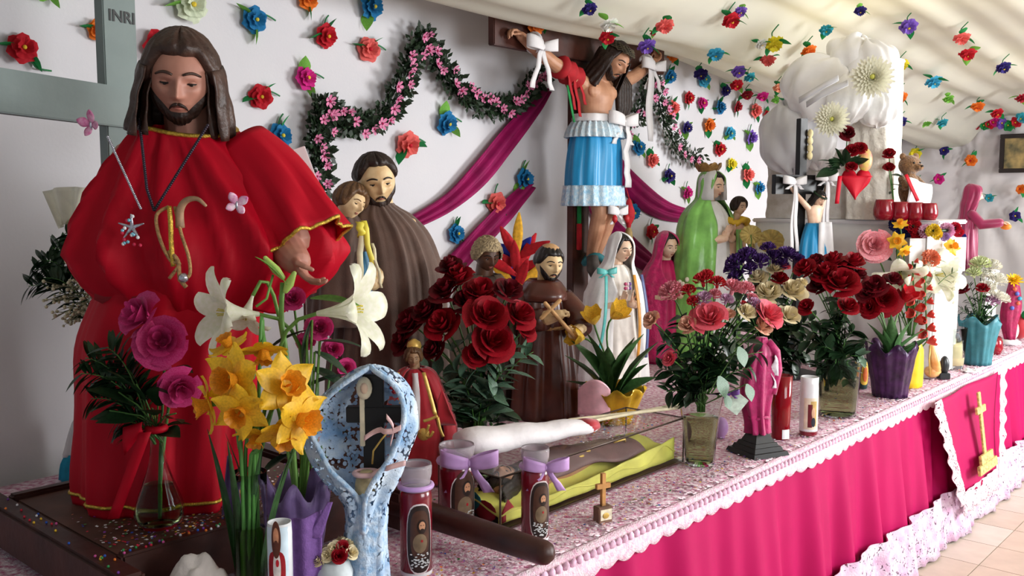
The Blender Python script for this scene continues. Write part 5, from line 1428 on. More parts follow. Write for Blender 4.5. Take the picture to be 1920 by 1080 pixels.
# ---- lei of bright fabric flowers along the altar's right shelf
LEI = [(1682, 420, '#1c2560', 17), (1702, 432, '#1c2560', 15), (1690, 440, '#1b2b70', 12), (1712, 424, '#c81228', 16), (1722, 438, '#c81228', 15), (1736, 434, '#f0b8d4', 15), (1750, 433, '#f2d038', 15), (1757, 440, '#f2d038', 11), (1775, 432, '#f2b4d4', 16), (1772, 444, '#c6a0d8', 10), (1790, 428, '#cc1838', 13), (1797, 436, '#cc1838', 11), (1803, 446, '#24389a', 10), (1724, 456, '#3b2a80', 8), (1700, 417, '#7ab4e0', 8)]
p0 = onA(1682, 425, .26); lei = thing('flower_lei', 'lei of navy, red, pink and yellow fabric flowers on the altar\'s right edge', 'garland', p0)
def leip(x, y):
    return onA(x, y, .05) if x < 1748 else on_b(x, y, bR-.06)
p0 = onA(1682, 425, .05); lei.location = p0
q = [leip(x, y)-p0 for x, y, c, s in LEI[:1]+LEI[3:4]+LEI[5:7]+LEI[8:9]+LEI[10:11]]
MB().tube(q, .008, 6).build('cord', GREEN_DARK, lei)
for i, (x, y, c, s) in enumerate(LEI):
    m = mat('lei'+c, c, rough=.8, var=.12, scale=40)
    if 'lei_mesh'+c not in PAP: PAP['lei_mesh'+c] = carnation_mesh('blossom', m, i)
    p = leip(x, y); obj('blossom', PAP['lei_mesh'+c], lei, p-p0, orient(Vector((-.4, -.9, .25)), i), s*p.y/F*.95)
# ---- framed picture on the far sheet
p = on_a(1921, 287, FA-.14); s = p.y/F
fr = thing('framed_picture', 'dark framed picture hanging on the far sheet at the right edge', 'picture', p, TH-PI/2)
hh, ww = 36*s, 42*s
for lo, hi in (((-ww, -.015, hh-.035), (ww, .015, hh)), ((-ww, -.015, -hh), (ww, .015, -hh+.035)), ((-ww, -.015, -hh+.035), (-ww+.035, .015, hh-.035)), ((ww-.035, -.015, -hh+.035), (ww, .015, hh-.035))):
    mb = MB(); mb.box(lo, hi, .003); mb.build('frame_bar', mat('frame_dark', '#231a18', rough=.4, var=.15), fr)
mb = MB(); mb.box((-ww+.03, -.004, -hh+.03), (ww-.03, .01, hh-.03)); mb.build('print', mat('picture_print', '#b59a62', rough=.5, scale=11, c2='#2b3a30', var=.3, bump=0), fr)
# ================================================================ bouquets and things on the table
def tbl(px, py): return on_z(px, py, ZT+.004)
def M_(name, c, **k): return mat(name, c, **k)
ROSE_RED = [rose_mesh('bloom', M_('rose_red', '#96061a', rough=.6, var=.25, scale=25, spec=.25), i) for i in range(3)]
ROSE_DK = [rose_mesh('bloom', M_('rose_dark', '#660616', rough=.6, var=.25, scale=25, spec=.25), 5+i) for i in range(2)]
ROSE_PINK = [rose_mesh('bloom', M_('rose_hotpink', '#c01c68', rough=.5, var=.2, scale=20, spec=.3, c2='#cf4a86'), 8+i, n=14, openness=1.05) for i in range(2)]
ROSE_CORAL = [rose_mesh('bloom', M_('rose_coral', '#ee7e86', rough=.5, var=.2, scale=30, spec=.3, c2='#d83e5c'), 11+i, openness=1.1) for i in range(2)]
ROSE_CREAM = [rose_mesh('bloom', M_('rose_cream', '#efe4c4', rough=.5, var=.08, scale=30, c2='#e2cfa0'), 14+i) for i in range(2)]
ROSE_BI = rose_mesh('bloom', M_('rose_bicolour', '#eee0b4', rough=.5, scale=14, c2='#c83a52'), 17, n=13, openness=.8)
CARN_RED = carnation_mesh('bloom', M_('carnation_red', '#cc1f2c', rough=.7, var=.2, scale=40), 1)
CARN_PINK = carnation_mesh('bloom', M_('carnation_pink', '#ec8f9c', rough=.7, var=.2, scale=40), 2)
CARN_LILAC = carnation_mesh('bloom', M_('carnation_lilac', '#cfa0c0', rough=.7, var=.2, scale=40), 3)
CARN_PURPLE = carnation_mesh('bloom', M_('statice_purple', '#4b2470', rough=.7, var=.3, scale=60), 4)
TULIP_RED = tulip_mesh('bloom', M_('tulip_red', '#c00f1f', rough=.4, var=.2, scale=12), .42)
TULIP_YEL = tulip_mesh('bloom', M_('tulip_yellow', '#f4c440', rough=.4, var=.15, scale=12, translucent=.2), .45)
CAM = Vector((0, 0, CAMZ))
def out_axis(p, c, toward=.7, up=.5):
    o = (Vector(p)-Vector(c)); o.z *= .6
    v = (CAM-Vector(p)).normalized(); v.z = 0
    return (o.normalized()*1.0 if o.length > 1e-5 else Vector((0, 0, 1))) + v*toward + Vector((0, 0, up))
def bouquet(vpos, neck_z, items, y, center, group, label, name='rose', leaf=LEAF_ROSE, leaves=2, leaf_size=.055, stem_r=.0028, toward=.7, upw=.5, rd=None):
    """items: (px, py, dy, mesh, r_px[, label, group])"""
    rd = rd or random.Random(hash(label) % 1000 if False else len(label)*7+len(items)); C = at(center[0], center[1], y)
    for it in items:
        px, py, dy, me, r = it[:5]; lab = it[5] if len(it) > 5 else label; g = it[6] if len(it) > 6 else group
        nm = it[7] if len(it) > 7 else name
        p = at(px, py, y+dy); s = r*p.y/F
        base = Vector(vpos)+Vector((rd.uniform(-.012, .012), rd.uniform(-.012, .012), neck_z))
        flower(nm, lab, g, base, p, out_axis(p, C, toward, upw), me, s, stem_r, GREEN_STEM, leaves, leaf, leaf_size, rd=rd)
def greens(vpos, neck_z, tips, y, label, group, leaf=LEAF_ROSE_D, n=12, size=.05, name='leafy_sprig', droop=.0, seed=1, stem_m=None):
    rd = random.Random(seed)
    for px, py, dy in tips:
        base = Vector(vpos)+Vector((rd.uniform(-.012, .012), rd.uniform(-.012, .012), neck_z))
        spray(name, label, base, at(px, py, y+dy), leaf, n, size, group, droop=droop, rd=rd, stem_m=stem_m)

LEAF_FERN = leaf_mesh('leaf', GREEN_DARK, .30, .2)
# ---- bud vase with three pink roses on the platform
v1 = on_z(300, 985, ZP); yv = v1.y; k = yv/F
vase('bud_vase', 'clear glass bud vase with pink roses standing on the dark platform', v1, [(38*k, .002), (46*k, .03), (42*k, .06), (25*k, .12), (14*k, .17), (12*k, .22), (20*k, .262), (23*k, .268)], .003, water=.12, rip=.03, nr=10)
nk = .20
for (px, py, dy, r, ax, lab) in ((262, 592, 0, 42, (-.5, -.7, .45), 'highest pink rose, wide open, in the bud vase'), (305, 640, -.02, 46, (.25, -.9, .25), 'middle pink rose facing forward in the bud vase'), (338, 728, -.03, 36, (.5, -.85, -.15), 'lowest pink rose drooping right in the bud vase')):
    p = at(px, py, yv+dy); flower('rose', lab, 'pink roses in the bud vase', v1+Vector((0, 0, .02)), p, ax, ROSE_PINK[int(px) % 2], r*k, .0035, GREEN_STEM, 1, LEAF_ROSE_D, .08)
gp = 'dark fern sprigs in the bud vase'
greens(v1, nk, [(160, 660, .03), (170, 740, .02), (200, 640, .02), (185, 700, .03), (150, 690, .02), (215, 790, -.02), (235, 680, .02)], yv, 'dark green fern sprig at the left of the pink roses', gp, LEAF_FERN, 22, .075, droop=.05, seed=3)
for px, py, sz in ((222, 735, .11), (255, 720, .12), (285, 765, .10), (235, 775, .09), (330, 775, .07), (300, 735, .09), (205, 770, .08)):
    t = thing('rose_leaf_spray', 'broad dark rose leaf low in the bud vase of pink roses', 'greenery', v1+Vector((0, 0, nk+.04)), 0, 'broad leaves in the bud vase')
    p = at(px, py, yv-.03)-t.location; MB().tube([(0, 0, 0), p*.5+Vector((0, 0, .01)), p], .002, 5).build('stem', GREEN_STEM, t)
    put_leaf(t, LEAF_BIG, p*.6, p+Vector((0, -.02, -.02)), sz, roll=RND.uniform(-.4, .4)).scale = (sz*1.8, sz, sz)
rb = thing('red_ribbon', 'red satin ribbon bow tied round the bud vase neck', 'ribbon', v1+Vector((0, 0, .235)))
mb = MB(); mb.tube([(15*k*math.cos(a), 15*k*math.sin(a), 0) for a in [i*PI/10 for i in range(20)]], .009, 8, close=True); mb.build('band', RED_SATIN, rb)
mb = MB(); mb.grid(lambda u, v: (-.02-v*.045, -.03-.008*math.sin(u*3), .012-.035*v+(u-.5)*.045*(.5+v)), 4, 5); mb.build('loop', RED_SATIN, rb, solid=.002)
mb = MB(); ribbon_strip(mb, [(-.012-.014*i/2-.004*i, -.035-.002*i, -.0-.036*i*.8) for i in range(8)], .026, (1, .2, 0)); mb.build('tail', RED_SATIN, rb, solid=.002)

# ---- cream bouquet behind the statue at far left
vb = tbl(208, 880); vb = on_b(205, 700, 1.32); vb.z = ZT+.004; yb = vb.y; k = yb/F
vase('tall_vase', 'tall grey vase hidden behind the red robed statue holding the cream bouquet', vb, [(.05, 0), (.06, .10), (.05, .30), (.035, .42), (.05, .46)], .004, m=mat('grey_ceramic', '#8f8a86', rough=.4))
bz = .44
for px, py, lab in ((150, 420, 'upper cream rose behind the red robed statue'), (138, 475, 'lower left cream rose behind the red robed statue'), (165, 490, 'lowest cream rose behind the red robed statue')):
    p = at(px, py, yb-.02); flower('rose', lab, 'cream roses behind the statue', vb+Vector((0, 0, bz)), p, (-.4, -.8, .3), ROSE_CREAM[px % 2], 23*k, .003, GREEN_STEM, 1, LEAF_ROSE_D, .05)
greens(vb, bz, [(52, 505, .0), (62, 470, .02), (95, 425, .05), (120, 395, .05), (70, 450, .03), (175, 375, .0), (80, 490, -.02)], yb, 'dark leatherleaf fern frond spreading left from behind the statue', 'fern fronds behind the statue', LEAF_FERN, 30, .085, name='fern_frond', droop=.15, seed=8)
p = at(125, 375, yb+.03); og = thing('organza_wrap', 'sheer cream organza wrap fanned behind the cream roses', 'wrap', p)
mb = MB(); mb.grid(lambda u, v: (k*(-45+95*u)*(.4+.6*v)+.0, .02*math.sin(u*14), k*(-45+70*v-25*(u-.6)**2)), 20, 8); mb.build('sheet', mat('organza', '#e4e0c4', rough=.6, alpha=.55, var=.05), og, solid=.001)
pl = thing('pearl_leaf', 'cream pearly leaf ornament above the cream roses', 'ornament', at(190, 345, yb-.12))
mb = MB(); mb.grid(lambda u, v: (.10*v, -.01*math.sin(v*3), .075*v+.04*math.sin(PI*v**.8)*(u-.5)*1.5), 6, 12)
mb.build('leaf', mat('pearl_cream', '#e6dcc0', rough=.3, var=.25, scale=70, bump=.6, bscale=90), pl, solid=.004)
bb = thing('babys_breath', 'wispy dried baby\'s breath sprig left of the red robe', 'flower', at(215, 560, yb-.05)); L0 = Vector(bb.location)
mb = MB(); m2 = MB(); rd = random.Random(4)
for i in range(46):
    e = Vector((rd.uniform(-110, 15)*k, rd.uniform(-.06, .06), rd.uniform(-60, 50)*k))
    P = [Vector((0, 0, -.02)), e*.5+Vector((0, 0, .02)), e]; mb.tube(P, .0011, 4)
    for j in range(5):
        q = e+Vector((rd.gauss(0, .012), rd.gauss(0, .012), rd.gauss(0, .012))); mb.tube([P[1].lerp(e, .6), q], .0008, 3); m2.ell(q, rd.uniform(.0035, .006), 5, 4)
mb.build('stems', mat('dry_stem', '#8f8a68', rough=.8), bb, kind='stuff'); m2.build('florets', mat('dry_floret', '#d6cfae', rough=.8, var=.15, scale=80), bb, kind='stuff')
# ---- white and teal cloth figure at far left by the wall
p = on_b(140, 905, 1.56); p.z = ZT+.004; k = p.y/F
tf = thing('cloth_figure', 'small white draped figure with teal skirt behind the statue by the wall', 'figurine', p)
mb = MB(); mb.loft([(0, 0, 0, 25*k, 20*k), (30*k, 0, 0, 23*k, 18*k), (50*k, 4*k, 0, 17*k, 14*k)], 28, folds(6, .006, 13, .002)); mb.build('teal_skirt', mat('teal_skirt', '#0f8fb0', rough=.7, var=.1), tf, solid=.003)
mb = MB(); mb.loft([(46*k, 3*k, 0, 21*k, 16*k), (75*k, 8*k, 0, 17*k, 13*k), (110*k, 14*k, 0, 10*k, 9*k), (122*k, 15*k, 0, 3*k, 3*k)], 28, folds(5, .006, 11, .002), cap_top=True); mb.build('white_drape', WHITE_CLOTH, tf, solid=.003)
# ---- card behind the statue
p = at(568, 320, 2.85); k = 2.85/F; cd_ = thing('leaning_card', 'white and pink folded card standing behind the statue\'s left shoulder', 'card', p)
cd_.rotation_euler = (0, R(-19), R(10))
mb = MB(); mb.box((-20*k, -.002, -44*k), (18*k, .002, 42*k), .001); mb.build('front', mat('card_pink', '#e8b4bc', rough=.6, scale=2.2, c2='#f6f2f0'), cd_)
mb = MB(); mb.box((-20*k, .006, -44*k), (19*k, .010, 42*k), .001); mb.build('back', WHITE_CLOTH, cd_)
p = on_b(560, 320, 1.05); stn = thing('card_stand', 'slender easel stand behind the statue holding up the folded card', 'stand', (at(566, 360, 2.86).x, 2.875, ZT+.004))
mb = MB(); mb.tube([(0, 0, 0), (0, 0, at(566, 362, 2.875).z-ZT)], .006, 8); mb.lathe([(.001, 0), (.05, 0), (.05, .008), (.006, .014)], 20); mb.build('pole', WOOD_DARK, stn)

# ---- daffodils in a glass cylinder
y = 1.95; k = y/F; vd = at(470, 1000, y); vd.z = ZT+.004
hz_ = at(470, 884, y).z-vd.z
vase('glass_cylinder', 'clear glass cylinder vase holding the yellow daffodils in front', vd, [(.033, 0), (.034, .05), (.035, .2), (.037, hz_)], .0025, water=hz_*.62)
DY = M_('daffodil_yellow', '#f8c42a', rough=.45, var=.1, scale=14, translucent=.25); DO = M_('daffodil_orange', '#ee9c22', rough=.5, var=.12, scale=20, translucent=.2)
def daff_petal():
    mb = MB(); mb.grid(lambda u, v: ((u-.5)*.72*math.sin(PI*min(1, .08+.9*v**.85)), v*1.0, .12*v*v-.18*abs(u-.5)*v+.04*math.sin(v*6)), 4, 6); return mb.mesh('petal', DY)
def daff_corona():
    mb = MB(); mb.grid(lambda u, v: (lambda a, r: (r*math.cos(a), r*math.sin(a), .55*v-.02+.03*math.sin(a*9)*v))(u*2*PI, .17+.10*v+.10*v**4+.02*math.sin(u*2*PI*8)*v), 32, 6, cu=True)
    mb.ell((0, 0, .2), (.04, .04, .2), 6, 5); return mb.mesh('corona', DO)
DP, DC = daff_petal(), daff_corona()
def daffodil(px, py, dy, r, ax, lab, spin=0):
    p = at(px, py, y+dy); ax = Vector(ax).normalized()
    base = vd+Vector((RND.uniform(-.015, .015), RND.uniform(-.015, .015), .01))
    t = thing('daffodil', lab, 'flower', base, 0, 'daffodils in the glass cylinder')
    q = p-base; top = q-ax*r*k*.9
    P = [Vector((0, 0, 0)), Vector((top.x*.12, top.y*.12, hz_)), Vector((top.x*.35, top.y*.35, hz_+.35*(top.z-hz_))), Vector((top.x*.85, top.y*.85, max(hz_+.1, top.z+.02))), top, q-ax*r*k*.05]
    S = spline([tuple(x) for x in P], 4); MB().tube(S, [.0042]*(len(S)-6)+[.0036, .0034, .004, .006, .0065, .006], 8).build('stem', M_('daff_stem', '#5e9a48', rough=.4, var=.12, scale=12), t)
    e = orient(ax, spin); Rm = e.to_matrix()
    o = obj('corona', DC, t, q, e, r*k*1.3)
    for i in range(6):
        w = i*PI/3
        m = Rm @ Matrix.Rotation(w, 3, 'Z') @ Matrix.Rotation(R(8 if i % 2 else 2), 3, 'X')
        obj('petal', DP, t, q+Rm @ Vector((0, 0, .01*r*k*(i % 2))), m.to_euler(), r*k*1.3)
daffodil(430, 650, .0, 34, (-.35, -.35, .9), 'uppermost daffodil, half hidden under the left lily')
daffodil(494, 655, .02, 40, (.1, -.4, -.8), 'daffodil nodding down just right of the uppermost one')
daffodil(440, 712, -.06, 54, (-.45, -.85, .1), 'largest daffodil, facing forward at upper left of the bunch')
daffodil(395, 758, -.03, 44, (-.85, -.4, -.15), 'daffodil pointing left at the bunch\'s left edge')
daffodil(452, 770, -.08, 44, (-.1, -.9, -.25), 'orange centred daffodil facing forward, low in the middle')
daffodil(535, 725, -.05, 52, (.55, -.65, .3), 'daffodil at the upper right of the bunch')
daffodil(560, 785, -.05, 52, (.85, -.5, -.1), 'daffodil pointing right at the bunch\'s right edge')
daffodil(532, 808, -.04, 46, (.35, -.6, -.7), 'lowest daffodil drooping over the blue lace')
daffodil(480, 815, -.03, 34, (.0, -.5, -.8), 'small daffodil hanging over the stems in the middle')
for i in range(7):
    t = thing('daffodil_leaf', 'flat green daffodil leaf upright in the glass cylinder', 'greenery', vd+Vector((.022*math.cos(i*2.4), .018*math.sin(i*2.4), .01)), 0, 'daffodil leaves')
    put_leaf(t, LEAF_LONG, (0, 0, 0), (.06*math.cos(i*2.4), -.02, 1), .38+.015*(i % 4), roll=i*1.3).scale = (.11, .40, .25)

# ---- easter lilies in a purple wrapped pot
y2 = 2.12; k = y2/F; vl = at(560, 1000, y2); vl.z = ZT+.004
foil_pot('lily_pot', 'lavender foil wrapped pot of white lilies beside the daffodils', vl, .052, at(560, 925, y2).z-vl.z, M_('purple_foil', '#80689c', rough=.5, var=.2, scale=20, bump=.4, bscale=20), 1.5, seed=2)
LW = M_('lily_white', '#f4f2e4', rough=.4, var=.04, scale=10, c2='#e4e6c8', translucent=.25)
def lily_petal(w_):
    mb = MB()
    prof = [(0, .045), (.25, .085), (.5, .16), (.7, .27), (.85, .43), (.95, .60), (.97, .76), (.90, .86)]
    P = spline([(z, r) for z, r in prof], 2); kk = len(P)-1
    def fn(u, v):
        z, r = P[int(round(v*kk))]; s = u*2-1
        ww = w_*(.35+.65*math.sin(PI*min(1, .10+.86*v)))
        if v > .85: ww *= 1-((v-.85)/.15)**2*.85
        a = s*min(1.05, ww/(max(r, .10)))*.55 if r < .3 else s*ww/r*.55
        return (r*math.sin(a), -r*math.cos(a)*1.0, z-.05*s*s*(v > .5))
    mb.grid(fn, 6, kk); return mb.mesh('petal', LW)
LP0, LP1 = lily_petal(.52), lily_petal(.42)
def lily(px, py, dy, L, ax, lab, group, base, yy, spin=0, stem=True, bow_=.35):
    """px,py = mouth of the trumpet"""
    p = at(px, py, yy+dy); kk = yy/F; ax = Vector(ax).normalized(); S = L*kk; q = p-ax*S*.9-Vector(base)
    t = thing('lily', lab, 'flower', base, 0, group)
    P = stem_pts((0, 0, 0), q, ax, 10, bow_); MB().tube(P, .0045, 8).build('stem', M_('lily_stem', '#6f9c48', rough=.4, var=.1), t)
    Rm = orient(ax, spin).to_matrix()
    for i in range(6):
        obj('petal', LP0 if i % 2 else LP1, t, q, (Rm @ Matrix.Rotation(i*PI/3, 3, 'Z')).to_euler(), S)
    mb = MB()
    for i in range(6):
        a = i*PI/3+.3; mb.tube([(0, 0, .3*S), (.06*S*math.cos(a), .06*S*math.sin(a), .78*S)], .0012, 4); mb.ell((.06*S*math.cos(a), .06*S*math.sin(a), .79*S), (.012*S*2, .006*S*2, .008*S*2), 6, 4)
    o = mb.build('stamens', M_('anther', '#d8c850', rough=.6), t, loc=q, rot=Rm.to_euler())
    return t
lb = vl+Vector((0, 0, .12))
lily(398, 585, -.08, 100, (-.75, -.62, .12), 'open white lily facing left in front of the red robe', 'white lilies in the lavender pot', lb, y2, .3)
lily(690, 578, -.05, 112, (.95, -.2, .12), 'white lily seen from the side pointing right', 'white lilies in the lavender pot', lb, y2, .5)
lily(456, 605, -.02, 62, (-.2, -.5, -.85), 'third white lily nodding down behind the left one', 'white lilies in the lavender pot', lb, y2, .1)
t = thing('lily_bud_stem', 'upright lily stem with pale green buds above the daffodils', 'flower', lb); L0 = Vector(lb)
P = [Vector((0, 0, 0)), at(540, 700, y2)-L0, at(528, 600, y2)-L0, at(530, 530, y2)-L0]; S = spline([tuple(x) for x in P], 5)
MB().tube(S, .006, 8).build('stem', MATS['lily_stem'], t)
BUD = M_('lily_bud', '#a9c765', rough=.4, var=.12, scale=14)
for a, b_, r in (((548, 520), (536, 545), .011), ((505, 492), (530, 520), .010)):
    p1 = at(*a, y2-.01)-L0; p0 = at(*b_, y2-.01)-L0
    MB().capsule([p0, p0.lerp(p1, .5), p0.lerp(p1, 1.3)], [r*.6, r, r*.5], 10).build('bud', BUD, t)
MB().tube([at(512, 515, y2-.02)-L0, at(500, 560, y2-.03)-L0, at(480, 575, y2-.04)-L0], .003, 6).build('side_stem', MATS['lily_stem'], t)
put_leaf(t, LEAF_LILY, at(478, 482, y2-.03)-L0, at(545, 520, y2-.03)-at(478, 482, y2-.03), .095)
put_leaf(t, LEAF_LILY, at(582, 560, y2-.04)-L0, at(665, 558, y2-.04)-at(582, 560, y2-.04), .112, roll=.5)
for i, (ax_, ay_, bx_, by_) in enumerate(((585, 600, 560, 700), (600, 640, 690, 640), (580, 690, 660, 720), (570, 730, 640, 690), (575, 620, 500, 640), (590, 660, 655, 690), (565, 780, 640, 760), (560, 820, 620, 860), (550, 850, 500, 870), (580, 800, 660, 800))):
    p0 = at(ax_, ay_, y2+.03)-L0; p1 = at(bx_, by_, y2+.05)-L0
    MB().tube([Vector((0, 0, .02)), p0*.5+Vector((.01, 0, .02)), p0], .003, 5).build('leaf_stalk', MATS['lily_stem'], t)
    put_leaf(t, LEAF_BIG, p0, p1-p0, max(.10, (p1-p0).length*1.1), roll=.4*(i % 3-1))
for px, py, r, lab in ((550, 560, 24, 'hot pink gladiolus bloom behind the lily stem'), (600, 615, 26, 'hot pink bloom between the two lilies'), (625, 655, 20, 'hot pink bloom above the blue lace hood'), (648, 690, 18, 'lowest hot pink bloom touching the blue lace hood'), (575, 640, 18, 'small hot pink bloom behind the lily leaves')):
    p = at(px, py, y2+.12); flower('pink_bloom', lab, 'hot pink blooms behind the lilies', lb+Vector((.03, .05, -.05)), p, (.2, -.9, .3), ROSE_PINK[1], r*y2/F, .003, GREEN_STEM, 0, spin=px)
fp = at(433, 900, 2.25); fz0 = ZT+.004
t = thing('purple_tissue', 'upright sheet of purple tissue left of the daffodil stems', 'paper', (fp.x, fp.y, fz0))
mb = MB(); k = 2.25/F
mb.grid(lambda u, v: ((u-.5)*.045*(1-.7*v*v)*(1.6-v*.6), .012*math.sin(u*5), v*(at(430, 855, 2.25).z-fz0)), 8, 10); mb.build('sheet', MATS['purple_foil'], t, solid=.002)
# lavender crepe sheet beside the heart candle
t = thing('purple_crepe', 'folded purple crepe paper standing right of the small picture candle', 'paper', (at(572, 1000, 1.98).x, 1.98, ZT+.004))
k = 1.98/F; zz = at(572, 975, 1.98).z-ZT
mb = MB(); mb.grid(lambda u, v: ((u-.5)*.062*(1+.25*v), .008*math.sin(u*9)-.01*v, v*zz*(1+.10*u*u*v)), 14, 10)
mb.grid(lambda u, v: (.022+.035*v+(u-.5)*.03*(1-.6*v), -.006, zz*(.80+.38*v)), 4, 6)
mb.build('sheet', M_('purple_crepe', '#8a62ac', rough=.8, var=.1, scale=60, bump=.3, bscale=200), t, solid=.003)

# ---- jar candles
def cyl_patch(mb, R0, th0, z0, wa, ha, shape='ellipse', n=14, off=.0006):
    """patch lying on a cylinder of radius R0 around angle th0 (0 = front -Y)"""
    if shape == 'rect':
        mb.grid(lambda u, v: ((R0+off)*math.sin(th0+(u-.5)*2*wa/R0), -(R0+off)*math.cos(th0+(u-.5)*2*wa/R0), z0+(v-.5)*2*ha), n, 4)
    else:
        def fn(u, v):
            a = u*2*PI; x = wa*v*math.cos(a); z = ha*v*math.sin(a)
            if shape == 'arch': 
                c, s = math.cos(a), math.sin(a); kx = (abs(c)**3+abs(s)**3)**(-1/3); x *= kx; z *= kx
            return ((R0+off)*math.sin(th0+x/R0), -(R0+off)*math.cos(th0+x/R0), z0+z)
        mb.grid(fn, 28, 4, cu=True)
def portrait(t, R0, th, z0, s, bgc, robe='#e8e2d8', hairc='#3a2118', emb=True):
    """small devotional portrait printed on a label"""
    ms = [mat('print'+c, c, rough=.35, var=.12, scale=60) for c in (bgc, hairc, '#c9916e', robe, '#a01420', '#d8ccb8')]
    mb = MB()
    mb.mi = 0; cyl_patch(mb, R0, th, z0, s*.62, s*1.55, 'arch', off=.0010)
    mb.mi = 3; cyl_patch(mb, R0, th+.0/R0, z0-s*.55, s*.46, s*.62, 'ellipse', off=.0016)
    mb.mi = 1; cyl_patch(mb, R0, th+s*.12/R0, z0+s*.52, s*.30, s*.46, off=.0020)
    mb.mi = 2; cyl_patch(mb, R0, th+s*.12/R0, z0+s*.56, s*.20, s*.30, off=.0026)
    mb.mi = 1; cyl_patch(mb, R0, th+s*.12/R0, z0+s*.32, s*.12, s*.09, off=.0030)
    mb.mi = 1; cyl_patch(mb, R0, th+s*.04/R0, z0+s*.62, s*.04, s*.025, off=.0030); cyl_patch(mb, R0, th+s*.20/R0, z0+s*.62, s*.04, s*.025, off=.0030)
    if emb:
        mb.mi = 4; cyl_patch(mb, R0, th+s*.1/R0, z0-s*.40, s*.07, s*.09, off=.0026)
    mb.build('picture', ms, t)
WAX_RED = M_('wax_red', '#7a0f22', rough=.25, var=.12, scale=20, coat=.6)
CLR = mat('jar_rim', '#e6dde2', rough=.08, trans=.75, ior=1.2, var=.02)
LAV = M_('lavender_ribbon', '#c79bd6', rough=.4, var=.1, scale=20, sheen=.3)
def jar_candle(label, px, base_py, top_py, hw_px, th, bow_kind):
    p = tbl(px, base_py); k = p.y/F; r = hw_px*k; h = at(px, top_py, p.y).z-p.z
    t = thing('jar_candle', label, 'candle', p, 0, 'dark red picture candles with lavender ribbon')
    MB().lathe([(.001, 0), (r*.86, 0), (r*.97, h*.012), (r, h*.03), (r, h*.05)], 32).build('base', WHITE_CLOTH, t)
    MB().lathe([(r*.9, h*.05), (r, h*.055), (r, h*.70), (r*.97, h*.75), (r*.9, h*.765)], 36).build('wax', WAX_RED, t)
    MB().lathe([(r*.9, h*.75), (r*.88, h*.80), (r*.92, h*.86), (r*1.0, h*.90), (r*1.02, h*.97), (r*.98, h), (r*.92, h*.98), (r*.9, h*.88), (r*.84, h*.8)], 32).build('glass_rim', CLR, t)
    mb = MB(); mb.mi = 0; cyl_patch(mb, r, th, h*.36, r*.86, h*.315, 'arch', off=.0004); mb.mi = 1; cyl_patch(mb, r, th, h*.36, r*.80, h*.30, 'arch', off=.0008)
    mb.build('label', [mat('label_edge', '#d8c8c8', rough=.4), mat('label_dark', '#2a1a16', rough=.4, var=.2, scale=20)], t)
    portrait(t, r, th, h*.40, r*.98, '#4a2c20', '#77634c', '#241410')
    mb = MB(); rd = random.Random(int(px))
    for i in range(46): cyl_patch(mb, r, th+rd.uniform(-.55, .55), h*(.10+.14*rd.random()), r*.07, h*.006, off=.0034, n=6)
    mb.build('print_flourish', mat('print_white', '#cfd2d2', rough=.5), t, kind='stuff')
    mb = MB(); mb.tube([((r*1.0)*math.cos(a), (r*1.0)*math.sin(a), h*.80) for a in [i*PI/14 for i in range(28)]], r*.17, 8, close=True)
    mb.build('ribbon_band', LAV, t)
    if bow_kind:
        mb = MB(); bow(mb, (r*.75*bow_kind, -r*.85, h*.82), r*1.55, tails=1.1); mb.build('bow', LAV, t, solid=.0015)
    return t
jar_candle('dark red jar candle nearest the pole, lavender band and bearded portrait label', 781, 1075, 868, 31, .35, 0)
jar_candle('dark red jar candle with lavender bow just left of the glass case', 857, 985, 832, 34, .55, 1)
jar_candle('dark red jar candle with lavender bow standing in front of the glass case', 1003, 1012, 838, 27, .45, 1)
# small picture candle low at the front
p = at(524, 1000, 1.90); p.z = ZT+.004; k = 1.90/F; h = at(524, 978, 1.90).z-p.z; r = 24*k
t = thing('picture_candle', 'small white candle with portrait of a red robed man, beside the daffodil vase', 'candle', p)
MB().lathe([(.001, 0), (r, 0), (r, h*.9), (r*.95, h), (r*.88, h), (r*.86, h*.92), (.001, h*.9)], 32).build('jar', mat('candle_white', '#e4e6ea', rough=.25, var=.04, coat=.3), t)
mb = MB(); mb.mi = 0; cyl_patch(mb, r, -.0, h*.64, r*.95, h*.34, 'rect', off=.0005); mb.build('label', mat('label_sky', '#cfe2ee', rough=.4, var=.08, scale=30), t)
ms = [mat('p'+c, c, rough=.4, var=.12, scale=60) for c in ('#9c1220', '#5a2c1c', '#c98a66', '#e6e0da', '#c01828')]
mb = MB(); zc = h*.83
mb.mi = 0; cyl_patch(mb, r, -.05, zc-.055, r*.72, .040, 'arch', off=.0010)
mb.mi = 3; cyl_patch(mb, r, -.0, zc-.052, r*.30, .038, off=.0014)
mb.mi = 1; cyl_patch(mb, r, -.02, zc+.010, r*.36, .040, off=.0018)
mb.mi = 2; cyl_patch(mb, r, -.02, zc+.016, r*.21, .020, off=.0022)
mb.mi = 1; cyl_patch(mb, r, -.02, zc+.000, r*.16, .009, off=.0026)
mb.mi = 4; cyl_patch(mb, r, .05, zc-.040, r*.12, .008, off=.0022)
mb.build('picture', ms, t)

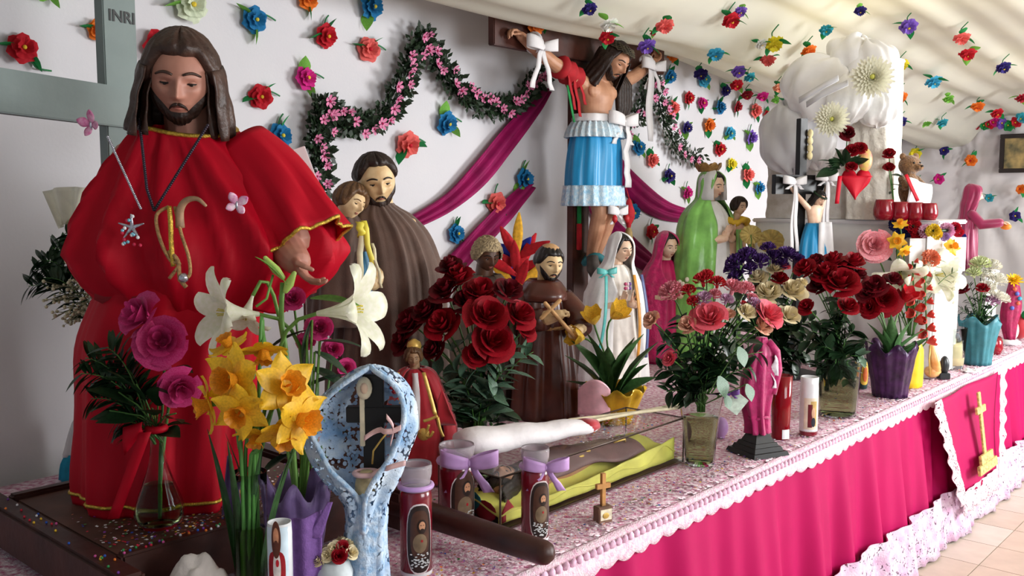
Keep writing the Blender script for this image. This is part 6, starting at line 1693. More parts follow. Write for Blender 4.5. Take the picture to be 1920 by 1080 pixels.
# ---- blue lace mantle statuette
yl = 2.05; k = yl/F; pb_ = at(683, 1000, yl); pb_.z = ZT+.004
bl_ = thing('lace_draped_cross', 'small black cross figure draped in a pale blue lace mantle, front centre', 'figurine', pb_)
def bx(px): return (px-683)*k
def bz_(py): return at(683, py, yl).z-pb_.z
BLUE_LACE = lace('blue_lace', '#dceaf6', scale=110, hole=.64, c2='#7ba6d2'); BLUE_SOLID = M_('blue_lace_solid2', '#d6e6f6', rough=.8, var=.12, scale=60, bump=.5, bscale=120, c2='#84aed6')
ROWS = [(1149, 640, 730, .05, .02), (1080, 643, 728, .05, .03), (1000, 648, 722, .05, .04), (945, 648, 728, .055, .05), (900, 612, 748, .065, .25), (850, 582, 768, .075, .60), (800, 570, 784, .085, .75), (760, 590, 783, .09, .78), (730, 622, 770, .085, .74), (705, 655, 748, .07, .62), (690, 680, 722, .04, .4), (685, 698, 706, .01, .1)]
RQ = spline([tuple(map(float, r_)) for r_ in ROWS], 5); kk_ = len(RQ)-1
def mant(u, v):
    py, x0, x1, dep, op = RQ[int(round(v*kk_))]; cx = (bx(x0)+bx(x1))/2; hw_ = (bx(x1)-bx(x0))/2
    lon = op*1.25+u*(2*PI-2*op*1.25); f = .006*math.sin(lon*7+py*.02)+.004*nz(lon*2, py*.02)
    return (cx+(hw_+f)*math.sin(lon), -(dep*.8+f)*math.cos(lon), bz_(py))
mb = MB(); mb.grid(mant, 80, kk_); mb.build('lace_mantle', BLUE_LACE, bl_, solid=.002)
for e in (0.0, 1.0):
    mb = MB(); mb.tube([mant(e, i/40) for i in range(8, 41)], [.006]*33, 8); mb.build('mantle_hem', BLUE_SOLID, bl_)
mb = MB(); mb.loft([(bz_(1149), bx(684), 0, .047, .042), (bz_(1050), bx(685), 0, .046, .044), (bz_(950), bx(688), 0, .040, .04), (bz_(905), bx(690), 0, .02, .02)], 40, folds(7, .004, 17, .002)); mb.build('lace_wrap', BLUE_SOLID, bl_, solid=.002)
mb = MB(); mb.box((bx(682), .012, bz_(930)), (bx(722), .030, bz_(705)), .002); mb.box((bx(650), .0095, bz_(795)), (bx(760), .0325, bz_(765)), .002); mb.build('black_cross', BLACK, bl_)
IV = M_('ivory_paint', '#eee2c4', rough=.45, var=.08, scale=40)
mb = MB(); mb.box((bx(677), .004, bz_(838)), (bx(686), .014, bz_(745)), .001); mb.ell((bx(687), .0, bz_(728)), (.018, .010, .026), 12, 8); mb.build('ivory_edge', IV, bl_)
mb = MB(); mb.ell((bx(688), -.008, bz_(727)), (.009, .006, .013), 10, 6); mb.build('tiny_face', SKIN_FAIR, bl_)
mb = MB(); mb.loft([(bz_(940), bx(690), -.01, .016, .015), (bz_(915), bx(690), -.01, .026, .022), (bz_(892), bx(690), -.01, .022, .02), (bz_(880), bx(690), -.01, .012, .012)], 20, cap_top=True); mb.build('cloth_bundle', mat('cream_bundle', '#cbb98e', rough=.8, var=.2, scale=40), bl_)
PRB = M_('pale_pink_ribbon', '#eec4c4', rough=.4, var=.06)
mb = MB(); mb.tube([(bx(690)+.026*math.cos(a), -.012+.022*math.sin(a), bz_(884)) for a in [i*PI/9 for i in range(18)]], .006, 6, close=True); mb.build('ribbon_band', PRB, bl_)
for pts in ([(690, 815), (715, 800), (745, 797), (762, 790)], [(735, 770), (748, 790), (742, 820)], [(700, 885), (735, 865), (770, 855)]):
    mb = MB(); ribbon_strip(mb, [Vector((bx(x), -.035-.02*(x > 730), bz_(y_))) for x, y_ in spline(pts, 4)], .012, (0, .2, 1)); mb.build('ribbon', PRB, bl_, solid=.0015)
mb = MB(); mb.tube([(bx(703), -.02, bz_(865)), (bx(706), -.025, bz_(840)), (bx(722), -.03, bz_(818)), (bx(738), -.03, bz_(800))], .0022, 5); mb.build('gold_cord', GOLD_P, bl_)
for i in range(10):
    MB().ell((bx(725+4*(i % 5)+3*(i//5)), .055+.004*(i % 3), bz_(715+8*(i % 4)+6*(i//5))), .004, 6, 4).build('red_bead', MATS['berry_red'], bl_)

# ---- small red caped infant figure
p = on_b(783, 850, .72); p.z = ZT+.004; k = p.y/F
inf = thing('infant_figurine', 'small crowned figurine in red and gold cape before the dark red roses', 'figurine', p)
def iz(py): return at(783, py, p.y).z-p.z
def ix(px): return (px-783)*k
IM = HM((ix(778), -.02, iz(668)), .062, yaw=10, pitch=8)
mb = MB(); head_mesh(mb, IM, 32, 26); neck(mb, (ix(780), 0, iz(700)), (ix(779), -.005, iz(680)), .016, .016); mb.build('body', M_('dim_skin', '#a88462', rough=.5, var=.1), inf)
face(inf, IM, HAIR_LIGHT, None, 'short', skin=MATS['dim_skin'], hair_kw=dict(front=R(40), side=R(-25), thick=.09, amp=.03))
mb = MB(); mb.lathe([(.018, iz(656)), (.024, iz(648)), (.020, iz(640)), (.004, iz(634))], 16, (ix(779), -.01, 0)); mb.build('crown', GOLD_P, inf)
RC = M_('red_velvet', '#b00c22', rough=.6, var=.1, scale=20, sheen=.5)
mb = MB(); mb.loft([(0, 0, 0, 52*k, 42*k), (iz(850), .0, 0, 50*k, 40*k), (iz(800), ix(790), 0, 46*k, 36*k), (iz(740), ix(787), 0, 36*k, 28*k), (iz(705), ix(784), 0, 26*k, 20*k), (iz(690), ix(781), 0, 12*k, 12*k)], 48, folds(6, .006, 13, .002), steps=4); mb.build('red_gown', RC, inf, solid=.002)
mb = MB(); mb.loft([(iz(800), ix(785), -.022, 9*k, 26*k), (iz(740), ix(784), -.022, 10*k, 22*k), (iz(696), ix(781), -.015, 6*k, 12*k)], 20, folds(4, .003, 9, .001)); mb.build('white_front', WHITE_CLOTH, inf)
mb = MB(); mantle(mb, [(.02, 0, 0, 74*k, 44*k, .75), (iz(800), ix(790), .0, 70*k, 42*k, .75), (iz(740), ix(786), 0, 52*k, 34*k, .7), (iz(700), ix(783), 0, 36*k, 26*k, .6), (iz(688), ix(781), 0, 18*k, 16*k, .5)], 40, lambda a, z, v: .005*math.sin(a*7)); mb.build('red_cape', RC, inf, solid=.003)
for pts in ([(752, 690), (756, 730), (762, 770)], [(800, 690), (812, 730), (822, 765)]):
    mb = MB(); ribbon_strip(mb, [Vector((ix(x), -.075-.02*(y_-690)/80, iz(y_))) for x, y_ in spline(pts, 4)], .012, (1, .2, 0)); mb.build('gold_braid', GOLD_P, inf, solid=.003)
for pts in ([(802, 772), (815, 768), (828, 762)], [(828, 765), (832, 785), (838, 800)], [(800, 800), (808, 790), (812, 778)], [(796, 792), (812, 800), (820, 790)]):
    mb = MB(); mb.tube([Vector((ix(x), -.128, iz(y_))) for x, y_ in spline(pts, 4)], .005, 6); mb.build('gold_embroidery', GOLD_P, inf)
MB().ell((ix(802), -.125, iz(796)), (.02, .008, .02), 10, 6).build('gold_emblem', GOLD_P, inf)
mb = MB(); mb.grid(lambda u, v: (ix(825+36*v*(1-u*.3)), -.05-.02*u, iz(790-70*u*(1-abs(v-.35)))), 8, 8); mb.build('cape_corner', RC, inf, solid=.003)
# ================================================================ glass case with a reclining figure
g0 = tbl(938, 1000); ga0, gb0 = ab(g0); g1 = tbl(1262, 862); ga1, _ = ab(g1)
GH = .155; GB = .24
case = thing('glass_case', 'long glass display case holding a reclining figure on yellow cloth', 'display case', T(ga0, gb0, ZT+.004), TH)
GL = ga1-ga0
PANE = mat('case_glass', '#f2f4f2', rough=.02, trans=1, ior=1.08, var=.01)
for nm, lo, hi in (('front_pane', (.004, 0, .006), (GL-.004, .004, GH-.004)), ('back_pane', (.004, GB-.004, .006), (GL-.004, GB, GH-.004)), ('side_pane', (0, .004, .006), (.004, GB-.004, GH-.004)), ('side_pane', (GL-.004, .004, .006), (GL, GB-.004, GH-.004)), ('top_pane', (0, 0, GH-.004), (GL, GB, GH))):
    mb = MB(); mb.box(lo, hi); mb.build(nm, PANE, case)
mb = MB(); mb.box((0, 0, 0), (GL, GB, .006)); mb.build('base', WOOD_DARK, case)
EDGE = mat('case_edge', '#5a4a40', rough=.3, metal=.3)
for x in (0, GL):
    for y_ in (0, GB):
        mb = MB(); mb.tube([(x, y_, 0), (x, y_, GH)], .0028, 6); mb.build('corner_strip', EDGE, case)
for y_ in (0, GB):
    mb = MB(); mb.tube([(0, y_, GH), (GL, y_, GH)], .0022, 6); mb.build('top_strip', EDGE, case)
for x in (0, GL):
    mb = MB(); mb.tube([(x, 0, GH), (x, GB, GH)], .0022, 6); mb.build('top_strip', EDGE, case)
# bed, cloth and figure inside
rc = thing('reclining_figure', 'bearded figure lying under brown and yellow cloth inside the glass case', 'figurine', T(ga0+.02, gb0+.02, ZT+.012), TH)
mb = MB()
hl_ = GL-.04
def clf(u, v):
    x = u*hl_; y_ = v*(GB-.04)
    z = .025+.055*math.exp(-((y_-.12)/.06)**2)*(.55+.45*math.sin(u*PI))+.008*math.sin(u*22+v*5)+.03*math.exp(-((u-.92)/.06)**2)
    return (x, y_, min(.12, z))
mb.grid(clf, 60, 18); mb.build('yellow_cloth', M_('yellow_cloth', '#e8e070', rough=.7, var=.08, scale=12, translucent=.1), rc, solid=.004)
mb = MB(); mb.grid(lambda u, v: (u*hl_, .004+.002*math.sin(u*40), .004+v*(.030+.045*u*u)), 40, 4); mb.build('cloth_front', MATS['yellow_cloth'], rc, solid=.003)
RM = Matrix.Translation((.13, .10, .075)) @ Matrix.Rotation(R(-90), 4, 'Z') @ Matrix.Rotation(R(-75), 4, 'X') @ Matrix.Diagonal((.10, .10, .10, 1))
mb = MB(); head_mesh(mb, RM, 36, 30)
mb.capsule([(.17, .11, .06), (.25, .11, .06)], [.025, .04], 12); mb.capsule([(.24, .11, .06), (.45, .11, .06), (.56, .11, .058)], [.05, .052, .045], 14)
mb.capsule([(.25, .06, .06), (.36, .05, .085), (.44, .09, .105)], [.020, .018, .014], 10)
mb.capsule([(.56, .10, .06), (.68, .095, .075), (.80, .10, .055)], [.034, .026, .017], 10)
mb.remesh('body', SKIN_TAN, rc, voxel=.003, it=1)
face(rc, RM, HAIR_DARK, HAIR_DARK, 'long', closed=True, skin=SKIN_TAN, long_kw=dict(bottom=-.6))
mb = MB()
def bl(u, v):
    x = .15+u*.58; y_ = .015+v*(GB-.075)
    return (x, y_, .022+.100*math.sin(PI*(.15+.8*v))*(1-.22*u)+.006*math.sin(u*14+v*8)+.02*math.exp(-((u-.4)/.2)**2))
mb.grid(bl, 40, 16); mb.build('brown_blanket', M_('plum_brown_cloth', '#6a4a48', rough=.6, var=.12, scale=20), rc, solid=.004)
for (x, y_, z, dx) in ((.38, .04, .105, .06), (.43, .05, .11, .05), (.60, .05, .11, .09)):
    mb = MB(); mb.tube([(x, y_, z), (x+dx*.5, y_-.01, z+.004), (x+dx, y_+.02, z-.03)], .004, 6); mb.build('gold_cord', GOLD_P, rc)
RC2 = M_('red_cloth_flat', '#9c1024', rough=.7, var=.1)
mb = MB(); mb.grid(lambda u, v: (.01+.06*u, .002+.010*u, .006+.06*v*(1-abs(u-.5))), 6, 6); mb.build('red_flower_print', RC2, rc, solid=.002)
mb = MB(); mb.ell((.004, .12, .05), (.003, .05, .03), 10, 6); mb.build('teal_patch', TEAL, rc)
mb = MB(); mb.ell((.005, .06, .03), (.003, .045, .03), 10, 6); mb.build('red_patch', RC2, rc)
# ---- rolled flag and its sticks on the case
zt2 = ZT+.004+GH+.003
r0 = on_z(862, 832, zt2+.042); r1 = on_z(1112, 797, zt2+.042)
fl_ = thing('rolled_flag', 'white rolled cloth flag with red ends lying on top of the glass case', 'flag', r0); L = (r1-r0)
mb = MB(); P = [L*(i/14) for i in range(15)]
mb.tube([p+Vector((0, 0, .003*math.sin(i*1.3))) for i, p in enumerate(P)], [.050, .062, .066, .064, .061, .058, .056, .054, .051, .048, .046, .043, .040, .036, .028], 20, squash=.62); mb.build('roll', M_('white_flag', '#ece6e8', rough=.8, var=.06, scale=12, bump=.5, bscale=18), fl_)
mb = MB(); mb.tube([L*.90+Vector((0, .004, 0)), L*.97+Vector((0, .004, 0)), L*1.03], [.037, .037, .026], 16, squash=.62); mb.build('red_end', RC, fl_)
mb = MB(); mb.tube([L*.1+Vector((0, .055, -.002)), L*.45+Vector((0, .05, .008)), L*.85+Vector((0, .035, .004))], [.014, .018, .012], 10, squash=.6); mb.build('red_edge', RC, fl_)
for i, (px0, py0, px1, py1) in enumerate(((1118, 788, 1280, 757), (1118, 782, 1275, 764))):
    q0 = on_z(px0, py0, zt2+.035); q1 = on_z(px1, py1, zt2+.035)
    d = (q1-q0).normalized()
    mb = MB(); mb.capsule([q0-d*.1-r0, q1-r0], [.006, .006], 10); mb.build('stick', M_('pale_stick', '#e6d9b8', rough=.5, var=.1, scale=30), fl_)
# ---- small wooden standing cross
p = tbl(1130, 978); k = p.y/F
wc = thing('standing_cross', 'tiny wooden cross on a block before the glass case', 'cross', p, R(30))
GW = M_('honey_wood', '#c08a4e', rough=.45, var=.2, scale=30)
mb = MB(); mb.box((-16*k, -10*k, 0), (16*k, 10*k, 32*k), .002); mb.build('block', M_('base_brown', '#7a5a48', rough=.5, var=.15), wc)
mb = MB(); mb.box((-4.5*k, -4*k, 32*k), (4.5*k, 4*k, 96*k), .001); mb.box((-16*k, -3.9*k, 66*k), (16*k, 3.9*k, 76*k), .001); mb.build('cross', GW, wc)
mb = MB(); mb.box((-12*k, -10.6*k, 6*k), (14*k, -9.8*k, 27*k)); mb.build('plate', M_('cream_plate', '#e8dcc0', rough=.5, var=.15, scale=60), wc)
MB().ell((0, -10.9*k, 15*k), (8*k, .8*k, 6*k), 10, 6).build('gold_emblem', GOLD_P, wc)

# ---- big bouquet of dark red roses
vr = on_b(900, 850, .60); vr.z = ZT+.004; yr = vr.y; k = yr/F
vase('glass_vase', 'glass vase of the large dark red rose bouquet behind the rolled flag', vr, [(.045, 0), (.05, .05), (.055, .14), (.065, .20)], .003, water=.12)
G1 = 'red roses of the bouquet behind the glass case'
red1 = [(830, 610, -.06, ROSE_RED[0], 34), (900, 548, -.03, ROSE_RED[1], 34), (915, 592, -.10, ROSE_RED[2], 40), (925, 640, -.08, ROSE_RED[0], 38), (975, 590, -.05, ROSE_RED[1], 32), (860, 520, 0, ROSE_RED[2], 30), (835, 545, -.02, ROSE_DK[0], 30), (880, 565, -.04, ROSE_DK[1], 32), (955, 545, -.02, ROSE_DK[0], 28), (800, 585, -.02, ROSE_DK[1], 30), (845, 500, .03, ROSE_DK[0], 26), (770, 605, .0, ROSE_DK[1], 32), (755, 640, .0, ROSE_DK[0], 26), (895, 665, -.08, ROSE_RED[1], 26), (815, 655, -.04, ROSE_DK[1], 26), (985, 618, -.02, ROSE_RED[2], 22)]
lab1 = ['big red rose facing left, front left of the bouquet behind the glass case', 'upper middle red rose of the bouquet behind the glass case', 'largest red rose at the centre of the bouquet behind the case', 'red rose directly below the largest one behind the case', 'rightmost red rose of the bouquet behind the case', 'red rose at the top of the bouquet under the knitted cap']
bouquet(vr, .12, [t_+((lab1[i],) if i < 6 else ()) for i, t_ in enumerate(red1)], yr, (890, 680), G1, 'dark red rose deeper in the bouquet behind the glass case', leaf=LEAF_ROSE_G, leaf_size=.07)
greens(vr, .14, [(950, 690, -.05), (870, 720, -.05), (975, 645, .0), (930, 740, -.06), (850, 690, -.04), (1000, 660, .02), (790, 690, .02), (905, 745, -.04)], yr, 'rose leaf sprig under the dark red roses', 'leaf sprigs of the red rose bouquet', LEAF_ROSE_G, 9, .10, seed=4)
greens(vr, .10, [(880, 760, -.03), (840, 740, 0), (945, 770, 0), (920, 700, 0)], yr, 'dark leafy sprig low in the red rose bouquet', 'leaf sprigs of the red rose bouquet', LEAF_ROSE_D, 12, .095, seed=5)
# ---- yellow tulips in foil
vy = on_b(1150, 780, .72); vy.z = ZT+.004; yy = vy.y; k = yy/F
foil_pot('tulip_pot', 'yellow foil wrapped pot of yellow tulips behind the white rolled flag', vy, .085, .13, M_('yellow_foil', '#d8ac22', rough=.3, var=.2, scale=16, bump=.5, bscale=12, metal=.2), 1.5, seed=4, peaks=9)
pf = thing('pink_foil', 'pale pink curled foil collar left of the yellow tulip pot', 'wrap', at(1112, 745, yy-.10)); pf['category'] = 'wrap'
mb = MB(); mb.grid(lambda u, v: (k*(-28+60*u), -.02*math.sin(u*PI), k*(-32+66*v*math.sin(PI*(.15+.7*u))**.5)+.02*math.sin(v*3)), 12, 8); mb.build('sheet', M_('pink_foil', '#f0b8c4', rough=.3, var=.08, metal=.1, bump=.2, bscale=14), pf, solid=.002)
for px, py, r, ax, lab in ((1112, 598, 22, (-.2, -.5, .8), 'yellow tulip in the middle of the foil pot, open'), (1155, 588, 24, (.5, -.5, .6), 'rightmost yellow tulip, wide open, before the white veiled lady'), (1085, 632, 22, (-.8, -.5, .2), 'leftmost yellow tulip leaning out low')):
    flower('tulip', lab, 'yellow tulips in foil pot', vy+Vector((0, 0, .10)), at(px, py, yy), ax, TULIP_YEL, r*k*1.25, .004, GREEN_STEM, 0)
rd = random.Random(3)
for i, (px, py) in enumerate(((1085, 660), (1100, 640), (1125, 625), (1180, 625), (1205, 640), (1215, 700), (1075, 700), (1140, 650), (1165, 640), (1195, 680))):
    t = thing('tulip_leaf', 'broad pointed tulip leaf in the yellow foil pot', 'greenery', vy+Vector((rd.uniform(-.02, .02), rd.uniform(-.02, .02), .09)), 0, 'leaves of the yellow tulips')
    d = at(px, py, yy-.03)-t.location; put_leaf(t, LEAF_TULIP, (0, 0, 0), d, d.length*1.08, roll=rd.uniform(-.8, .8)).scale = (d.length*1.5, d.length*1.08, d.length)
# ---- pink and coral bouquet in a ribbed glass vase
vp = tbl(1312, 868); yp = vp.y; k = yp/F
vase('ribbed_vase', 'ribbed clear glass vase of pink roses standing near the table edge', vp, [(27*k, 0), (29*k, .03), (32*k, .10), (38*k, .19), (46*k, .26)], .003, water=.17, rip=.025, nr=12)
G2 = 'pink mixed bouquet in the ribbed vase'
it = [(1330, 595, -.07, ROSE_CORAL[0], 32, 'largest coral pink rose at the centre of the ribbed vase bouquet'), (1442, 590, -.05, ROSE_CORAL[1], 28, 'coral pink rose at right over the magenta wrapped figurine'), (1430, 612, -.07, ROSE_BI, 22, 'cream and orange rose just above the magenta wrapped figurine'),
      (1290, 610, -.06, ROSE_BI, 22, 'cream rosebud with red edges left of the largest coral rose'), (1402, 585, -.06, ROSE_CREAM[0], 18, 'cream rosebud right of the largest coral rose'), (1222, 600, -.02, ROSE_BI, 20, 'cream and red bud sticking out at the left of the pink bouquet'), (1255, 672, -.04, ROSE_CORAL[1], 14, 'small pink bud hanging low at left of the pink bouquet'),
      (1365, 590, -.05, ROSE_BI, 16, 'narrow yellow pink bloom beside the largest coral rose')]
it += [(px, py, dy, CARN_RED, r, 'red carnation at the top of the pink bouquet', 'red carnations of the pink bouquet', 'carnation') for px, py, dy, r in ((1318, 525, 0, 20), (1345, 530, -.01, 17), (1290, 545, -.02, 16), (1300, 565, -.04, 14), (1395, 570, -.04, 8), (1325, 515, .02, 14))]
it += [(px, py, dy, CARN_PINK, r, 'pink carnation in the top of the ribbed vase bouquet', 'pink carnations of the pink bouquet', 'carnation') for px, py, dy, r in ((1258, 548, -.01, 26), (1375, 540, 0, 22), (1400, 540, .01, 17), (1340, 552, -.03, 14), (1410, 560, -.02, 14))]
it += [(px, py, dy, CARN_LILAC, r, 'lilac carnation between the coral roses', 'lilac carnations of the pink bouquet', 'carnation') for px, py, dy, r in ((1320, 560, -.04, 18), (1362, 562, -.03, 15), (1415, 570, -.04, 16))]
bouquet(vp, .18, it, yp, (1330, 680), G2, 'pink bloom of the ribbed vase bouquet', leaf=LEAF_ROSE_D, leaves=3, leaf_size=.06)
greens(vp, .20, [(1240, 640, .0), (1260, 700, .0), (1250, 735, -.02), (1300, 660, -.03), (1380, 660, -.06), (1410, 690, -.02), (1290, 740, -.03), (1350, 640, -.02), (1275, 600, 0), (1385, 625, 0), (1310, 705, -.04), (1430, 660, .03), (1330, 690, -.04), (1235, 690, .03)], yp, 'dark leafy sprig of the pink bouquet', 'leaf sprigs of the pink bouquet', LEAF_ROSE_D, 13, .078, seed=6)
for px, py, sz in ((1348, 705, .075), (1385, 650, .07), (1360, 740, .05), (1400, 720, .06)):
    t = thing('round_leaf', 'round grey green eucalyptus leaf at the front of the pink bouquet', 'greenery', vp+Vector((0, 0, .2)), 0, 'round leaves of the pink bouquet')
    d = at(px, py, yp-.10)-t.location; MB().tube([(0, 0, 0), d*.5, d], .0018, 5).build('stem', GREEN_STEM, t); put_leaf(t, leaf_mesh('leaf', GREEN_GREY, .95, .1, .05), d, (.3, -.3, -.9), sz)
# ---- cream and purple bouquet behind it
vc = on_b(1440, 720, .42); vc.z = ZT+.004; yc = vc.y; k = yc/F
vase('glass_vase', 'glass vase of the cream and purple bouquet behind the red candle', vc, [(.045, 0), (.05, .06), (.055, .16), (.06, .20)], .003, water=.13)
G3 = 'cream roses of the purple bouquet'
it = [(1442, 548, -.05, ROSE_CREAM[0], 26, 'leftmost large cream rose of the purple bouquet'), (1485, 545, -.05, ROSE_CREAM[1], 26, 'cream rose right of the leftmost one under the purple statice'), (1480, 592, -.06, ROSE_CREAM[0], 22, 'lowest cream rose of the purple bouquet'), (1420, 520, -.0, ROSE_CREAM[1], 18, 'small cream rose under the green mantle'), (1455, 505, .0, ROSE_CREAM[0], 15, 'small cream rose among purple statice'), (1505, 530, 0, ROSE_CREAM[1], 11, 'tiny cream bud at right of the purple bouquet'),
      (1430, 540, 0, ROSE_RED[0], 14, 'red bloom at the left of the cream roses'), (1462, 522, -.02, ROSE_RED[1], 17, 'red rose between the cream roses'), (1470, 500, .01, ROSE_CORAL[0], 12, 'small coral bloom among purple statice')]
it += [(px, py, dy, CARN_PURPLE, r, 'purple statice head at the top of the cream bouquet', 'purple statice heads', 'statice') for px, py, dy, r in ((1380, 492, 0, 22), (1400, 480, .02, 22), (1425, 490, .0, 20), (1450, 482, .03, 19), (1475, 478, .03, 22), (1495, 488, .02, 18), (1380, 520, 0, 18), (1405, 505, -.02, 16), (1440, 465, .05, 16), (1465, 495, 0, 15), (1370, 505, .02, 15))]
bouquet(vc, .16, it, yc, (1445, 640), G3, 'cream bloom of the purple bouquet', leaf=LEAF_ROSE_D, leaves=3, leaf_size=.08)
greens(vc, .16, [(1380, 560, .0), (1500, 620, 0), (1470, 650, -.04), (1420, 650, -.02), (1510, 660, .0), (1450, 610, -.02), (1490, 680, -.03), (1400, 600, .02), (1530, 600, .05), (1470, 700, -.04)], yc, 'dark leafy sprig of the cream and purple bouquet', 'leaf sprigs of the purple bouquet', LEAF_ROSE_D, 13, .10, seed=9)
# ---- tall red roses in glass
v5 = tbl(1570, 777); y5 = v5.y; k = y5/F
vase('square_vase', 'clear glass vase of tall red roses right of the white candle', v5, [(34*k, 0), (36*k, .05), (39*k, .16), (43*k, .25)], .003, water=.17)
G4 = 'red roses of the tall vase'
it = [(1577, 530, -.06, ROSE_RED[0], 32, 'big red rose facing forward in the tall glass vase'), (1548, 512, -.02, ROSE_RED[1], 26, 'red rose left of the big one in the tall vase'), (1510, 505, 0, ROSE_RED[2], 24, 'leftmost upper red rose of the tall vase'), (1562, 490, .02, ROSE_RED[1], 24, 'red rose at the top left of the tall vase'), (1600, 492, .02, ROSE_RED[2], 24, 'top right red rose of the tall vase'), (1590, 575, -.04, ROSE_RED[0], 20, 'low red rose of the tall vase between leaves'), (1512, 575, -.03, ROSE_RED[1], 17, 'small red rosebud low left in the tall vase'),
      (1535, 535, .0, ROSE_DK[0], 20), (1610, 515, .02, ROSE_DK[1], 18), (1580, 500, .03, ROSE_DK[0], 20), (1530, 490, .03, ROSE_DK[1], 18)]
bouquet(v5, .2, it, y5, (1565, 620), G4, 'darker red rose at the back of the tall vase', leaf=LEAF_ROSE_D, leaves=3, leaf_size=.07)
greens(v5, .22, [(1520, 620, 0), (1540, 650, -.02), (1560, 600, 0), (1600, 620, -.02), (1530, 690, -.02), (1580, 660, -.05), (1610, 660, 0), (1550, 700, -.04), (1500, 640, .03), (1575, 700, -.05)], y5, 'dark rose leaf sprig of the tall vase', 'leaf sprigs of the tall red roses', LEAF_ROSE_D, 13, .095, seed=12)
greens(v5, .22, [(1605, 700, -.03), (1615, 670, -.03), (1590, 720, -.06)], y5, 'pale grey green leaf sprig at the right of the tall vase', 'pale sprigs of the tall vase', LEAF_ROSE_G, 7, .075, seed=13)
# ---- red tulips in purple wrap
v6 = tbl(1668, 742); y6 = v6.y; k = y6/F
foil_pot('purple_pot', 'dark purple foil pot of red tulips near the table edge', v6, 36*k, 88*k, M_('deep_purple_foil', '#401c4a', rough=.3, var=.3, scale=22, bump=.6, bscale=22, metal=.2), 1.28, seed=6)
for px, py, r, me, ax, lab in ((1657, 560, 30, ROSE_RED[2], (-.1, -.9, .3), 'big round red bloom in the purple pot'), (1700, 558, 25, TULIP_RED, (.3, -.5, .8), 'open red tulip at the right of the purple pot'), (1640, 535, 22, ROSE_DK[0], (-.3, -.6, .6), 'dark red bloom at the top left of the purple pot'), (1630, 575, 20, ROSE_RED[0], (-.6, -.7, .2), 'red bloom at the left of the purple pot'), (1675, 525, 18, ROSE_DK[1], (.1, -.5, .8), 'dark bloom behind the top of the purple pot'), (1625, 548, 18, ROSE_DK[0], (-.6, -.6, .4), 'small dark red bloom at the left edge of the purple pot')):
    flower('tulip', lab, 'red blooms of the purple pot', v6+Vector((0, 0, 60*k)), at(px, py, y6-.02), ax, me, r*k, .004, M_('tulip_stem', '#7fa56a', rough=.4, var=.1), 0)
for i, (px, py) in enumerate(((1645, 600), (1670, 590), (1690, 600), (1715, 610), (1635, 630), (1705, 640), (1660, 615), (1730, 630))):
    t = thing('tulip_leaf', 'long pale tulip leaf standing in the purple pot', 'greenery', v6+Vector((rd.uniform(-.02, .02), rd.uniform(-.02, .02), 60*k)), 0, 'leaves of the red tulips')
    d = at(px, py, y6-.02)-t.location; put_leaf(t, LEAF_TULIP, (0, 0, 0), d, d.length*1.05, roll=rd.uniform(-.8, .8))
# ---- lilies and gladiolus before the altar
v7 = on_b(1705, 640, .12); v7.z = ZT+.004; y7 = v7.y; k = y7/F
vase('white_vase', 'white vase of lilies and daffodils hidden behind the yellow wrap', v7, [(.05, 0), (.06, .08), (.05, .2), (.055, .24)], .004, m=WHITE_SATIN)
nk7 = v7+Vector((0, 0, .2))
lily(1690, 530, -.02, 66, (-.2, -.75, -.55), 'white lily nodding above the red tulips', 'white lilies before the altar', nk7, y7, .2)
lily(1722, 528, -.02, 52, (.5, -.7, -.2), 'second white lily right of the nodding one', 'white lilies before the altar', nk7, y7, .4)
lily(1775, 515, .02, 60, (.3, -.85, .1), 'white lily above the pale blue wrapped figure', 'white lilies before the altar', nk7, y7, .1)
lily(1795, 535, .02, 46, (.8, -.5, -.1), 'small white lily right of the pale blue wrapped figure', 'white lilies before the altar', nk7, y7, .5)
def daff2(px, py, yd, r, ax, lab, base):
    p = at(px, py, yd); t = thing('daffodil', lab, 'flower', base, 0, 'daffodils before the altar'); q = p-Vector(base); kk = yd/F; ax = Vector(ax).normalized()
    MB().tube(stem_pts((0, 0, 0), q-ax*r*kk*.3, ax), .004, 6).build('stem', GREEN_STEM, t); e = orient(ax, .3); Rm = e.to_matrix()
    obj('corona', DC, t, q, e, r*kk)
    for i in range(6): obj('petal', DP, t, q, (Rm @ Matrix.Rotation(i*PI/3, 3, 'Z')).to_euler(), r*kk)
daff2(1682, 452, y7, 19, (-.3, -.9, .1), 'yellow daffodil with orange cup before the lei', nk7)
daff2(1696, 470, y7-.02, 16, (.3, -.6, -.5), 'yellow daffodil below the orange cupped one', nk7)
daff2(1688, 420, y7+.03, 16, (-.3, -.5, .8), 'yellow daffodil petals rising in front of the navy lei flower', nk7)
daff2(1785, 462, y7+.05, 19, (.2, -.9, .2), 'golden daffodil at the right end under the lei', nk7)
flower('geranium', 'peach bloom in the middle before the altar', None, nk7, at(1745, 485, y7), (-.1, -.95, .2), carnation_mesh('bloom', M_('peach_bloom', '#f08a66', rough=.7, var=.15, scale=30), 9), 18*k, .003, None, 2, LEAF_ROSE_D, .06)
flower('peony', 'large pink fabric rose standing left of the lei before the altar', None, nk7+Vector((-.03, .02, 0)), at(1640, 460, y7+.08), (-.3, -.9, .2), rose_mesh('bloom', M_('fabric_pink', '#ee7884', rough=.6, var=.1, scale=14, c2='#f6c0c8'), 21, 18, 1.1), 29*k, .004, None, 4, LEAF_ROSE_D, .08)
GLAD = tulip_mesh('floret', M_('gladiolus', '#dc4a40', rough=.5, var=.2, scale=20), .5)
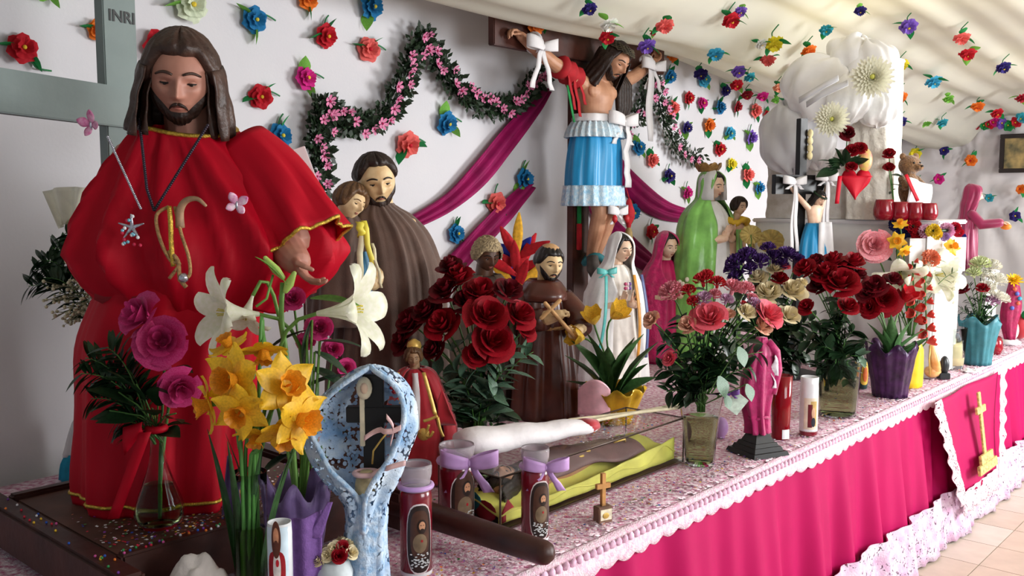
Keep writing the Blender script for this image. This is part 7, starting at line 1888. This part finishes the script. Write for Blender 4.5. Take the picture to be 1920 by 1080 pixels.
for px, y0, y1, lab in ((1738, 640, 515, 'red gladiolus spike beside the pale blue wrapped figure'), (1715, 600, 490, 'shorter coral gladiolus spike behind the red tulip')):
    t = thing('gladiolus', lab, 'flower', nk7-Vector((0, 0, .1))); L0 = Vector(t.location)
    q0 = at(px, y0, y7-.05)-L0; q1 = at(px-4, y1, y7-.05)-L0; MB().tube([(0, 0, 0), q0, q1], .004, 6).build('stem', GREEN_STEM, t)
    for i in range(11):
        u = i/10; obj('floret', GLAD, t, q0.lerp(q1, u)+Vector((.012*(-1)**i, -.01, 0)), orient(((-1)**i*.9, -.5, .35)), 14*k*(1-.5*u))
greens(v7, .22, [(1745, 500, 0), (1720, 500, .03), (1765, 480, .02), (1660, 560, .05), (1735, 560, 0), (1790, 510, .02)], y7, 'green leafy stem among the lilies before the altar', 'leafy stems before the altar', LEAF_LONG, 12, .06, seed=15)
# white card sheets propped behind
for lab, pts in (('white paper sheet propped under the lei, left', (1725, 470, 22, 26)), ('white paper sheet propped under the lei, middle', (1752, 470, 16, 40)), ('pale blue white paper corner under the lei, right', (1800, 475, 12, 34))):
    px, py, hw_, hh_ = pts; p = at(px, py, y7+.06); t = thing('paper_sheet', lab, 'paper', p, R(10), 'white sheets under the lei'); 
    mb = MB(); mb.box((-hw_*k, -.001, -hh_*k), (hw_*k, .001, hh_*k*.9)); mb.build('sheet', M_('white_paper', '#f4f4f4', rough=.8, var=.02), t)
# ---- yellow foil bag, votive, small figures near the edge
p = tbl(1712, 727); k = p.y/F
t = thing('yellow_bag', 'bright yellow pointed wrapping beside the purple pot', 'wrap', p, R(20))
mb = MB(); mb.grid(lambda u, v: ((u-.5)*44*k*(1-.35*v*v)+10*k*v, -8*k*math.cos((u-.5)*PI)+.01*v, v*(72+18*(1-abs(u-.4)*2))*k), 12, 8); mb.grid(lambda u, v: ((u-.5)*40*k*(1-.4*v*v)+10*k*v, 8*k*math.cos((u-.5)*PI), v*74*k), 10, 6); mb.build('wrapper', M_('bright_yellow', '#f2cc20', rough=.35, var=.1, scale=20, bump=.2, bscale=25), t, solid=.002)
p = tbl(1612, 727); k = p.y/F
t = thing('votive_candle', 'small glass votive with yellow orange label right of the tall rose vase', 'candle', p)
MB().lathe([(.001, 0), (13*k, 0), (14*k, 8*k), (14*k, 50*k), (12*k, 56*k), (11*k, 50*k), (.001, 46*k)], 24).build('jar', M_('dark_teal', '#254a46', rough=.3, var=.2), t)
mb = MB(); mb.mi = 0; cyl_patch(mb, 14*k, .3, 30*k, 10*k, 22*k, 'arch', off=.001); mb.mi = 1; cyl_patch(mb, 14*k, .35, 28*k, 5*k, 14*k, off=.002); mb.build('label', [M_('label_yellow', '#ecc24a', rough=.4), M_('label_orange', '#dd6a2c', rough=.4)], t)
p = tbl(1748, 710); k = p.y/F
t = thing('lamb_figurine', 'small cream and orange figurine with a dark base beside the glass candle', 'figurine', p)
mb = MB(); mb.ell((0, 0, 14*k), (16*k, 12*k, 12*k), 14, 8); mb.capsule([(4*k, -3*k, 20*k), (0, -4*k, 42*k), (-4*k, 0, 62*k)], [10*k, 9*k, 5*k], 10); mb.build('body', M_('cream_glaze', '#ecc88a', rough=.3, scale=16, c2='#d89048'), t)
mb = MB(); mb.box((10*k, -10*k, 0), (30*k, 10*k, 12*k), .003); mb.ell((22*k, 0, 26*k), (9*k, 8*k, 18*k), 12, 8); mb.build('dark_base', M_('dark_glaze', '#2a2c30', rough=.3), t)
mb = MB(); mb.tube([(-10*k, -8*k, 66*k), (-12*k, -10*k, 40*k), (-10*k, -12*k, 8*k)], .004, 6); mb.build('staff', GOLD_P, t)
p = tbl(1785, 690); k = p.y/F
t = thing('glass_candle', 'cream candle in clear glass tumbler between the pale blue figure and teal pot', 'candle', p)
MB().lathe([(.001, 0), (19*k, 0), (21*k, 20*k), (24*k, 78*k), (22*k, 78*k), (19*k, 22*k), (.001, 6*k)], 28).build('glass', GLASS_T, t)
MB().lathe([(.001, 7*k), (17.5*k, 7*k), (19*k, 42*k), (17*k, 46*k), (.001, 44*k)], 24).build('wax', M_('wax_cream', '#f0dcae', rough=.4, var=.05), t)
MB().tube([(0, 0, 44*k), (1*k, 0, 54*k)], .0015, 5).build('wick', BLACK, t)
for i in range(5): MB().ell((RND.uniform(-12, 12)*k, RND.uniform(-8, 8)*k, (50+4*i)*k), 5*k, 8, 6).build('trinket', M_('trinket%d' % (i % 2), ('#8a8a98', '#6a3a6a')[i % 2], rough=.4), t)
p = tbl(1768, 660); yb_ = p.y; k = p.y/F
t = thing('blue_wrapped_figure', 'tall figurine wrapped in pale blue crumpled cloth before the lilies', 'figurine', p)
mb = MB(); mb.loft([(0, -4*k, 0, 15*k, 13*k), (30*k, -6*k, 0, 17*k, 14*k), (70*k, 0, 0, 21*k, 16*k), (105*k, 4*k, 0, 14*k, 12*k), (132*k, 5*k, 0, 7*k, 7*k)], 40, folds(6, .008, 13, .004, 3, 2), cap_top=True); mb.build('cloth', M_('pale_blue_cloth', '#a9c6ea', rough=.7, var=.12, scale=30, bump=.4, bscale=40), t, solid=.002)
MB().loft([(18*k, -4*k, 0, 17*k, 15*k), (24*k, -4*k, 0, 18*k, 16*k), (30*k, -5*k, 0, 18*k, 15*k)], 24).build('tie', M_('blue_tie', '#bcd4f0', rough=.6), t)
# ---- white bouquet in the teal pot
v8 = tbl(1832, 682); y8 = v8.y; k = y8/F
foil_pot('teal_pot', 'teal wrapped pot of white flowers near the right end of the table edge', v8, 28*k, 78*k, M_('teal_foil', '#3a7d8a', rough=.5, var=.12, scale=20, bump=.3, bscale=30), 1.3, seed=9, peaks=5)
CW = carnation_mesh('bloom', M_('white_bloom', '#f2efe2', rough=.6, var=.06, scale=30), 6)
CG = carnation_mesh('bloom', M_('greenish_bloom', '#dfe8b4', rough=.6, var=.08, scale=30), 7)
it = [(1858, 500, .02, CW, 20), (1870, 525, 0, CW, 19), (1850, 540, -.02, CW, 18), (1838, 495, .02, CG, 20), (1825, 512, .0, CG, 15), (1880, 560, 0, CW, 16), (1868, 555, -.02, CW, 16), (1845, 515, 0, CW, 15), (1842, 540, -.04, ROSE_RED[0], 11, 'small red bloom in the teal pot', None), (1862, 565, -.03, CARN_LILAC, 14, 'lilac bloom low in the teal pot', None), (1805, 540, -.01, ROSE_DK[0], 12, 'dark red bloom left of the teal pot\'s greenery', None)]
bouquet(v8, 60*k, it, y8, (1840, 610), 'white blooms of the teal pot', 'white bloom in the teal pot', name='carnation', leaf=LEAF_ROSE_D, leaves=2, leaf_size=.06)
greens(v8, 60*k, [(1815, 560, 0), (1825, 590, -.03), (1845, 575, -.04), (1800, 580, .02), (1860, 590, -.02), (1835, 560, 0), (1815, 530, .03), (1850, 600, -.04), (1810, 610, -.02)], y8, 'dense dark green sprig of the teal pot', 'sprigs of the teal pot', LEAF_LONG_D, 18, .055, seed=18)
# ---- pink wrapped figurine at the right end
p = tbl(1893, 645); k = p.y/F
t = thing('pink_wrapped_figure', 'slim figurine wrapped in magenta cloth with a yellow flower on top, right end', 'figurine', p)
MC = M_('magenta_cloth', '#9c0c4a', rough=.55, var=.15, scale=30, bump=.4, bscale=40)
MB().lathe([(.001, 0), (18*k, 0), (20*k, 5*k), (12*k, 9*k), (.001, 9*k)], 24).build('base', WHITE_SATIN, t)
mb = MB(); mb.loft([(8*k, 0, 0, 8*k, 8*k), (40*k, -2*k, 0, 14*k, 12*k), (70*k, 0, 0, 17*k, 13*k), (98*k, 2*k, 0, 12*k, 10*k), (118*k, 2*k, 0, 8*k, 8*k)], 36, folds(6, .006, 13, .003, 3, 1), cap_top=True); mb.build('cloth', MC, t, solid=.002)
obj('yellow_flower', mum_mesh('bloom', M_('mum_yellow', '#f4c818', rough=.6, var=.1), M_('mum_yellow2', '#e8a010', rough=.6), 50), t, (0, -4*k, 122*k), orient((-.1, -.6, .8)), 18*k)
for i in range(5): MB().ell(((RND.uniform(-8, 8))*k, -13*k, (70+9*i)*k), 4*k, 8, 6).build('bead', M_('bead%d' % (i % 3), ('#5a6ac0', '#e86a4a', '#3aa0c8')[i % 3], rough=.4), t)
p = tbl(1864, 664); k = p.y/F
t = thing('red_votive', 'small dark red votive glass between the teal pot and magenta figurine', 'candle', p)
MB().lathe([(.001, 0), (11*k, 0), (15*k, 12*k), (14*k, 26*k), (10*k, 34*k), (9*k, 30*k), (.001, 26*k)], 22).build('glass', MATS['votive_red'], t)
p = tbl(1912, 636); k = p.y/F
t = thing('gift_bundle', 'red and green cloth bundle at the right end of the table', 'bundle', p)
mb = MB(); mb.ell((0, 0, 24*k), (16*k, 14*k, 24*k), 18, 12); mb.build('red_cloth', RC, t)
MB().ell((4*k, -12*k, 48*k), (10*k, 6*k, 9*k), 10, 8).build('green_cloth', PAPER_GREEN, t); MB().ell((-10*k, -8*k, 62*k), (6*k, 5*k, 6*k), 8, 6).build('blue_bead', M_('bead_sky', '#3aa0d8', rough=.4), t)
MB().ell((-14*k, -8*k, 18*k), (7*k, 6*k, 16*k), 10, 8).build('white_cloth', WHITE_CLOTH, t)
p = tbl(1823, 700); p = tbl(1822, 697); k = p.y/F
t = thing('crumpled_napkin', 'crumpled white cloth lying before the teal pot', 'cloth', p)
mb = MB(); mb.grid(lambda u, v: (30*k*(u-.5)*(1+.1*math.sin(v*9)), 22*k*(v-.5), .002+13*k*abs(nz(u*3+2, v*3))*math.sin(u*PI)*math.sin(v*PI)*2.2), 14, 12); mb.build('cloth', WHITE_CLOTH, t, solid=.002)

# ---- magenta wrapped statuette on black stepped base
p = tbl(1420, 848); k = p.y/F
t = thing('wrapped_statuette', 'statuette wrapped in magenta cloth on a black stepped base near the table edge', 'figurine', p, R(25))
for i, (w_, z0, z1) in enumerate(((42, 0, 8), (34, 8, 16), (28, 16, 23), (22, 23, 38))):
    mb = MB(); s = k
    a_ = w_*s; b_ = (w_-(7 if i == 3 else 3))*s
    sv = [(-a_, -a_, z0*s), (a_, -a_, z0*s), (a_, a_, z0*s), (-a_, a_, z0*s), (-b_, -b_, z1*s), (b_, -b_, z1*s), (b_, b_, z1*s), (-b_, b_, z1*s)]
    mb.smooth = False; mb.add(sv, [(0, 3, 2, 1), (4, 5, 6, 7), (0, 1, 5, 4), (1, 2, 6, 5), (2, 3, 7, 6), (3, 0, 4, 7)]); mb.build('base_step', M_('black_base', '#1c1a1a', rough=.35, var=.2, scale=20), t)
mb = MB(); mb.loft([(38*k, 0, 0, 20*k, 18*k), (60*k, -2*k, 0, 19*k, 17*k), (90*k, -6*k, 0, 24*k, 20*k), (130*k, -6*k, 0, 30*k, 24*k), (165*k, -2*k, 0, 27*k, 22*k), (195*k, 2*k, 0, 20*k, 17*k), (222*k, 4*k, 0, 9*k, 9*k)], 50, folds(6, .010, 14, .004, 2.5, 4), cap_top=True, steps=4); mb.build('cloth', M_('magenta_cloth2', '#b00c60', rough=.5, var=.15, scale=30, bump=.4, bscale=50, sheen=.3), t, solid=.002)
mb = MB(); mb.tube([(10*k, -10*k, 215*k), (26*k, -14*k, 195*k), (30*k, -16*k, 160*k), (18*k, -18*k, 115*k)], [8*k, 9*k, 9*k, 7*k], 10); mb.build('cloth_fold', MATS['magenta_cloth2'], t)
mb = MB(); mb.grid(lambda u, v: ((12+14*u)*k+3*k*math.sin(v*9), -22*k-4*k*math.sin(u*4+v*8), (128+62*v)*k), 6, 10); mb.build('white_lace', M_('lace_scrap', '#e6dfe8', rough=.8, var=.15, scale=70), t, solid=.003)
mb = MB(); mb.tube([(20*k*math.cos(a), 18*k*math.sin(a), 70*k+2*k*math.sin(a*3)) for a in [i*PI/10 for i in range(20)]], 3*k, 6, close=True); mb.build('tie', MATS['magenta_cloth2'], t)
# ---- red glass candle and white picture candle
p = tbl(1463, 822); k = p.y/F
t = thing('red_candle', 'tall red glass candle with tiny white price tag beside the magenta statuette', 'candle', p)
MB().lathe([(.001, 0), (15*k, 0), (17*k, 3*k), (18*k, 60*k), (20*k, 122*k), (18*k, 123*k), (16*k, 60*k), (14*k, 8*k), (.001, 8*k)], 32).build('glass', RED_GLASS, t)
MB().lathe([(.001, 8*k), (14*k, 9*k), (16*k, 60*k), (17*k, 100*k), (.001, 100*k)], 28).build('wax', M_('wax_red2', '#b00c1a', rough=.3), t)
mb = MB(); cyl_patch(mb, 17.6*k, .35, 12*k, 8*k, 9*k, 'rect', off=.001); mb.build('price_tag', M_('tag_white', '#eeeef2', rough=.5), t)
p = tbl(1515, 815); k = p.y/F
t = thing('white_candle', 'tall white candle with a picture label and red foot', 'candle', p)
MB().lathe([(.001, 0), (15*k, 0), (17*k, 3*k), (17*k, 10*k)], 30).build('red_foot', WAX_RED, t)
MB().lathe([(17*k, 9*k), (17*k, 92*k), (16.5*k, 98*k), (17*k, 112*k), (15.5*k, 113*k), (15*k, 100*k), (.001, 96*k)], 32).build('jar', MATS['candle_white'], t)
mb = MB(); mb.mi = 0; cyl_patch(mb, 17*k, .1, 44*k, 16*k, 30*k, 'rect', off=.0005); mb.mi = 1; cyl_patch(mb, 17*k, .25, 44*k, 6*k, 24*k, 'rect', off=.001); mb.mi = 2; cyl_patch(mb, 17*k, .2, 46*k, 3.5*k, 10*k, off=.0016); mb.mi = 3; cyl_patch(mb, 17*k, -.15, 40*k, 4*k, 22*k, 'rect', off=.0012); mb.mi = 4; cyl_patch(mb, 17*k, .22, 28*k, 4*k, 9*k, off=.0018)
mb.build('label', [M_('label_ivory', '#e6d6c0', rough=.4), M_('label_gold', '#c0a060', rough=.4), M_('label_face', '#d8a888', rough=.4), M_('label_wine', '#6a1422', rough=.4), M_('label_navy', '#1c2030', rough=.4)], t)
# little tag card and purple ribbon on the pink bouquet
t = thing('gift_tag', 'pale green gift tag with purple ribbon hanging right of the ribbed vase', 'tag', at(1383, 755, yp-.04)); k = yp/F
mb = MB(); mb.box((-16*k, -.001, -20*k), (14*k, .001, 16*k)); o = mb.build('card', M_('tag_green', '#cfe2d4', rough=.5, var=.15, scale=60), t); o.rotation_euler = (0, R(38), 0)
mb = MB(); bow(mb, (-14*k, -.004, 18*k), 16*k, tails=.6); mb.build('ribbon', M_('purple_ribbon', '#7a4aa8', rough=.4), t, solid=.001)
p = tbl(1352, 820); t = thing('purple_egg', 'small lavender ornament behind the ribbed vase', 'ornament', p)
mb = MB(); mb.ell((0, 0, 22*k), (15*k, 15*k, 22*k), 18, 12); mb.build('shell', LAV, t)
MB().lathe([(.001, 0), (9*k, 0), (7*k, 4*k)], 14).build('foot', LAV, t)

# ---- black crucifix with small figure in front of the altar
p = on_b(1502, 450, .60); yk = p.y; p.z = ZT+.004; k = yk/F
bc = thing('black_crucifix', 'slim black crucifix with small blue and white skirted figure before the altar', 'crucifix', p, R(26))
def kz(py): return at(1502, py, yk).z-p.z
mb = MB(); mb.box((-9*k, 0, .02), (9*k, 12*k, kz(222)), .002); mb.build('post', BLACK, bc)
mb = MB(); mb.box((-66*k, -1*k, kz(364)), (66*k, 10*k, kz(328)), .002); mb.build('crossbeam', BLACK, bc)
mb = MB(); mb.box((-40*k, -30*k, 0), (40*k, 30*k, .02), .004); mb.build('foot', BLACK, bc)
KM = HM((24*k, -16*k, kz(372)), .075, yaw=10, pitch=30, roll=10)
mb = MB(); head_mesh(mb, KM, 32, 26)
mb.loft([(kz(455), 20*k, -12*k, 12*k, 8*k), (kz(415), 20*k, -12*k, 14*k, 9*k), (kz(392), 20*k, -12*k, 19*k, 10*k), (kz(384), 20*k, -11*k, 10*k, 7*k)], 20, cap_top=True, cap_bot=True)
mb.capsule([(6*k, -12*k, kz(392)), (-12*k, -10*k, kz(375)), (-34*k, -6*k, kz(352))], [6*k, 5*k, 3.5*k], 8); mb.capsule([(34*k, -12*k, kz(392)), (44*k, -10*k, kz(372)), (54*k, -6*k, kz(348))], [6*k, 5*k, 3.5*k], 8)
mb.build('body', SKIN_FAIR, bc)
face(bc, KM, HAIR_BLACK, None, 'long', skin=SKIN_FAIR, long_kw=dict(bottom=-.7))
mb = MB(); mb.M = KM
mb.tube([hpt(i*2*PI/24, R(25), .1) for i in range(24)], .06, 6, close=True); mb.build('green_crown', GREEN_DARK, bc)
mb = MB(); mb.loft([(kz(495), 16*k, -14*k, 30*k, 18*k), (kz(450), 18*k, -14*k, 26*k, 16*k), (kz(418), 20*k, -13*k, 17*k, 12*k)], 40, folds(7, .006, 15, .002)); mb.build('blue_skirt', SKY, bc, solid=.002)
mb = MB(); mb.grid(lambda u, v: ((12+30*u+10*v*u)*k, -(32+3*math.sin(u*9))*k, kz(416+72*v)), 12, 8); mb.build('white_sash', WHITE_CLOTH, bc, solid=.003)
for x, z0, z1 in ((-30, 342, 470), (48, 335, 460)):
    mb = MB(); bow(mb, (x*k, -12*k, kz(z0)), 26*k, tails=.5); mb.build('bow', WHITE_CLOTH, bc, solid=.002)
    for dx in (-6, 8):
        mb = MB(); ribbon_strip(mb, [((x+dx*(i/8)+2*math.sin(i))*k, -13*k, kz(z0+(z1-z0)*i/8)) for i in range(9)], 10*k, (1, .2, 0)); mb.build('bow_tail', WHITE_CLOTH, bc, solid=.002)
for i in range(4): MB().ell((12*k, -3*k, kz(250+14*i)), (6*k, 5*k, 8*k), 8, 6).build('cream_blossom', M_('cream_blossom', '#ecdca8', rough=.7, var=.1), bc)
# ---- heart bouquet of red roses on the shrine
yh = onA(1600, 310, .28).y; k = yh/F
hb_p = at(1585, 335, yh)
hb = thing('heart_bouquet', 'spray of greenery with red satin heart and ribbon fixed on the shrine front', 'bouquet', hb_p)
def hb_q(px, py, d=0): return at(px, py, yh+d)-hb_p
mb = MB()
def heart(u, v):
    a = u*2*PI; x = 16*math.sin(a)**3; z = 13*math.cos(a)-5*math.cos(2*a)-2*math.cos(3*a)-math.cos(4*a)
    q = hb_q(1605, 340); return (q.x+x*1.7*k*v, q.y-.03*math.cos(v*PI/2), q.z+z*1.9*k*v)
mb.grid(heart, 40, 6, cu=True); mb.build('satin_heart', RED_SATIN, hb, solid=.004)
mb = MB(); mb.grid(lambda u, v: (hb_q(1600, 330).x+((u-.5)*64*(1-v))*k, hb_q(1600, 330).y-.035-.01*math.sin(u*5), hb_q(1600, 330).z-(v*44)*k), 8, 8); mb.build('red_wrap', RED_SATIN, hb, solid=.003)
mb = MB(); ribbon_strip(mb, [hb_q(1575+(-6)*i/6, 330+52*i/6, -.05) for i in range(7)], .022, (1, .2, 0)); mb.build('red_ribbon', RED_SATIN, hb, solid=.002)
mb = MB(); mb.ell(hb_q(1622, 300), (14*k, 8*k, 22*k), 14, 8); mb.build('pink_yellow_accent', M_('heart_pastel', '#e6707a', rough=.4, scale=30, c2='#d8c85a'), hb)
rd = random.Random(9)
for i in range(34):
    an = R(rd.uniform(20, 200)); L = rd.uniform(22, 52)*k; q = hb_q(1582, 318); d = Vector((math.cos(an), -.4, math.sin(an)*.7+.1))
    put_leaf(hb, LEAF_ROSE_D if i % 3 else LEAF_LONG_D, q+d*L*.35, d, L*.8, roll=rd.uniform(-1, 1))
for px, py, r, lab in ((1590, 250, 14, 'dark red rose on top of the heart bouquet'), (1598, 282, 12, 'red rose at the right of the heart bouquet'), (1612, 278, 12, 'red rose near the pastel accent of the heart bouquet'), (1596, 312, 10, 'small red rose above the satin heart')):
    flower('rose', lab, 'red roses of the heart bouquet', hb_p+hb_q(1585, 330), at(px, py, yh-.03), (-.2, -.8, .5), ROSE_DK[0] if py < 260 else ROSE_RED[0], r*k, .003)
# ---- teddy bear with roses on the shelf end
p = onA(1703, 380, -.06); p.z = zs_+.003; k = p.y/F
bear = thing('teddy_bear', 'small brown teddy bear holding white cloth and roses above the votives', 'toy', p, R(20))
FURB = M_('bear_fur', '#8a6440', rough=.95, var=.25, scale=90, bump=.8, bscale=120, sheen=.4)
hz0 = at(1700, 310, p.y).z-p.z
mb = MB(); mb.ell((0, 0, hz0), (21*k, 19*k, 19*k), 18, 12); mb.ell((5*k, -18*k, hz0-4*k), (9*k, 8*k, 7*k), 12, 8)
for sx in (-1, 1): mb.ell((sx*15*k, 2*k, hz0+16*k), (7*k, 5*k, 7*k), 10, 8)
mb.ell((0, 0, hz0-44*k), (20*k, 17*k, 32*k), 18, 12)
for sx in (-1, 1):
    mb.capsule([(sx*16*k, 0, hz0-26*k), (sx*22*k, -14*k, hz0-40*k)], [8*k, 7*k], 10); mb.capsule([(sx*10*k, -6*k, 9*k), (sx*18*k, -24*k, 8*k)], [10*k, 8*k], 10)
mb.remesh('body', FURB, bear, voxel=.0035, it=2)
mb = MB()
for sx in (-1, 1): mb.ell((sx*7*k, -18*k, hz0+4*k), 2*k, 6, 5)
mb.ell((5*k, -26*k, hz0-2*k), (3*k, 2*k, 2*k), 6, 5); mb.build('eyes_and_nose', BLACK, bear, kind='stuff')
mb = MB(); mb.grid(lambda u, v: (k*(-26+54*u), -24*k-5*k*math.sin(u*7+v*3), hz0-22*k-44*k*v-14*k*u), 10, 8); mb.build('white_cloth', WHITE_SATIN, bear, solid=.003)
mb = MB(); ribbon_strip(mb, [(k*(-38+5*i), -32*k, hz0-18*k-8*k*i) for i in range(7)], 9*k, (1, .2, .3)); mb.build('red_ribbon', RED_SATIN, bear, solid=.002)
for px, py, r, lab in ((1667, 288, 12, 'upper red rose left of the teddy bear'), (1667, 314, 11, 'lower red rose left of the teddy bear')):
    flower('rose', lab, 'roses beside the teddy bear', Vector(p)+Vector((-34*k, -20*k, 0)), at(px, py, p.y-.05), (-.3, -.6, .7), ROSE_RED[1], r*k, .003, None, 2, LEAF_ROSE_D, .05)
# ---- dried yellow round fans near the green lady
for px, py, r, lab in ((1445, 452, 22, 'pale yellow round paper fan above the purple statice'), (1408, 440, 18, 'pale yellow gauze puff hanging at the child\'s side')):
    p = at(px, py, 5.0); p.z = ZT+.004; k = 5.0/F; t = thing('yellow_fan', lab, 'ornament', p); h = at(px, py, 5.0).z-p.z
    mb = MB(); mb.tube([(0, 0, 0), (0, 0, h)], .004, 6); mb.build('stick', GREEN_STEM, t)
    mb = MB(); mb.grid(lambda u, v: (r*k*v*math.cos(u*2*PI)*1.15, -.006*math.sin(u*2*PI*14)*v, h+r*k*v*math.sin(u*2*PI)), 84, 3, cu=True); mb.build('disc', M_('pale_yellow_gauze', '#dfc878', rough=.6, var=.15, scale=40, translucent=.2), t, solid=.003)
# ---- white tissue clumps and little white roses low at the front
for px, py, yq, w_, lab in ((370, 1068, 1.95, .07, 'crumpled white tissue with coloured confetti at the bottom left of daffodils'), (628, 1052, 2.0, .055, 'cluster of small white porcelain blossoms left of the blue lace figure')):
    p = at(px, py, yq); z0 = ZT+.004; t = thing('tissue_clump' if px < 400 else 'blossom_cluster', lab, 'ornament', (p.x, p.y, z0)); h = p.z-z0+.03
    if px < 400:
        mb = MB(); mb.grid(lambda u, v: (w_*(u-.5)*2, .04*(v-.5)*2, max(.0, h*(1-((u-.5)*2)**2*.5)*(1-((v-.5)*2)**2*.8)+.03*nz(u*5, v*5)-.0)), 22, 16); mb.build('tissue', M_('tissue', '#d8cfc8', rough=.9, var=.08, bump=.4, bscale=40), t, solid=.002)
    else:
        mb = MB(); mb.lathe([(.001, 0), (.035, 0), (.04, h*.6), (.03, h*.8), (.001, h*.8)], 20); mb.build('holder', M_('tissue2', '#cfd8dc', rough=.6), t)
        for i in range(14):
            obj('blossom', ROSE_CREAM[i % 2] if i % 5 else ROSE_RED[0], t, (.042*math.cos(i*2.4)*(.3+.05*i), .035*math.sin(i*2.4)*(.3+.05*i), h*.85+.012*(i % 3)), orient((math.cos(i*2.4), math.sin(i*2.4)-.6, .8)), .016)
# ================================================================ confetti
CF = [M_('conf%d' % i, c, rough=.4, var=.05) for i, c in enumerate(('#c81e3a', '#2456b4', '#f0c030', '#e8e8ee', '#2a8a4a', '#d858a0', '#7a3aa0', '#e87a28'))]
def confetti(name, label, n, fn, seed):
    rd = random.Random(seed); mb = MB(); mb.smooth = False; p0 = None
    for i in range(n):
        p = fn(rd)
        if p is None: continue
        mb.mi = rd.randrange(8) if rd.random() > .25 else 3
        a = rd.uniform(0, 6); s = rd.uniform(.0022, .0048); c_, s_ = math.cos(a)*s, math.sin(a)*s; t_ = rd.uniform(0, .002)
        mb.add([p+Vector((c_, s_, 0)), p+Vector((-s_, c_, t_)), p+Vector((-c_, -s_, t_)), p+Vector((s_, -c_, 0))], [(0, 1, 2, 3)])
    o = mb.build(name, CF, kind='stuff'); return tag(o, label, 'confetti')
def on_cloth(rd):
    a = rd.uniform(-.6, 1)**1*1.0 if False else rd.uniform(-.8, 3.6); b = abs(rd.gauss(.12, .25))
    if b > 1.4 or (PLa0 < a < PLa1+.02 and b > PLb0-.1): return None
    if ga0-.01 < a < ga1+.01 and gb0-.01 < b < gb0+GB+.01: return None
    return T(a, b, ZT+.0075)
confetti('confetti', 'coloured confetti flecks scattered over the tablecloth', 3600, on_cloth, 3)
def on_deck(rd):
    a = rd.uniform(PLa0+.07, PLa1-.07); b = PLb0+.04+abs(rd.gauss(0, .14))
    return T(a, b, ZP-.009) if b < PLb1-.05 else None
confetti('confetti', 'coloured confetti flecks scattered on the dark platform deck', 900, on_deck, 4)
def on_case(rd): return T(ga0+rd.triangular(.35, GL-.02, GL*.8), gb0+rd.uniform(.01, GB-.02), ZT+.0055+GH)
confetti('confetti', 'coloured confetti flecks on the right end of the glass case lid', 260, on_case, 5)
mb = MB(); rd = random.Random(6)
for i in range(70):
    a = rd.uniform(PLa0+.0, PLa1); p = T(a, PLb0+.018+rd.uniform(-.014, .014), ZP+.004); mb.mi = rd.randrange(8); mb.ell(p, .0035, 5, 3)
for i in range(22): mb.mi = rd.randrange(8); mb.ell(T(PLa0+.025+rd.uniform(-.02, .02), rd.uniform(PLb0-.08, PLb1), ZP-.002), .0035, 5, 3)
tag(mb.build('bead_scatter', CF, kind='stuff'), 'tiny beads and foil bits along the dark platform rim', 'confetti')
# ---- tell apart things that share a label: by their place from left to right
_ORD = ['leftmost', 'second from left', 'third from left', 'fourth from left', 'fifth from left', 'sixth from left', 'seventh from left', 'eighth from left', 'ninth from left', 'tenth from left', 'eleventh from left', 'twelfth from left', 'thirteenth from left', 'fourteenth from left', 'fifteenth from left']
bpy.context.view_layer.update()
_by = {}
for o in SC.objects:
    if o.parent is None and 'label' in o: _by.setdefault(o['label'], []).append(o)
def _sx(o):
    q = [c.matrix_world.translation if c.name.split('.')[0] != 'stem' else c.matrix_world @ Vector(c.bound_box[6]) for c in o.children] or [o.matrix_world.translation]
    p = sum((Vector(v) for v in q), Vector())/len(q); return p.x/max(.1, p.y)
for l, os_ in _by.items():
    if len(os_) < 2 or 'confetti' in l: continue
    os_.sort(key=_sx)
    for i, o in enumerate(os_):
        o['label'] = l+', '+(_ORD[i] if i < len(os_)-1 else 'rightmost')
